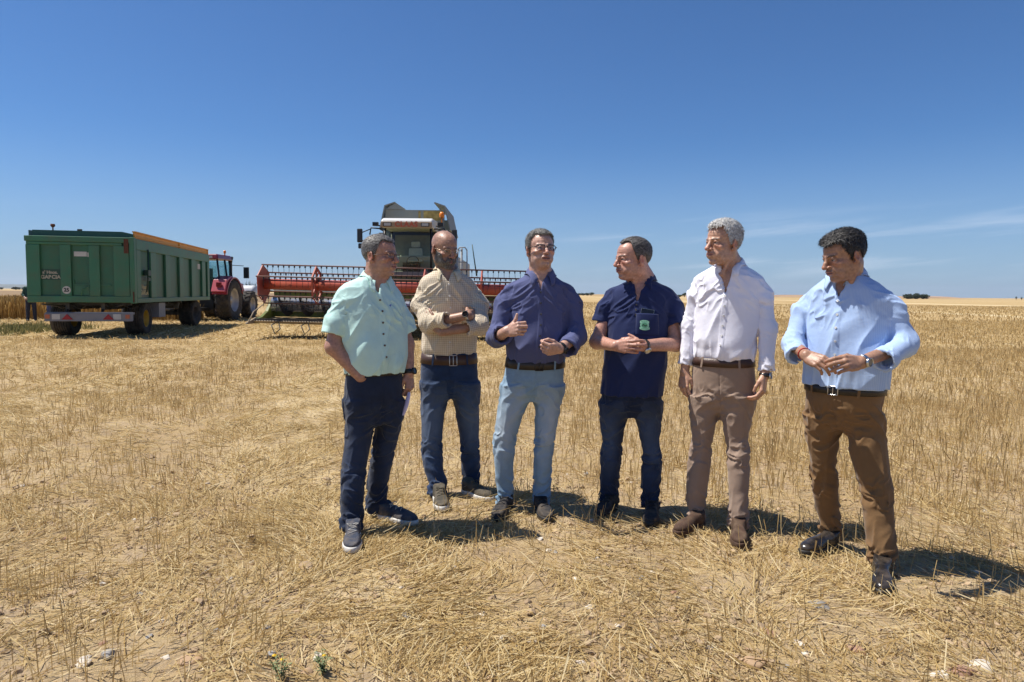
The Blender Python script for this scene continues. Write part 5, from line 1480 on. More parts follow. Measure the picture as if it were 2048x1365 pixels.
def build_straw():
    rng = np.random.default_rng(7); up = []; lie = []; k = .35 if DRAFT else 1
    for d0, d1, den, lenr, wd in ((1.5, 4.5, 640, (.06, .16), .0034), (4.5, 9, 950, (.05, .15), .0042), (9, 18, 460, (.05, .13), .0066), (18, 40, 110, (.05, .13), .014), (40, 110, 10, (.06, .14), .04)):
        x, y = scatter(rng, d0, d1, den * k)
        cl = fbm(np.stack([x / .16, y / .16, 0 * x], -1), 21, 2); big = fbm(np.stack([x / 1.6, y / 1.6, 0 * x], -1), 22, 3)
        right = sstep(-.6, 1.2, x - .02 * y) * sstep(3.0, 5.0, y + .25 * x)
        row = .5 + .5 * np.sin((x * math.cos(R(-21)) - y * math.sin(R(21))) * 2 * math.pi / .17 + vnoise(np.stack([x, y, 0 * x], -1), 3) * 3)
        p = sstep(.36, .62, cl) * sstep(.30, .56, big) * (.35 + .65 * row ** 1.3)
        b = band(x, y); p = p * (1 - .75 * sstep(.55, .9, b)); p = np.maximum(p, sstep(6.0, 9.0, y) * sstep(.42, .6, cl) * (.25 + .75 * sstep(.38, .6, big)) * (1 - .5 * b)); p = np.maximum(p, right * (.25 + .75 * sstep(.3, .6, cl)) * (.4 + .6 * row)) * np.where(x < -6, .75, 1)
        # the men's feet have trodden the stubble down
        tread = np.zeros(len(x))
        for sp in PEOPLE:
            for s_ in 'RL':
                t = ground_at(*sp['shoe' + s_]['toe']); ps = R(sp['shoe' + s_]['dir']); c = t[:2] - .15 * np.array([math.sin(ps), -math.cos(ps)])
                tread = np.maximum(tread, sstep(.24, .12, np.hypot(x - c[0], y - c[1])))
        p = p * (1 - tread)
        m = rng.uniform(0, 1, len(x)) < p; x, y, right, row = x[m], y[m], right[m], row[m]; n = len(x)
        ln = rng.uniform(*lenr, n) * (1 + .25 * right) * (.7 + .6 * cl[m])
        lean = np.abs(rng.normal(0, .20, n)) + .30 * (rng.uniform(0, 1, n) < .22)
        up.append(blades(x, y, height(x, y) - .012, ln, lean, rng.uniform(0, 2 * math.pi, n), wd * rng.uniform(.7, 1.35, n), rng, rng.uniform(0, 1, n) < .22 * right + .03, .16))
    for d0, d1, den, lenr, wd in ((1.5, 4.5, 3600, (.015, .06), .0036), (1.5, 4.5, 2000, (.04, .17), .0036), (4.5, 9, 1900, (.03, .15), .0044), (9, 18, 650, (.05, .18), .008), (18, 40, 120, (.08, .3), .016)):
        x, y = scatter(rng, d0, d1, den * k); b = band(x, y)
        cl = fbm(np.stack([x / .35, y / .35, 0 * x], -1), 31, 3); right = sstep(-.6, 1.2, x - .02 * y) * sstep(3.6, 5.5, y)
        p = (.28 + .72 * sstep(.38, .60, cl)) * (.45 + .8 * sstep(.4, .9, b)) * (1 - .35 * right)
        m = rng.uniform(0, 1, len(x)) < p; x, y = x[m], y[m]; n = len(x)
        lean = np.clip(rng.normal(1.42, .16, n), .9, 1.6)
        flow = R(105) + (vnoise(np.stack([x / .7, y / .7, 0 * x], -1), 41) - .5) * 6.0 + rng.normal(0, .8, n)
        lie.append(blades(x, y, height(x, y) + rng.uniform(.0, .022, n), rng.uniform(*lenr, n), lean, flow, wd * rng.uniform(.6, 1.4, n), rng, None, .10))
    def join(parts):
        V = []; Fc = []; o = 0
        for v, f in parts: V.append(v); Fc.append(f + o); o += len(v)
        return np.concatenate(V), np.concatenate(Fc)
    V, Fc = join(up); o = link('stubble', mesh_np('stubble', V, Fc, False), straw_mat('stubble', [(.36, .235, .095), (.48, .335, .14), (.58, .42, .19), (.66, .51, .27)])); tag(o, 'cut golden cereal stubble standing all over the field', 'stubble', kind='stuff')
    V, Fc = join(lie); o = link('straw', mesh_np('straw', V, Fc, False), straw_mat('straw', [(.30, .19, .07), (.47, .335, .14), (.60, .465, .225), (.73, .62, .39)])); tag(o, 'pale loose straw lying between the stubble', 'straw', kind='stuff')
    # standing cereal beyond the trailer
    n = int(52000 * k); x = rng.uniform(-52, -13.5, n); y = 29.5 + rng.exponential(5, n) ; y = np.minimum(y, 75); x = x - (y - 29) * .45
    y = y + (fbm(np.stack([x / 3, 0 * x, 0 * x], -1), 51, 2) - .5) * 3
    V, Fc = blades(x, y, 0 * x - .02, rng.uniform(.62, 1.02, n), np.abs(rng.normal(0, .16, n)), rng.uniform(0, 6.28, n), rng.uniform(.012, .03, n), rng, rng.uniform(0, 1, n) < .7, .2)
    o = link('wheat', mesh_np('wheat', V, Fc, False), straw_mat('wheat', [(.20, .11, .035), (.32, .19, .06), (.42, .27, .09), (.5, .34, .13)])); tag(o, 'uncut ripe wheat standing behind the green trailer', 'wheat', kind='stuff')
    n = int(9000 * k); x = rng.uniform(-24, -14.2, n); y = rng.normal(0, 1, n) * 1.3 + 21.8 + .18 * (x + 15) * -1; m = fbm(np.stack([x / 1.3, y / 1.3, 0 * x], -1), 61, 2) > .45; x, y = x[m], y[m]; n = len(x)
    V, Fc = blades(x, y, 0 * x - .01, rng.uniform(.06, .26, n), np.abs(rng.normal(0, .7, n)), rng.uniform(0, 6.28, n), rng.uniform(.012, .028, n), rng)
    o = link('weeds', mesh_np('weeds', V, Fc, False), straw_mat('weeds', [(.10, .10, .035), (.17, .165, .065), (.27, .23, .10)])); tag(o, 'greyish green weeds beside the trailer at the field edge', 'weeds', kind='stuff')
build_straw()

# ------------------------------------------------------------------ stones
def build_stones():
    rng = np.random.default_rng(11)
    mats = [mat('stone_pale', (.52, .46, .38), .8, var=.2, vscale=40), mat('stone_ochre', (.36, .24, .14), .8, var=.25, vscale=40), mat('stone_grey', (.24, .23, .22), .8, var=.2, vscale=40), mat('stone_white', (.55, .50, .43), .75, var=.12, vscale=40), mat('stone_red', (.28, .16, .11), .8, var=.2, vscale=40)]
    meshes = []
    for k in range(7):
        bm = bmesh.new(); bmesh.ops.create_icosphere(bm, subdivisions=3, radius=1)
        P = np.array([v.co for v in bm.verts]); d = (fbm(P * 1.3 + k * 9, k, 3) - .5) * .8; cut = rng.normal(0, 1, (7, 3)); cut /= np.linalg.norm(cut, axis=1, keepdims=True)
        P = P * (1 + d)[:, None]
        for c in cut:
            e = P @ c - rng.uniform(.55, .85); P -= np.clip(e, 0, None)[:, None] * c * .9
        for v, p in zip(bm.verts, P): v.co = p
        me = bpy.data.meshes.new('stone'); bm.to_mesh(me); bm.free(); me.polygons.foreach_set('use_smooth', [True] * len(me.polygons)); meshes.append(me)
    big = [(215, 1300, .05, 2, 'broad flat grey stone at the bottom left corner among straw'), (165, 1320, .04, 0, 'chalky white stone beside the broad flat grey one'), (415, 1138, .03, 2, 'dark rounded grey stone alone in straw on the left'), (1030, 1297, .022, 3, 'small bright white upright pebble below the men'),
           (1637, 1212, .055, 2, 'flat slate grey slab left of the nearest black shoe'), (1880, 1350, .04, 3, 'cream stone at the lower right edge'), (1965, 1335, .06, 0, 'pale flat stone nearest the lower right corner'), (1510, 1322, .055, 1, 'ochre stone at the bottom between thick straw'), (1600, 1280, .032, 3, 'white angular stone below the man in light blue'),
           (1545, 1266, .03, 4, 'rusty red stone among straw below the tall man'), (1710, 1293, .04, 4, 'purplish brown stone below the nearest black shoe'), (1925, 1345, .05, 4, 'brown stone between two pale ones at lower right'), (1968, 1176, .025, 1, 'orange pebble in the shadow edge at far right'), (380, 1310, .06, 1, 'brown rounded stone half buried at lower left')]
    def put(x, y, s, k, lab, grp):
        me = meshes[rng.integers(len(meshes))].copy(); me.materials.append(mats[k])
        o = link('stone', me, None); o.location = (x, y, float(height(np.array([x]), np.array([y]))[0]) + s * -.05)
        o.scale = (s * rng.uniform(.8, 1.2), s * rng.uniform(.6, .9), s * rng.uniform(.4, .6)); o.rotation_euler = (rng.normal(0, .2), rng.normal(0, .2), rng.uniform(0, 6.28))
        tag(o, lab, 'stone', grp)
    for px, py, s, k, lab in big:
        g = ground_at(px, py); put(g[0], g[1], s, k, lab, 'larger stones in the foreground')
    n = 0
    while n < 130:
        y = rng.uniform(1.7, 5.2); x = rng.uniform(-.8, .8) * y
        if fbm(np.array([[x * .7, y * .7, 0.]]), 77, 2)[0] < .44: continue
        put(x, y, rng.uniform(.010, .030), int(rng.choice([0, 0, 1, 2, 3, 3, 4])), 'small stone lying on the bare soil between the stubble', 'small stones between the stubble'); n += 1
build_stones()

def build_clods():
    rng = np.random.default_rng(15); base = np.array([(0, 0, 1), (0, 0, -1), (1, 0, 0), (-1, 0, 0), (0, 1, 0), (0, -1, 0)], float)
    e = []
    for a in (2, 3):
        for b in (4, 5):
            for c in (0, 1): e.append((a, b, c))
    V = list(base); Fs = []; mid = {}
    def mp(i, j):
        k = (min(i, j), max(i, j))
        if k not in mid: mid[k] = len(V); V.append(nrm(V[i] + V[j]))
        return mid[k]
    for a, b, c in e:
        x, y, z = mp(a, b), mp(b, c), mp(c, a); Fs += [(a, x, z), (x, b, y), (z, y, c), (x, y, z)]
    V = np.array(V); Fs = np.array(Fs); n = 15000
    y = rng.uniform(1.5, 5.5, n); x = rng.uniform(-.85, .85, n) * y; cl = fbm(np.stack([x / .3, y / .3, 0 * x], -1), 91, 3); m = rng.uniform(0, 1, n) < sstep(.40, .62, cl) + .05; x, y = x[m], y[m]; n = len(x)
    s = rng.gamma(2.0, .0032, n) + .002
    P = V[None] * (s[:, None, None] * rng.uniform(.55, 1.25, (n, len(V), 1))) * np.array([1, 1, .7]) + np.stack([x, y, height(x, y) + s * .2], -1)[:, None]
    o = link('clods', mesh_np('clods', P.reshape(-1, 3), (Fs[None] + np.arange(n)[:, None, None] * len(V)).reshape(-1, 3), False), mat('clod_soil', (.36, .26, .16), .95, var=.3, vscale=3)); tag(o, 'crumbled dry soil clods between the straw', 'soil', kind='stuff')
build_clods()

# yellow-flowered weeds at the bottom edge
def weed(px, py, s, lab, seed, nf):
    rng = np.random.default_rng(seed); g = ground_at(px, py); r = empty('weed_plant', tuple(g), label=lab, cat='weed', group='flowering weeds at the bottom edge')
    st = MB(); lv = MB(); fl = []
    for i in range(9):
        a = rng.uniform(0, 6.28); L_ = s * rng.uniform(.6, 1.1); t = rng.uniform(.15, .5)
        pts = [Vector((math.cos(a) * t * L_ * u, math.sin(a) * t * L_ * u, L_ * u * (1 - .15 * u))) for u in (0, .35, .7, 1)]
        st.tube(pts, [.0022, .0018, .0014, .001], 5)
        for u in np.linspace(.15, .95, 8):
            p = pts[0].lerp(pts[-1], u); b = rng.uniform(0, 6.28); q = Vector((math.cos(b), math.sin(b), rng.uniform(-.1, .5))) * rng.uniform(.012, .028); e = Vector((-math.sin(b), math.cos(b), 0)) * .0035
            lv.add([p, p + q * .5 + e, p + q, p + q * .5 - e], [(0, 1, 2, 3)])
        if i < nf: fl.append(pts[-1])
    st.build('stem', mat('weed_stem', (.12, .16, .05), .7), r); lv.build('leaf', mat('weed_leaf', (.17, .20, .085), .7, var=.3), r)
    for p in fl:
        x = MB()
        for k in range(11):
            a = 2 * math.pi * k / 11; c, s_ = math.cos(a), math.sin(a)
            x.add([p, p + Vector((c * .006 - s_ * .002, s_ * .006 + c * .002, .003)), p + Vector((c * .009, s_ * .009, .001)), p + Vector((c * .006 + s_ * .002, s_ * .006 - c * .002, .003))], [(0, 1, 2, 3)])
        x.lathe([(.001, .006), (.005, .004), (.006, 0)], p, 'Z', 10); x.build('flower', mat('weed_flower', (.75, .45, .01), .6), r)
weed(562, 1362, .10, 'green weed with small yellow flowers at the bottom edge', 1, 2)
weed(645, 1352, .09, 'smaller yellow flowered weed right of the bushier one', 2, 1)

# ------------------------------------------------------------------ far trees and hills
leafm = [mat('leaf_dark', (.022, .038, .014), .8, var=.5, vscale=.8), mat('leaf_mid', (.035, .055, .02), .8, var=.5, vscale=.8), mat('leaf_poplar', (.03, .05, .022), .8, var=.4, vscale=.8)]
barkm = mat('bark', (.06, .045, .03), .9, var=.2)
def tree(x, y, h, wd, lab, grp, m=0, seed=0, n=900, trunk=.25, tall=False):
    rng = np.random.default_rng(seed + 100); r = empty('poplar_tree' if tall else 'tree', (x, y, -.05), rng.uniform(0, 6), label=lab, cat='tree', group=grp)
    t = MB(); t.tube([(0, 0, 0), (.02 * h, 0, h * .4), (0, .01 * h, h * .85)], [wd * .07, wd * .05, wd * .012], 8)
    for k in range(6):
        a = rng.uniform(0, 6.28); z = h * rng.uniform(trunk, .7); t.tube([(0, 0, z), (math.cos(a) * wd * .22, math.sin(a) * wd * .22, z + h * .12), (math.cos(a) * wd * .38, math.sin(a) * wd * .38, z + h * .2)], [wd * .03, wd * .02, wd * .006], 5)
    t.build('trunk', barkm, r)
    nc = 14; cc = rng.normal(0, 1, (nc, 3)); cc /= np.linalg.norm(cc, axis=1, keepdims=True); cc *= rng.uniform(.25, .75, nc)[:, None]
    sc = np.array([wd * .5, wd * .5, h * (1 - trunk) * .5]); cz = h * (trunk + (1 - trunk) * .5)
    pick = rng.integers(0, nc, n); p = cc[pick] + rng.normal(0, .21, (n, 3)); p = p * sc + [0, 0, cz]
    a = rng.normal(0, 1, (n, 3)); a /= np.linalg.norm(a, axis=1, keepdims=True); b = np.cross(a, rng.normal(0, 1, (n, 3))); b /= np.linalg.norm(b, axis=1, keepdims=True)
    s = (wd * .055 * rng.uniform(.5, 1.2, n))[:, None]
    V = np.stack([p - a * s, p + b * s * .6, p + a * s, p - b * s * .6], 1).reshape(-1, 3); Fc = np.arange(n * 4).reshape(-1, 4)
    link('crown', mesh_np('crown', V, Fc, False), leafm[m], r)
def far_trees():
    def X(px, d): return (px - 1024) / FPX * d
    for i, (px, h, wd) in enumerate(((1812, 3.4, 4.6), (1820, 4.1, 5.0), (1829, 3.6, 4.8), (1837, 4.2, 5.2), (1845, 3.6, 4.6))):
        tree(X(px, 520), 520 + (i % 2) * 4, h * 1.02, wd * 1.55, ('leftmost', 'second from left', 'middle', 'second from right', 'rightmost')[i] + ' tree of the dark grove on the right horizon', 'grove on the horizon behind the man in light blue', 0, i, trunk=.02, n=1600)
    tree(X(1367, 420), 420, 3.0, 3.4, 'round tree on the horizon between the navy polo and the white shirt', 'lone trees on the horizon', 1, 11)
    tree(X(1357, 430), 430, 1.6, 4.0, 'low bush left of the round tree on the horizon', 'lone trees on the horizon', 1, 12, trunk=.05)
    for i, px in enumerate((1147, 1156, 1165, 1173, 1181)):
        tree(X(px, 600), 600, 2.4 + .6 * (i == 4), 5, ('first', 'second', 'third', 'fourth', 'fifth')[i] + ' low tree from the left in the row beside the purple shirt', 'low trees on the horizon between two men', 1, 20 + i, trunk=.1)
    tree(X(2029, 480), 480, 2.6, 1.5, 'left one of two tiny trees at the right edge of the horizon', 'tiny trees at the right edge', 1, 31); tree(X(2040, 480), 480, 2.4, 1.4, 'right one of two tiny trees at the right edge of the horizon', 'tiny trees at the right edge', 1, 32)
    for i, (px, h) in enumerate(((488, 5.4), (492, 6.6), (496, 6.0), (500, 5.2), (505, 5.6))):
        tree(X(px, 330), 330 + i, h * 1.05, 1.9, ('first', 'second', 'third', 'fourth', 'fifth')[i] + ' poplar from the left behind the red tractor', 'poplars behind the tractor', 2, 40 + i, trunk=.06, tall=True, n=700)
    for i, (px, wd) in enumerate(((33, 9), (49, 6), (4, 4))):
        tree(X(px, 700), 700, 3.0, wd, ('wide dark tree on the left horizon under the blue hills', 'round dark tree on the left horizon beside the trailer', 'small dark bush at the left picture edge on the horizon')[i], 'dark trees on the left horizon', 0, 50 + i, trunk=.05)
far_trees()

def hills():
    rng = np.random.default_rng(3)
    def ridge(name, x0, x1, y0, dep, hmax, seed, m, sc):
        nx, ny = 160, 14; X, Yv = np.meshgrid(np.linspace(x0, x1, nx), np.linspace(0, 1, ny), indexing='ij')
        prof = sstep(0, .12, (X - x0) / (x1 - x0)) * sstep(1, .88, (X - x0) / (x1 - x0))
        Z = hmax * (.45 + .8 * fbm(np.stack([X / sc, Yv * .6, 0 * X], -1), seed, 4)) * np.sin(math.pi * np.clip(Yv, 0, 1)) ** .8 * prof - 2
        V = np.stack([X, y0 + Yv * dep, Z], -1).reshape(-1, 3); idx = np.arange(nx * ny).reshape(nx, ny)
        Fc = np.stack([idx[:-1, :-1], idx[1:, :-1], idx[1:, 1:], idx[:-1, 1:]], -1).reshape(-1, 4)
        o = link(name, mesh_np(name, V, Fc), m); o['kind'] = 'structure'
    ridge('hills', -9500, -1200, 7200, 1800, 70, 5, mat('hill_scrub', (.09, .10, .07), .95, var=.3, vscale=.004), 1400)
    ridge('hills', 450, 820, 1150, 200, 6.5, 9, mat('hill_fallow', (.34, .22, .13), .95, var=.3, vscale=.02), 130)
hills()

def haze():
    x = MB(); x.bb((-11000, -450, -3), (11000, 9600, 140)); m = bpy.data.materials.new('air'); m.use_nodes = True; nt = m.node_tree; nt.nodes.remove(nt.nodes['Principled BSDF'])
    v = nt.nodes.new('ShaderNodeVolumePrincipled'); v.inputs['Color'].default_value = (.80, .88, 1, 1); v.inputs['Density'].default_value = HAZE; v.inputs['Anisotropy'].default_value = .2
    nt.links.new(v.outputs[0], nt.nodes['Material Output'].inputs['Volume']); o = x.build('haze', m); o['kind'] = 'stuff'; o['label'] = 'thin pale air haze over the far fields'
if HAZE: haze()
# ------------------------------------------------------------------ machines
rub = mat('tyre_rubber', (.022, .021, .020), .85, var=.25, vscale=12, dirt=(.17, .13, .09), dirt_amt=.5, dscale=5)
green = mat('green_paint', (.034, .155, .080), .5, var=.12, vscale=1.5, dirt=(.10, .095, .05), dirt_amt=.5, dscale=2.2, bump=.12, bscale=9)
green_d = mat('green_panel', (.027, .125, .064), .5, var=.14, vscale=1.8, dirt=(.075, .085, .035), dirt_amt=.55, dscale=2.6, bump=.2, bscale=4)
teal = mat('teal_board', (.008, .075, .058), .5, var=.1, vscale=2)
orange_b = mat('orange_board', (.72, .32, .02), .55, var=.15, vscale=3, dirt=(.25, .12, .04), dirt_amt=.5, dscale=3)
chassis = mat('chassis_steel', (.05, .05, .048), .7, var=.25, dirt=(.18, .14, .10), dirt_amt=.5, dscale=4)
galv = mat('grey_bumper', (.21, .21, .225), .6, var=.15, vscale=4, dirt=(.2, .16, .12), dirt_amt=.35)
yellow_rim = mat('yellow_rim', (.55, .33, .02), .5, var=.15, dirt=(.2, .14, .07), dirt_amt=.5, dscale=6)
red_refl = mat('red_reflector', (.30, .004, .012), .35)
orange_refl = mat('orange_reflector', (.45, .12, .05), .4)
white_p = mat('white_plate', (.50, .48, .44), .5, var=.1)
rust = mat('rust', (.10, .035, .018), .9, var=.3, vscale=12)
letter = mat('cream_letters', (.40, .36, .27), .6)
letter_y = mat('yellow_letters', (.5, .42, .2), .6)
blackp = mat('black_paint', (.015, .015, .016), .5)
red_p = mat('red_paint', (.33, .022, .03), .35, var=.06, coat=.3, dirt=(.3, .12, .09), dirt_amt=.25, dscale=3)
red_dark = mat('dark_red_roof', (.17, .012, .022), .35, coat=.3)
silver = mat('silver_rim', (.42, .41, .40), .45, .3, var=.1, dirt=(.3, .24, .17), dirt_amt=.4, dscale=5)
amber = mat('amber_beacon', (.75, .20, .01), .25)
def glass_mat(name, tint, f=.25):
    m, nt, b = new_mat(name); out = nt.nodes['Material Output']
    t = nt.nodes.new('ShaderNodeBsdfTransparent'); t.inputs[0].default_value = (*tint, 1)
    g = nt.nodes.new('ShaderNodeBsdfGlossy'); g.inputs['Roughness'].default_value = .08; g.inputs[0].default_value = (.8, .85, .85, 1)
    x = nt.nodes.new('ShaderNodeMixShader'); x.inputs[0].default_value = f
    nt.links.new(t.outputs[0], x.inputs[1]); nt.links.new(g.outputs[0], x.inputs[2]); nt.links.new(x.outputs[0], out.inputs[0]); return m
glass_t = glass_mat('tractor_glass', (.55, .75, .76), .2); glass_c = glass_mat('combine_glass', (.78, .82, .70), .045)

def wheel(parent, name, c, r, wd, rim_m, side, lug=0, rimr=.52, steer=0.0):
    """axle along X; side = +1 shows its dished face to +X"""
    t = MB(); p = [(rimr * r, -wd * .42), (r * .80, -wd * .5), (r * .94, -wd * .47), (r * .985, -wd * .36), (r, -wd * .12), (r, wd * .12), (r * .985, wd * .36), (r * .94, wd * .47), (r * .80, wd * .5), (rimr * r, wd * .42)]
    t.lathe(p, (0, 0, 0), 'X', 48)
    if lug:
        n = lug
        for k in range(n):
            for sg in (-1, 1):
                a = 2 * math.pi * (k + (.5 if sg > 0 else 0)) / n; vs = []
                for o, da, rr in ((0, 0, r * .99), (wd * .5, .22, r * .95)):
                    for e in (-.045, .045):
                        for h in (0, .045 * r + .015):
                            q = a - da + e; vs.append((sg * o, (rr + h) * math.cos(q), (rr + h) * math.sin(q)))
                t.add(vs, [(0, 1, 3, 2), (4, 6, 7, 5), (0, 4, 5, 1), (2, 3, 7, 6), (1, 5, 7, 3), (0, 2, 6, 4)])
    else:
        for o in (-.3, -.18, -.06, .06, .18, .3): t.lathe([(r * .99, o * wd - .012), (r + .012, o * wd - .008), (r + .012, o * wd + .03), (r * .99, o * wd + .034)], (0, 0, 0), 'X', 48)
    w = t.build(name, None, parent); w.location = c; w.rotation_euler = (0, 0, steer)
    w.data.materials.append(rub)
    m = MB(); s = side; q = rimr * r
    m.lathe([(q * 1.04, s * wd * .43), (q * .98, s * wd * .40), (q * .90, s * wd * .30), (q * .86, s * wd * .12), (q * .55, s * wd * .05), (q * .32, s * wd * .10), (q * .28, s * wd * .2), (.001, s * wd * .2)], (0, 0, 0), 'X', 40)
    m.lathe([(q * 1.04, -s * wd * .43), (q * .9, -s * wd * .2), (q * .86, s * wd * .1)], (0, 0, 0), 'X', 40)
    for k in range(8):
        a = 2 * math.pi * k / 8; m.lathe([(.001, s * (wd * .07 + .03)), (.018, s * (wd * .07 + .03)), (.018, s * wd * .05)], (0, q * .44 * math.cos(a), q * .44 * math.sin(a)), 'X', 6, False)
    m.build('rim', rim_m, w)
    return w

def trailer():
    yaw = R(11)                     # long axis turned a little left of straight ahead
    g = np.array([-11.93, 18.95, 0]); r = empty('grain_trailer', tuple(g), yaw, label='green two axle grain trailer with orange side boards behind the red tractor', cat='trailer')
    W, L_, z0, z1 = 2.66, 8.5, 1.0, 2.78; h = W / 2
    # tub: floor, three walls, framed tailgate
    b = MB(); b.bb((-h + .03, .06, z0), (h - .03, L_, z0 + .06)); b.bb((-h + .01, .07, z0 + .062), (-h + .04, L_, z1)); b.bb((h - .04, .07, z0 + .062), (h - .01, L_, z1)); b.bb((-h + .042, L_ - .03, z0 + .062), (h - .042, L_, z1))
    b.build('body', green_d, r)
    f = MB()
    for s in (-1, 1):
        x0, x1 = sorted((s * (h - .008), s * (h + .062)))
        f.bb((x0, .10, z1 - .30), (x1, L_ + .01, z1)); f.bb((x0, .10, z0 - .02), (x1, L_ + .01, z0 + .12))
        for y in (.10, 1.32, 2.78, 4.32, 5.86, 7.36): f.bb((x0 + .001, y, z0 + .121), (x1 - .001, y + (.50 if y > 1 else .34), z1 - .301))
        f.bb((x0, L_ - .3, z0 + .121), (x1 - .002, L_ + .01, z1 - .301))
        # lower slope of the ribs
    f.build('side_frame', green, r, bevel=.012)
    t = MB(); t.bb((-h + .012, .0, z0 + .02), (h - .012, .04, z1 - .04)); tg = t.build('tailgate', green_d, r)
    t = MB()
    t.bb((-h - .02, -.085, z1 - .13), (h + .05, -.002, z1 + .02)); t.bb((-h + .03, -.065, z1 - .21), (h - .26, -.002, z1 - .135))
    t.bb((-h, -.07, z0 - .01), (h, -.002, z0 + .17))
    for x, wd in ((-h + .17, .34), (-.36, .27), (.36, .27), (h - .28, .40)): t.bb((x - wd / 2, -.068, z0 + .171), (x + wd / 2, -.002, z1 - .212))
    t.bb((h - .065, -.09, z0 - .03), (h + .06, .09, z1 + .03))
    t.build('tailgate_frame', green, tg, bevel=.014)
    d = MB(); d.bb((-.19, -.03, z0 + .19), (-.17, -.002, z0 + .62)); d.bb((.19, -.03, z0 + .19), (.21, -.002, z0 + .62)); d.bb((-.19, -.035, z0 + .46), (.75, -.005, z0 + .49)); d.tube([(.24, -.075, z0 + .46), (.04, -.075, z0 + .36), (.02, -.075, z0 + .18)], .014, 6); d.bb((-.17, -.018, z0 + .19), (.19, -.002, z0 + .45))
    d.build('grain_hatch', green, tg)
    p = MB(); p.bb((-.16, -.010, z1 - .52), (.16, -.003, z1 - .39)); p.bb((.175, -.010, z1 - .53), (.24, -.003, z1 - .41)); p.build('plate', white_p, tg)
    # writing
    lw = MB(); lw.bb((-1.0, -.006, z0 + .60), (-.52, -.003, z0 + .90)); lw.build('sign_patch', mat('dark_patch', (.018, .062, .036), .5), tg)
    text_mesh('lettering', "a' Hnos.", .115, letter, tg, (-.77, -.008, z0 + .81), (R(90), 0, 0), .001, bold=.004)
    text_mesh('lettering', 'GARCIA', .135, letter, tg, (-.76, -.008, z0 + .68), (R(90), 0, 0), .001, bold=.005)
    c = MB(); c.lathe([(.001, -.075), (.105, -.075), (.105, -.069)], (-.35, 0, z0 + .33), 'Y', 36, False); sg = c.build('speed_sign', white_p, tg)
    text_mesh('number', '25', .135, blackp, tg, (-.35, -.077, z0 + .33), (R(90), 0, 0), .001, bold=.006)
    q = MB()
    q.bb((h - .20, -.0865, z1 - .42), (h - .08, -.0858, z1 - .02)); q.bb((h + .0, -.0925, z0 + .0), (h + .04, -.0905, z0 + .3)); q.build('rust_patch', rust, tg)
    # boards above the rim
    e = MB(); e.prism([(-h + .10, z1 + .021), (h - .02, z1 + .021), (h - .02, z1 + .13), (h - .30, z1 + .19), (-h + .10, z1 + .19)], .12, .15, 'Y'); e.build('extension_board', teal, r)
    for y0, y1 in ((.14, 4.55), (4.6, L_)):
        e = MB(); e.bb((h - .03, y0, z1 + .002), (h + .0, y1, z1 + .18)); e.bb((h - .05, y0, z1 + .181), (h + .04, y1, z1 + .215)); e.bb((h + .001, y0, z1 + .05), (h + .025, y1, z1 + .075)); e.bb((h + .001, y1 - .06, z1 + .003), (h + .03, y1, z1 + .18)); e.build('side_board', orange_b, r)
    e = MB(); e.bb((-h + .0, .14, z1 + .002), (-h + .03, L_, z1 + .18)); e.bb((-h + .031, L_ - .03, z1 + .002), (h - .031, L_, z1 + .16)); e.build('side_board', teal, r)
    k = MB(); k.tube([(-.72, .135, z1 + .19), (-.72, .135, z1 + .28)], .018, 6); k.lathe([(.001, .05), (.05, .05), (.06, 0), (.03, -.04), (.001, -.04)], (-.72, .135, z1 + .31), 'Z', 12); k.build('work_lamp', rust, r)
    k = MB(); k.box((-.05, .135, z1 + .21), (.11, .05, .05)); k.build('clip', chassis, r)
    # side lever and hose
    k = MB(); k.tube([(h + .09, 1.0, z1 - .25), (h + .10, .95, z0 + .85), (h + .085, .8, z0 + .3)], .022, 8); k.box((h + .08, .95, z0 + .85), (.12, .26, .16)); k.bb((h + .01, .45, z0 + .62), (h + .05, 1.3, z0 + .72)); k.build('lever', mat('dark_green_lever', (.012, .04, .026), .5), r)
    p = MB(); p.bb((h + .063, 1.02, z0 + .02), (h + .064, 1.03, z0 + .03)); p.bb((h - .009, 7.0 - .05, z1 - .62), (h - .003, 7.33, z1 - .42)); p.build('plate', white_p, r)
    lw = MB(); lw.bb((h - .009, .47, z0 + .16), (h - .005, 1.30, z0 + .52)); s = lw.build('sign_patch', mat('dark_patch2', (.02, .06, .045), .5), r)
    text_mesh('lettering', 'Hnos.', .19, letter_y, r, (h - .003, .89, z0 + .43), (R(90), 0, R(90)), .001, bold=.006)
    text_mesh('lettering', 'GARCIA', .19, letter_y, r, (h - .003, .89, z0 + .27), (R(90), 0, R(90)), .001, bold=.006)
    # chassis
    c = MB()
    for s in (-1, 1): c.bb((s * .45 - .05, .2, z0 - .22), (s * .45 + .05, L_ + .1, z0 - .022))
    for y in (.5, 1.5, 2.6, 4, 5.5, 7): c.bb((-1.1, y - .04, z0 - .10), (1.1, y + .04, z0 - .024))
    c.bb((-.95, 1.32, .42), (.95, 1.46, .58)); c.bb((-.95, 7.02, .42), (.95, 7.16, .58))
    for s in (-1, 1):
        c.bb((s * .6 - .05, .9, .585), (s * .6 + .05, 1.9, .66)); c.tube([(s * .45, .25, z0 - .2), (s * .45, .0, .62)], .035, 6); c.tube([(s * .45, .6, z0 - .2), (s * 1.05, .1, z0 - .06)], .02, 6)
        c.tube([(s * .5, 6.4, .6), (s * .3, 9.6, .55)], .05, 8)
    for k in range(5): c.tube([(-.9 + k * .45, .2, z0 - .05), (-.7 + k * .45, .5, z0 - .2), (-.45 + k * .45, .3, z0 - .1)], .012, 5)
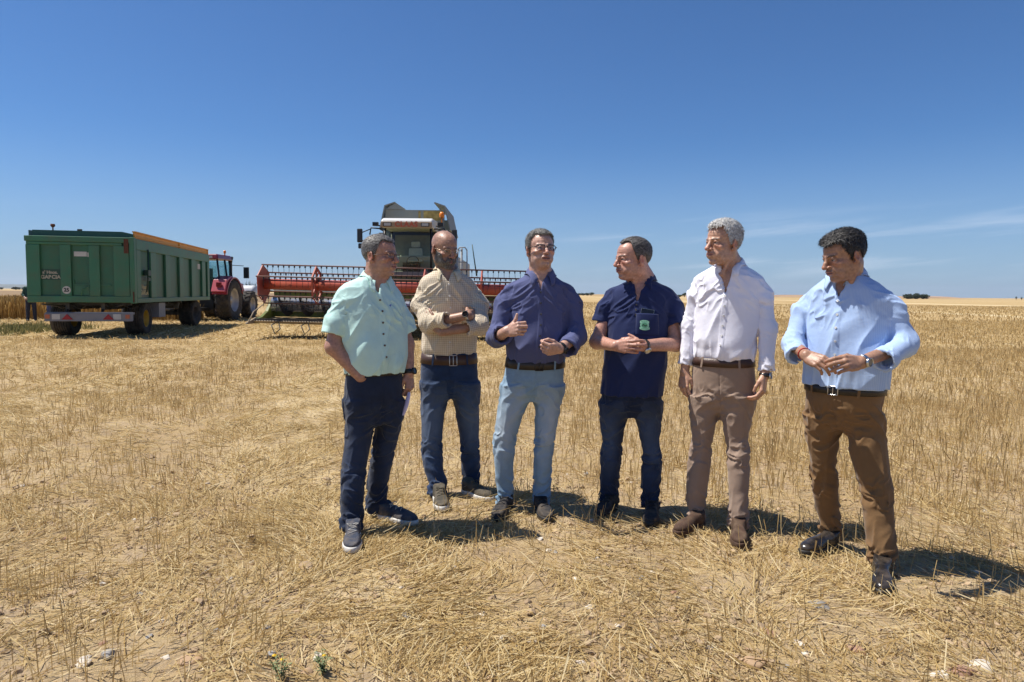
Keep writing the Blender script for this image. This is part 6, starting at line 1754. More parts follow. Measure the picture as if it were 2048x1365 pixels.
    c.lathe([(.55, 0), (.55, .08), (.48, .08)], (0, 7.09, z0 - .16), 'Z', 24); c.bb((-.5, 6.7, .66), (.5, 7.5, .80))
    c.build('chassis', chassis, r)
    k = MB(); k.bb((h - .35, 2.35, .50), (h - .05, 3.0, z0 - .05)); k.build('tool_box', mat('grey_box', (.24, .24, .26), .6, var=.1), r)
    # bumper
    u = MB(); u.bb((-.93, -.06, .49), (1.30, .0, .69)); u.bb((-.93, -.075, .47), (1.30, -.0601, .505)); u.bb((-.93, .001, .66), (1.30, .12, .72)); bp = u.build('bumper', galv, r, bevel=.006)
    for x in (-.36, .68):
        k = MB(); k.prism([(x - .14, .52), (x + .14, .52), (x, .67)], -.082, -.062, 'Y'); k.build('reflector', red_refl, bp)
    for x in (-.85, 1.17):
        k = MB(); k.bb((x - .055, -.075, .545), (x + .055, -.062, .655)); k.build('tail_lamp', orange_refl, bp)
    k = MB(); k.bb((-.74, -.072, .52), (-.54, -.062, .67)); k.build('plate', white_p, bp); k = MB(); k.bb((.80, -.072, .52), (1.0, -.062, .67)); pl = k.build('plate', white_p, bp)
    for s in (-1, 1):
        wheel(r, 'wheel', (s * .98, 1.39, .50), .50, .52, yellow_rim, s, 0, .50); wheel(r, 'wheel', (s * .98, 7.09, .50), .50, .52, chassis, s, 0, .50, R(-6))
trailer()

def tractor():
    r = empty('tractor', (-13.93, 31.2, 0), R(2), label='red farm tractor hitched to the green trailer', cat='tractor')
    b = MB(); b.bb((-.38, -.4, .55), (.38, 3.2, 1.1)); b.bb((-.5, -.55, .5), (.5, .35, .95)); b.bb((-.3, -1.6, .45), (.3, -.55, .6)); b.build('chassis', blackp, r)
    k = MB(); k.prism([(.9, 1.0), (3.55, 1.0), (3.65, 1.35), (3.45, 1.72), (.9, 1.98)], -.42, .42, 'X'); k.build('bonnet', red_p, r, bevel=.06, seg=3)
    for s in (-1, 1):
        wheel(r, 'wheel', (s * .98, 0, .93), .93, .62, silver, s, 20, .56); wheel(r, 'wheel', (s * .88, 2.85, .66), .66, .5, silver, s, 16, .56)
        f = MB(); n = 14; P = []
        for i in range(n + 1):
            a = R(15) + R(150) * i / n; P.append((-1.04 * math.cos(a), .93 + 1.04 * math.sin(a)))
        vs = []
        for (y, z) in P:
            for x in (.62, 1.28): vs.append((s * x, y, z)); vs.append((s * x, y * .96, (z - .93) * .95 + .93))
        fs = []
        for i in range(n):
            a, c = i * 4, (i + 1) * 4
            fs += [(a, a + 2, c + 2, c), (a + 1, c + 1, c + 3, a + 3), (a, c, c + 1, a + 1), (a + 2, a + 3, c + 3, c + 2)]
        fs += [(0, 1, 3, 2), (n * 4, n * 4 + 2, n * 4 + 3, n * 4 + 1)]
        f.add(vs, fs, False); f.prism([(-.98, 1.22), (-1.08, 1.20), (-.92, 1.74), (-.35, 2.02), (.35, 2.0), (.2, 1.8)], s * .66, s * 1.26, 'X') if False else None
        fe = f.build('fender', red_p, r)
        q = MB(); q.prism([(-1.10, 1.30), (-.93, 1.28), (-.70, 1.72), (-.2, 1.93), (-.2, 2.03), (-.78, 1.86)], min(s * .60, s * 1.22), max(s * .60, s * 1.22), 'X'); q.build('fender_cover', mat('pale_red_fender', (.42, .07, .08), .3, coat=.5), fe, bevel=.03)
        t = MB(); t.box((s * .92, -.98, 1.62), (.22, .12, .2)); t.build('tail_lamp', mat('dark_red_lamp', (.2, .01, .015), .3), fe, bevel=.02)
    c = MB()
    for s in (-1, 1):
        for y, yt in ((-.62, -.55), (.35, .32), (1.05, .85)): c.tube([(s * .76, y, 1.35), (s * .78, (y + yt) / 2, 2.0), (s * .70, yt, 2.74)], .045, 6)
        c.bb((s * .78 - .03, -.62, 1.30), (s * .78 + .03, 1.05, 1.38)); c.bb((s * .66 - .25, -.4, 1.0), (s * .66 + .1, .9, 1.299))
    c.bb((-.75, -.66, 1.25), (.75, -.58, 1.5)); c.bb((-.3, -.1, 1.3), (.3, .4, 1.85)); c.bb((-.28, -.16, 1.851), (.28, .02, 2.35)); c.build('cab_frame', blackp, r)
    g = MB(); g.quad((-.72, -.60, 1.5), (.72, -.60, 1.5), (.66, -.54, 2.70), (-.66, -.54, 2.70)); g.quad((-.72, 1.0, 1.5), (.72, 1.0, 1.5), (.66, .86, 2.7), (-.66, .86, 2.7))
    for s in (-1, 1): g.quad((s * .77, -.58, 1.4), (s * .77, 1.0, 1.4), (s * .70, .85, 2.7), (s * .70, -.53, 2.7))
    g.build('cab_glass', glass_t, r)
    f = MB(); f.box((0, .15, 2.86), (1.62, 1.75, .24), taper=.93); ro = f.build('cab_roof', red_dark, r, bevel=.06, seg=3)
    for s in (-1, 1):
        k = MB(); k.box((s * .45, -.735, 2.84), (.22, .05, .11)); k.build('work_lamp', white_p, ro)
    k = MB(); k.tube([(.72, .3, 2.96), (.72, .3, 3.06)], .03, 8); k.lathe([(.055, 0), (.06, .08), (.04, .13), (.001, .14)], (.72, .3, 3.06), 'Z', 14); k.build('beacon', amber, ro)
    k = MB(); k.tube([(.62, 1.25, 1.6), (.62, 1.25, 2.65), (.66, 1.22, 2.8), (.74, 1.14, 2.92)], [.07, .075, .07, .06], 12); k.build('exhaust', blackp, r)
    for s in (-1, 1):
        k = MB(); k.tube([(s * .70, .95, 2.55), (s * 1.3, 1.05, 2.52)], .018, 6); k.box((s * 1.42, 1.05, 2.2), (.24, .08, .52)); k.build('mirror', blackp, r, bevel=.03)
    k = MB(); k.bb((-.5, 3.66, .8), (.5, 4.15, 1.15)); k.lathe([(.001, -.75), (.33, -.74), (.36, -.6), (.36, .6), (.33, .74), (.001, .75)], (0, 4.4, 1.28), 'X', 24); k.build('front_tank', mat('pale_tank', (.55, .57, .58), .4, var=.08), r)
tractor()

def combine():
    lime = mat('lime_paint', (.10, .13, .010), .5, var=.15, vscale=2, dirt=(.12, .10, .05), dirt_amt=.5, dscale=3)
    orange = mat('reel_orange', (.40, .068, .038), .5, var=.12, vscale=3, dirt=(.35, .14, .09), dirt_amt=.45, dscale=3)
    bar_m = mat('reel_bar_brown', (.12, .055, .04), .6, var=.2); tine_m = blackp
    grey_w = mat('dusty_white', (.34, .35, .33), .6, var=.08, vscale=2, dirt=(.30, .26, .19), dirt_amt=.5, dscale=2.5); grey_w2 = mat('dusty_grey_tank', (.20, .215, .195), .6, var=.1, vscale=2, dirt=(.26, .22, .13), dirt_amt=.6, dscale=2)
    tan = mat('dusty_underside', (.25, .20, .14), .9, var=.2, vscale=3)
    dark = mat('dusty_black', (.035, .032, .028), .8, var=.3, dirt=(.16, .12, .08), dirt_amt=.5)
    # ---- the cutting header, carried in front, a thing bolted to the machine
    r = empty('combine_harvester', (-3.40, 20, 0), 0, label='dusty white combine harvester with wide orange reel header raised off the ground', cat='combine')
    H = empty('header', (0, 0, 0)); H.parent = r; H.rotation_euler = (0, R(.9), 0); H.location = (0, 0, -.10)
    x0, x1 = -3.92, 4.05
    b = MB(); b.bb((x0, .95, .62), (x1, 1.02, 1.42)); b.bb((x0, .88, 1.43), (x1, 1.06, 1.56)); b.build('back_wall', lime, H)
    b = MB(); b.prism([(1.0, .60), (.2, .56), (-.62, .60), (-.70, .55), (-.60, .50), (.2, .44), (1.05, .45)], x0, x1, 'X'); b.build('table', tan, H)
    k = MB(); k.tube([(x0 + .1, .55, 1.0), (x1 - .1, .55, 1.0)], .21, 20); k.build('auger', mat('polished_auger', (.62, .62, .63), .25, .8, var=.1), H)
    k = MB()
    for sg, xa, xb in ((1, x0 + .1, .0), (-1, x1 - .1, .2)):
        n = 150; tot = abs(xb - xa); vs = []; fs = []
        for i in range(n + 1):
            a = sg * i / n * tot / .62 * 2 * math.pi; x = xa + (xb - xa) * i / n
            for rr in (.20, .345): vs.append((x, .55 + rr * math.cos(a), 1.0 + rr * math.sin(a)))
        for i in range(n): fs.append((2 * i, 2 * i + 1, 2 * i + 3, 2 * i + 2))
        k.add(vs, fs, True)
    k.build('auger_flight', dark, H)
    for x, s in ((x0, -1), (x1, 1)):
        d = MB(); lo, hi = sorted((x, x + s * .10)); d.prism([(1.05, .46), (1.05, 1.15), (.75, 1.05), (.45, .80), (.0, .64), (-.42, .60), (-.42, .46)], lo, hi, 'X'); d.build('divider', lime, H, bevel=.015); d = MB(); d.prism([(-.43, .47), (-.43, .64), (-1.1, .52), (-1.12, .47)], lo + .02, hi - .02, 'X'); d.build('divider_tip', tan, H, bevel=.01)
        d = MB(); d.tube([(x, -1.1, .52), (x + s * .08, -.5, .80), (x + s * .06, .2, 1.0)], .018, 6); d.build('divider_rod', tan, H)
        a = MB(); a.tube([(x + s * .05, 1.0, 1.5), (x + s * .05, .3, 1.7), (x + s * .05, -.2, 1.62)], .06, 8); a.build('reel_arm', chassis, H)
    # reel
    ax, az_, rr = -.15, 1.60, .56
    RL = empty('reel', (0, 0, 0)); RL.parent = r; RL.rotation_euler = H.rotation_euler; RL.location = H.location
    t = MB(); t.tube([(x0 + .12, ax, az_), (x1 - .12, ax, az_)], .155, 24); t.build('reel_tube', orange, RL)
    ang = [R(90 + 8 + 60 * i) for i in range(6)]
    def hexplate(x, th, holes):
        P = [(ax + rr * 1.0 * math.cos(a), az_ + rr * 1.0 * math.sin(a)) for a in ang]
        m_ = MB()
        if not holes: m_.prism(P, x - th, x + th, 'X')
        else:
            for i in range(6):
                p, q = P[i], P[(i + 1) % 6]; c = (ax, az_); s_ = lambda u, v, k: (u[0] + (v[0] - u[0]) * k, u[1] + (v[1] - u[1]) * k)
                m_.prism([p, q, s_(q, c, .16), s_(p, c, .16)], x - th, x + th, 'X')
                d_ = nrm([q[0] - c[0], q[1] - c[1]]); n_ = (-d_[1] * .05, d_[0] * .05); q0 = s_(q, c, .14); m_.prism([(c[0] + n_[0], c[1] + n_[1]), (c[0] - n_[0], c[1] - n_[1]), (q0[0] - n_[0], q0[1] - n_[1]), (q0[0] + n_[0], q0[1] + n_[1])], x - th * .8, x + th * .8, 'X')
            m_.lathe([(.24, -th * .9), (.24, th * .9), (.1, th * .9)], (x, ax, az_), 'X', 20, False)
        return m_
    hexplate(x0 + .08, .012, False).build('reel_end', orange, RL); hexplate(x1 - .08, .012, False).build('reel_end', orange, RL)
    for x in (x0 + 1.62, x0 + 4.76, x0 + 6.4): hexplate(x, .018, True).build('reel_spider', orange, RL)
    rest = MB(); rng = np.random.default_rng(9)
    def tine(k, x, y, z):
        b_ = rng.normal(0, .018, 2); k.box((x, y, z - .035), (.035, .03, .075)); k.tube([(x, y, z - .06), (x + b_[0] * .4, y + .02, z - .16), (x + b_[0], y - .015 + b_[1], z - .29)], .006, 4)
    for i, a in enumerate(ang):
        y, z = ax + rr * math.cos(a), az_ + rr * math.sin(a)
        k = MB(); k.tube([(x0 + .05, y, z), (x1 - .05, y, z)], .021, 8); bar = k.build('reel_bar', bar_m, RL)
        for j in range(int((x1 - x0 - .3) / .155)):
            x = x0 + .22 + j * .155 + (i % 2) * .05
            if i in (0, 2): k = MB(); tine(k, 0, 0, 0); k.build('tine', tine_m, RL, (x, y, z))
            else: tine(rest, x, y, z)
    rest.build('tines', tine_m, RL)['kind'] = 'stuff'
    # cutter bar, crop lifters hanging in front, straw on the table
    k = MB()
    for j in range(106): k.box((x0 + .04 + j * .0765, -.70, .575), (.03, .13, .02), taper=.3)
    k.bb((x0, -.66, .585), (x1, -.58, .62)); k.build('knife', dark, H)
    for x in (-3.25, -2.42): 
        k = MB(); k.tube([(x, -.62, .56), (x + .16, -.95, .36), (x + .05, -1.05, .22), (x - .1, -.9, .45), (x, -.62, .56)], .016, 6); k.build('crop_lifter', blackp, H)
    rng = np.random.default_rng(5); n = 2600; x = rng.uniform(x0 + .2, x1 - .2, n); y = rng.uniform(-.55, .35, n); m_ = fbm(np.stack([x * .9, y, 0 * x], -1), 5, 2) > .42; x, y = x[m_], y[m_]; n = len(x)
    V, Fc = blades(x, y, np.full(n, .585) + rng.uniform(0, .07, n), rng.uniform(.1, .35, n), np.clip(rng.normal(1.4, .2, n), .6, 1.6), rng.uniform(0, 6.28, n), np.full(n, .012), rng)
    o = link('straw', mesh_np('straw', V, Fc, False), straw_mat('header_straw', [(.34, .2, .07), (.55, .4, .18)]), H); o['kind'] = 'stuff'
    # ---- machine body
    f = MB(); f.prism([(1.0, .75), (1.0, 1.35), (3.3, 2.0), (3.3, 1.1)], -.75, .75, 'X'); f.build('feeder_house', dark, r)
    b = MB(); b.bb((-1.55, 3.2, 1.15), (1.55, 9.6, 2.6)); b.bb((-1.35, 3.0, 1.75), (1.35, 3.19, 2.06)); b.build('body', grey_w, r, bevel=.05)
    b = MB(); b.bb((-1.5, 2.1, 1.78), (1.5, 3.2, 1.88)); b.bb((-1.5, 2.08, 1.60), (1.5, 2.10, 1.78)); b.build('cab_platform', mat('olive_panel', (.20, .16, .06), .7, var=.15), r)
    b = MB(); b.bb((-1.42, 2.04, 1.89), (1.42, 2.10, 2.02)); b.build('cab_step', mat('dusty_rose_panel', (.30, .22, .18), .8, var=.15), r)
    for s in (-1, 1):
        wheel(r, 'wheel', (s * 1.32, 3.2, .86), .86, .68, grey_w, s, 18, .48); wheel(r, 'wheel', (s * 1.15, 7.9, .6), .6, .45, grey_w, s, 14, .5)
    # cab
    cw = .74; c = MB()
    for s in (-1, 1):
        c.tube([(s * cw, 2.25, 1.9), (s * (cw + .04), 2.12, 2.6), (s * cw, 2.30, 3.42)], .042, 6); c.tube([(s * cw, 3.6, 1.9), (s * cw, 3.6, 3.42)], .06, 6); c.bb((s * cw - .02, 2.3, 1.89), (s * cw + .02, 3.6, 2.05))
    c.bb((-cw + .03, 2.15, 1.89), (cw - .03, 2.22, 2.02)); c.bb((-cw + .03, 3.55, 1.89), (cw - .03, 3.6, 3.4)); c.build('cab_frame', blackp, r)
    inn = MB(); inn.bb((-.28, 2.95, 1.9), (.28, 3.4, 2.35)); inn.build('seat_base', blackp, r)
    inn = MB(); inn.box((.10, 3.35, 2.55), (.52, .14, .62), taper=.85); inn.box((.10, 3.36, 2.98), (.30, .12, .20)); inn.bb((-.16, 2.95, 2.36), (.36, 3.27, 2.46)); inn.build('seat', mat('seat_pale', (.45, .48, .47), .8, var=.1), r, bevel=.04)
    st = MB(); st.tube([(.1, 2.55, 1.9), (.1, 2.62, 2.35)], .03, 8); st.tube([(.1 + .19 * math.cos(t_), 2.64 + .07 * math.sin(t_), 2.38 + .17 * math.sin(t_)) for t_ in np.linspace(0, 6.1, 20)], .014, 6); st.build('steering_wheel', blackp, r)
    inn = MB(); inn.bb((-.62, 3.46, 1.95), (.62, 3.52, 3.3)); inn.build('cab_lining', mat('cab_lining', (.20, .19, .12), .9, var=.15), r)
    g = MB(); n = 12; vs = []
    for i in range(n + 1):
        u = -1 + 2 * i / n; vs += [(u * cw * .97, 2.22 - .16 * (1 - u * u), 2.02), (u * cw * 1.0, 2.10 - .16 * (1 - u * u), 2.65), (u * cw * .97, 2.28 - .14 * (1 - u * u), 3.40)]
    g.add(vs, [(3 * i + j, 3 * i + 3 + j, 3 * i + 4 + j, 3 * i + 1 + j) for i in range(n) for j in (0, 1)], True)
    for s in (-1, 1): g.quad((s * cw, 2.3, 2.05), (s * cw, 3.58, 2.05), (s * cw, 3.58, 3.4), (s * cw, 2.34, 3.4))
    g.build('windscreen', glass_c, r)
    k = MB(); k.prism([(2.02, 3.42), (1.95, 3.50), (1.98, 3.66), (2.25, 3.74), (3.75, 3.78), (3.8, 3.42)], -.82, .82, 'X'); ro = k.build('cab_roof', mat('white_roof', (.62, .62, .60), .4, var=.05, dirt=(.5, .45, .36), dirt_amt=.3), r, bevel=.05, seg=3)
    k = MB(); k.bb((-.82, 1.925, 3.42), (.82, 1.97, 3.60)); k.build('roof_fascia', mat('dusty_tan_fascia', (.36, .25, .15), .7, var=.15), ro, bevel=.02)
    text_mesh('lettering', 'CLAAS', .225, mat('red_letters', (.50, .10, .04), .5), ro, (.0, 1.922, 3.515), (R(90), 0, 0), .003, bold=.010, space=1.12)
    for s in (-1, 1):
        k = MB(); k.bb((s * .60 - .13, 1.905, 3.445), (s * .60 + .13, 1.924, 3.575)); k.build('lamp_frame', blackp, ro); k = MB(); k.bb((s * .60 - .105, 1.898, 3.465), (s * .60 + .105, 1.9045, 3.555)); k.build('work_lamp', white_p, ro)
        k = MB(); k.box((s * 1.05, 2.3, 3.55), (.18, .14, .12)); k.tube([(s * .9, 2.3, 3.5), (s * 1.05, 2.3, 3.5)], .02, 6); k.build('side_lamp', blackp, ro)
        k = MB(); k.tube([(s * .85, 2.25, 3.40), (s * 1.18, 2.2, 3.42), (s * 1.22, 2.2, 3.2)], .025, 6); k.tube([(s * 1.2, 2.2, 3.38), (s * 1.45, 2.1, 3.26)], .016, 6); k.tube([(s * 1.2, 2.2, 3.05), (s * 1.45, 2.1, 3.0)], .016, 6); mm = k.build('mirror_arm', blackp, r)
        k = MB(); k.box((s * 1.52, 2.1, 3.16), (.17, .09, .44)); k.box((s * 1.50, 2.1, 2.83), (.14, .09, .17)); k.build('mirror', mat('mirror_shell', (.02, .02, .022), .4), mm, bevel=.03)
    k = MB(); k.tube([(1.05, 2.7, 3.6), (1.05, 2.7, 3.82)], .02, 6); k.lathe([(.07, 0), (.085, .05), (.085, .12), (.05, .18), (.001, .19)], (1.05, 2.7, 3.82), 'Z', 16); k.build('beacon', amber, r)
    # grain tank with its flaps open
    k = MB(); k.bb((-1.12, 3.9, 2.6), (1.12, 7.2, 3.5)); k.bb((-1.02, 3.86, 3.5), (1.02, 3.92, 4.20)); k.bb((-1.02, 7.1, 3.5), (1.02, 7.16, 4.20)); k.build('grain_tank', grey_w2, r)
    k = MB(); k.bb((-1.22, 3.70, 2.45), (-.86, 3.86, 3.40)); k.build('side_panel', grey_w, r)
    k = MB(); k.bb((.86, 3.4, 1.9), (1.42, 3.86, 2.75)); k.build('side_panel', grey_w, r)
    for s in (-1, 1):
        k = MB(); a, b2, c2 = (s * 1.20, 3.5), (s * 1.02, 4.32), (s * .66, 4.44)
        th = .03
        for (p, q) in ((a, b2), (b2, c2)):
            k.add([(p[0], 3.8, p[1]), (q[0], 3.8, q[1]), (q[0], 7.2, q[1]), (p[0], 7.2, p[1]), (p[0] + s * th, 3.8, p[1] + th), (q[0] + s * th, 3.8, q[1] + th), (q[0] + s * th, 7.2, q[1] + th), (p[0] + s * th, 7.2, p[1] + th)], [(0, 1, 2, 3), (7, 6, 5, 4), (0, 4, 5, 1), (1, 5, 6, 2), (2, 6, 7, 3), (3, 7, 4, 0)])
        k.add([(s * 1.02, 3.83, 4.21), (c2[0], 3.83, c2[1]), (s * .30, 3.83, 4.21), (s * 1.02, 3.86, 4.21), (c2[0], 3.86, c2[1]), (s * .30, 3.86, 4.21)], [(0, 1, 2), (5, 4, 3), (0, 3, 4, 1), (1, 4, 5, 2), (2, 5, 3, 0)]) if s < 0 else None
        k.tube([(s * .86, 3.84, 4.2), (s * .86, 3.84, 4.36)], .015, 6)
        k.build('tank_flap', mat('flap_dusty', (.22, .23, .21), .6, var=.12, dirt=(.2, .17, .11), dirt_amt=.5), r)
    k = MB(); k.bb((.12, 3.845, 3.80), (.20, 3.858, 4.16)); k.bb((.3, 3.845, 3.85), (.95, 3.858, 4.17)); k.build('stain_panel', mat('chaff_stain', (.30, .22, .07), .9, var=.5, vscale=6), r)
    # ladder on the machine's left side and a tall aerial
    k = MB()
    for y in (2.35, 2.75): k.tube([(1.72, y, .6), (1.72, y, 2.7)] if y < 2.5 else [(1.72, y, .6), (1.72, y, 2.62)], .022, 8)
    k.tube([(1.72, 2.35, 2.7), (1.72, 2.42, 2.80), (1.72, 2.68, 2.80), (1.72, 2.75, 2.62)], .022, 8)
    for x in (1.62, 1.92): k.tube([(x, 2.2, 1.0), (x, 2.2, 2.72)], .02, 8)
    k.tube([(1.62, 2.2, 2.72), (1.68, 2.2, 2.82), (1.86, 2.2, 2.82), (1.92, 2.2, 2.72)], .02, 8); k.tube([(1.62, 2.2, 2.35), (1.92, 2.2, 2.35)], .014, 6)
    for j in range(6): k.bb((1.5, 2.38, .7 + j * .28), (1.9, 2.72, .73 + j * .28))
    k.build('ladder', mat('ladder_grey', (.28, .29, .30), .5), r)
    k = MB(); k.tube([(2.25, 1.9, 1.9), (2.1, 1.9, 2.9)], [.022, .014], 6); k.build('aerial', mat('green_rod', (.03, .06, .05), .5), r)
combine()

# ------------------------------------------------------------------ two people half hidden behind the trailer
def far_person(x, y, phi, cols, lab, shoe):
    F = np.array([math.sin(phi), -math.cos(phi), 0]); Lx = np.array([math.cos(phi), math.sin(phi), 0])
    def W(a, b, c): return Lx * a + F * b + np.array([0, 0, 1.]) * c
    B = SDF(); h = Head(W(0, .02, 1.63), phi, R(8), 1.0); h.base(B); B.cone(W(0, 0, 1.58), W(0, 0, 1.42), .058, .065, .03); B.cone(W(0, 0, 1.35), W(0, 0, 1.0), .12, .12, .05)
    B.cone(W(0, .10, 1.64), W(0, .125, 1.60), .010, .014, .01)
    for s in (-1, 1):
        B.ell(W(s * .078, 0, 1.62), (.012, .02, .032), None, .008)
        B.chain([W(s * .18, 0, 1.40), W(s * .25, -.02, 1.12), W(s * .20, .16, .98)], [.05, .043, .03], .02)
        hand(B, W(s * .20, .16, .98), W(-s * .3, .8, -.35), W(s * .7, .3, .6), s < 0)
    S = SDF(); T = Loft([(.93, 0, 0, .185, .13, .12), (1.1, 0, 0, .18, .13, .115), (1.3, 0, 0, .20, .125, .12), (1.40, 0, 0, .19, .10, .105), (1.47, 0, 0, .10, .075, .085)], phi, 2.3); S.u(T, .01)
    for s in (-1, 1): S.chain([W(s * .18, 0, 1.39), W(s * .255, -.02, 1.12), W(s * .225, .08, 1.04)], [.062, .056, .05], .04)
    z = [(W(0, 0, 1.1), (.35, .3, .3), (.4, 0, .8), .07, .01, 3)]; S.disp = lambda P: folds(P, z)
    Tr = SDF(); Tr.u(Loft([(.78, 0, 0, .16, .10, .11), (.88, 0, 0, .18, .125, .125), (1.0, 0, 0, .175, .12, .115)], phi, 2.2), .01)
    for s in (-1, 1): Tr.chain([W(s * .09, 0, .86), W(s * .11, .01, .5), W(s * .13, 0, .06)], [.098, .075, .06], .03)
    z2 = [(W(0, 0, .4), (.4, .4, .5), (1, 0, .4), .06, .008, 4)]; Tr.disp = lambda P: folds(P, z2)
    hs_ = .009
    b0 = np.zeros(3); V, Fc = surfnet(B, .006); V, Fc, _ = compact(V, Fc)
    col = np.tile(np.array([.40, .24, .17]), (len(V), 1)); hq = h.q(V); col[(hq[:, 2] > 60) | ((hq[:, 1] < -10) & (hq[:, 2] > -40) & (np.abs(hq).max(1) < 140))] = (.05, .045, .04)
    o = mesh_obj('person', (V, Fc, {'Col': col}), b0, M['skin'], loc=(x, y, 0)); tag(o, lab, 'person', 'people behind the trailer')
    V, Fc = surfnet(S, hs_); mesh_obj('jacket', compact(V, Fc)[:2], b0, mat('far_top', cols[0], .85, var=.1), o)
    V, Fc = surfnet(Tr, hs_); mesh_obj('trousers', compact(V, Fc)[:2], b0, mat('far_trousers', cols[1], .85, var=.15), o)
    for s in (-1, 1):
        U = SDF(); U.cone(W(s * .13, -.04, .05), W(s * .14, .16, .04), .045, .04, .02); U.inter(Half((0, 0, .003), (0, 0, -1)), .003); V, Fc = surfnet(U, .007); mesh_obj('shoe', compact(V, Fc)[:2], b0, mat('far_shoe', shoe, .6), o)
far_person(-20.15, 28.6, R(35), ((.012, .05, .042), (.02, .025, .045)), 'person in green jacket and dark trousers at the left edge of the trailer', (.02, .02, .02))
far_person(-19.5, 28.9, R(60), ((.30, .42, .55), (.06, .08, .17)), 'person in blue trousers half hidden behind the trailer bumper', (.6, .6, .6))
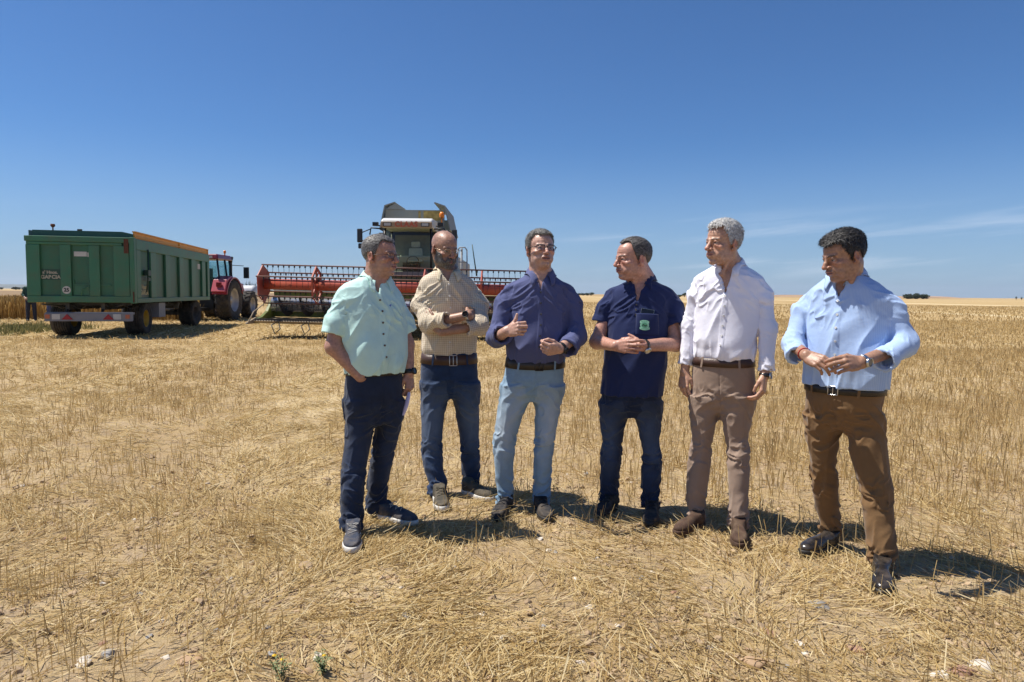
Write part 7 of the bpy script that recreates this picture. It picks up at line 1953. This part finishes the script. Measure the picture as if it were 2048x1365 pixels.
# ------------------------------------------------------------------ things carried by the men
def extras():
    # folded paper in the hand of the man in mint
    p, body, sh, tr, mb = BUILT[745]
    a = p.p((820, 783, .0)); x = MB(); n = 10; ux = np.array([.35, -.9, 0]); ux = nrm(ux); nx = nrm(np.cross(ux, [0, 0, 1])); vs = []
    for i in range(n + 1):
        u = i / n; z = -.005 - u * .135; w_ = .012 + .030 * math.sin(math.pi * min(1, u * 1.05)) ** .7
        for k, s in enumerate((-1, -.33, .33, 1)):
            q = a + ux * w_ * s + np.array([0, 0, z]) + nx * (.012 * (1 - s * s)) - np.array([.035 * u, 0, 0]); vs.append(q)
    vs2 = [np.array(v) + nx * .0015 for v in vs]; m_ = len(vs); fs = []
    for i in range(n):
        for k in range(3): b = i * 4 + k; fs.append((b, b + 1, b + 5, b + 4)); fs.append((m_ + b, m_ + b + 4, m_ + b + 5, m_ + b + 1))
    for i in range(n):
        for k in (0, 3): b = i * 4 + k; fs.append((b, b + 4, m_ + b + 4, m_ + b))
    x.add([v - a for v in vs + vs2], fs, True); o = x.build('folded_paper', mat('lilac_paper', (.62, .58, .82), .7, var=.05), None, tuple(a)); tag(o, 'white lilac folded paper held in the left hand of the man in mint', 'paper')
    # phone and badge on the polo
    p, body, sh, tr, mb = BUILT[1270]; sp_navy = p.sp['mshirt']
    p.S.disp = None
    def patch_pts(px, py, wpx, hpx, off, nx_=9, ny=9, rot=0.0):
        c = p.p((px, py, -.13)); g = []
        sx_ = wpx / FPX * 4.1; sz = hpx / FPX * 4.1
        rgt = p.Lx; 
        for j in range(ny):
            for i in range(nx_):
                u, v = (i / (nx_ - 1) - .5) * sx_, (j / (ny - 1) - .5) * sz
                uu, vv = u * math.cos(rot) - v * math.sin(rot), u * math.sin(rot) + v * math.cos(rot)
                g.append(c + rgt * uu + np.array([0, 0, vv]))
        return snap(p.S, np.array(g), off, 4), nx_, ny
    def sheet(g, nx_, ny, inside=None):
        fs = []
        for j in range(ny - 1):
            for i in range(nx_ - 1):
                if inside is None or inside((i + .5) / (nx_ - 1) * 2 - 1, (j + .5) / (ny - 1) * 2 - 1): fs.append((j * nx_ + i, j * nx_ + i + 1, (j + 1) * nx_ + i + 1, (j + 1) * nx_ + i))
        return fs
    gp = mat('badge_green', (.09, .32, .18), .8, var=.15, vscale=120); gl = mat('badge_pale', (.30, .62, .44), .8, var=.12, vscale=120)
    N = 71
    def shape(u, v):      # disc with a ribbon above and below
        ring = (u / .86) ** 2 + (v / .78) ** 2 < 1
        top = abs(u) < .92 and .52 - .22 * u * u < v < .98 - .25 * u * u; bot = abs(u) < .98 and -.98 + .25 * u * u < v < -.55 + .2 * u * u
        return ring or top or bot
    g, a_, b_ = patch_pts(1288, 652, 16.5, 20, .0165, N, N); mb('badge', g, sheet(g, a_, b_, shape), gl, sh)
    g2 = snap(p.S, g, .0174, 1); mb('badge_field', g2, sheet(g2, a_, b_, lambda u, v: (u / .66) ** 2 + (v / .56) ** 2 < 1 and not ((u / .60) ** 2 + (v / .50) ** 2 < 1 and (u / .54) ** 2 + (v / .44) ** 2 > 1)), gp, sh)
    g3 = snap(p.S, g, .0182, 1); mb('badge_mark', g3, sheet(g3, a_, b_, lambda u, v: abs(v + .04 + .10 * math.sin(u * 9)) < .10 and abs(u) < .46), mat('badge_black', (.012, .02, .015), .8), sh)
    ribbon = lambda u, v: (abs(u) < .72 and .66 - .22 * u * u < v < .82 - .24 * u * u or abs(u) < .78 and -.84 + .24 * u * u < v < -.68 + .22 * u * u) and math.sin(u * 38) > -.2
    mb('badge_lettering', g2, sheet(g2, a_, b_, ribbon), gp, sh)
    # phone: a slab standing in the pocket
    g, a_, b_ = patch_pts(1294, 650, 42, 42, .0, 15, 17); uu, vv = np.meshgrid(np.linspace(-1, 1, 15), np.linspace(-1, 1, 17)); ed = np.minimum(1 - np.abs(uu), np.clip(vv + 1, 0, 9)).ravel(); off = .003 + .0125 * sstep(0, .35, ed) * sstep(-1.2, .6, vv.ravel())
    for _ in range(3): g = g - grad(p.S, g) * (evp(p.S, g) - off)[:, None]
    pk = mb('pocket', g, sheet(g, a_, b_), sp_navy, sh); so_ = pk.modifiers.new('thick', 'SOLIDIFY'); so_.thickness = .0016; so_.offset = 1
    c = snap(p.S, p.p((1294, 627, -.14))[None], .0065)[0]; n_ = grad(p.S, c[None])[0]; rt = nrm(p.Lx - n_ * (p.Lx @ n_)); up = np.cross(n_, rt); up = up if up[2] > 0 else -up
    rot = -.14; rt, up = rt * math.cos(rot) + up * math.sin(rot), up * math.cos(rot) - rt * math.sin(rot)
    def slab(w_, h0, h1, t0, t1):
        return [c + rt * a + up * b + n_ * d for d in (t0, t1) for a, b in ((-w_, h0), (w_, h0), (w_, h1), (-w_, h1))]
    q6 = [(0, 3, 2, 1), (4, 5, 6, 7), (0, 1, 5, 4), (1, 2, 6, 5), (2, 3, 7, 6), (3, 0, 4, 7)]
    x = MB(); x.add([v - c for v in slab(.038, -.04, .022, -.004, .0035)], q6); ph = x.build('phone', mat('phone_black', (.01, .01, .012), .15), None, tuple(c), bevel=.003); tag(ph, 'black phone sticking out of the navy polo chest pocket', 'phone')
    x = MB(); x.add([v - c for v in slab(.0388, -.03, .0227, -.0016, .0016)], q6); x.build('phone_edge', mat('phone_edge', (.55, .5, .42), .3, .8), ph)
    # little embroidered mark on the mint shirt
    p, body, sh, tr, mb = BUILT[745]
    c = p.p((793, 606, -.12)); g = np.array([c + p.Lx * (i - 4) * .0022 + np.array([0, 0, (j - 4) * .0026]) for j in range(9) for i in range(9)]); g = snap(p.S, g, .002, 4)
    mb('emblem', g, sheet(g, 9, 9, lambda u, v: abs(u) + abs(v) < .95 and not (u > .2 and v < -.3)), mat('emblem_blue', (.10, .15, .5), .8), sh)
    # ring fingers
    for key, side, k in ((1690, 'R', 2), (1072, 'R', 3)):
        pass
extras()
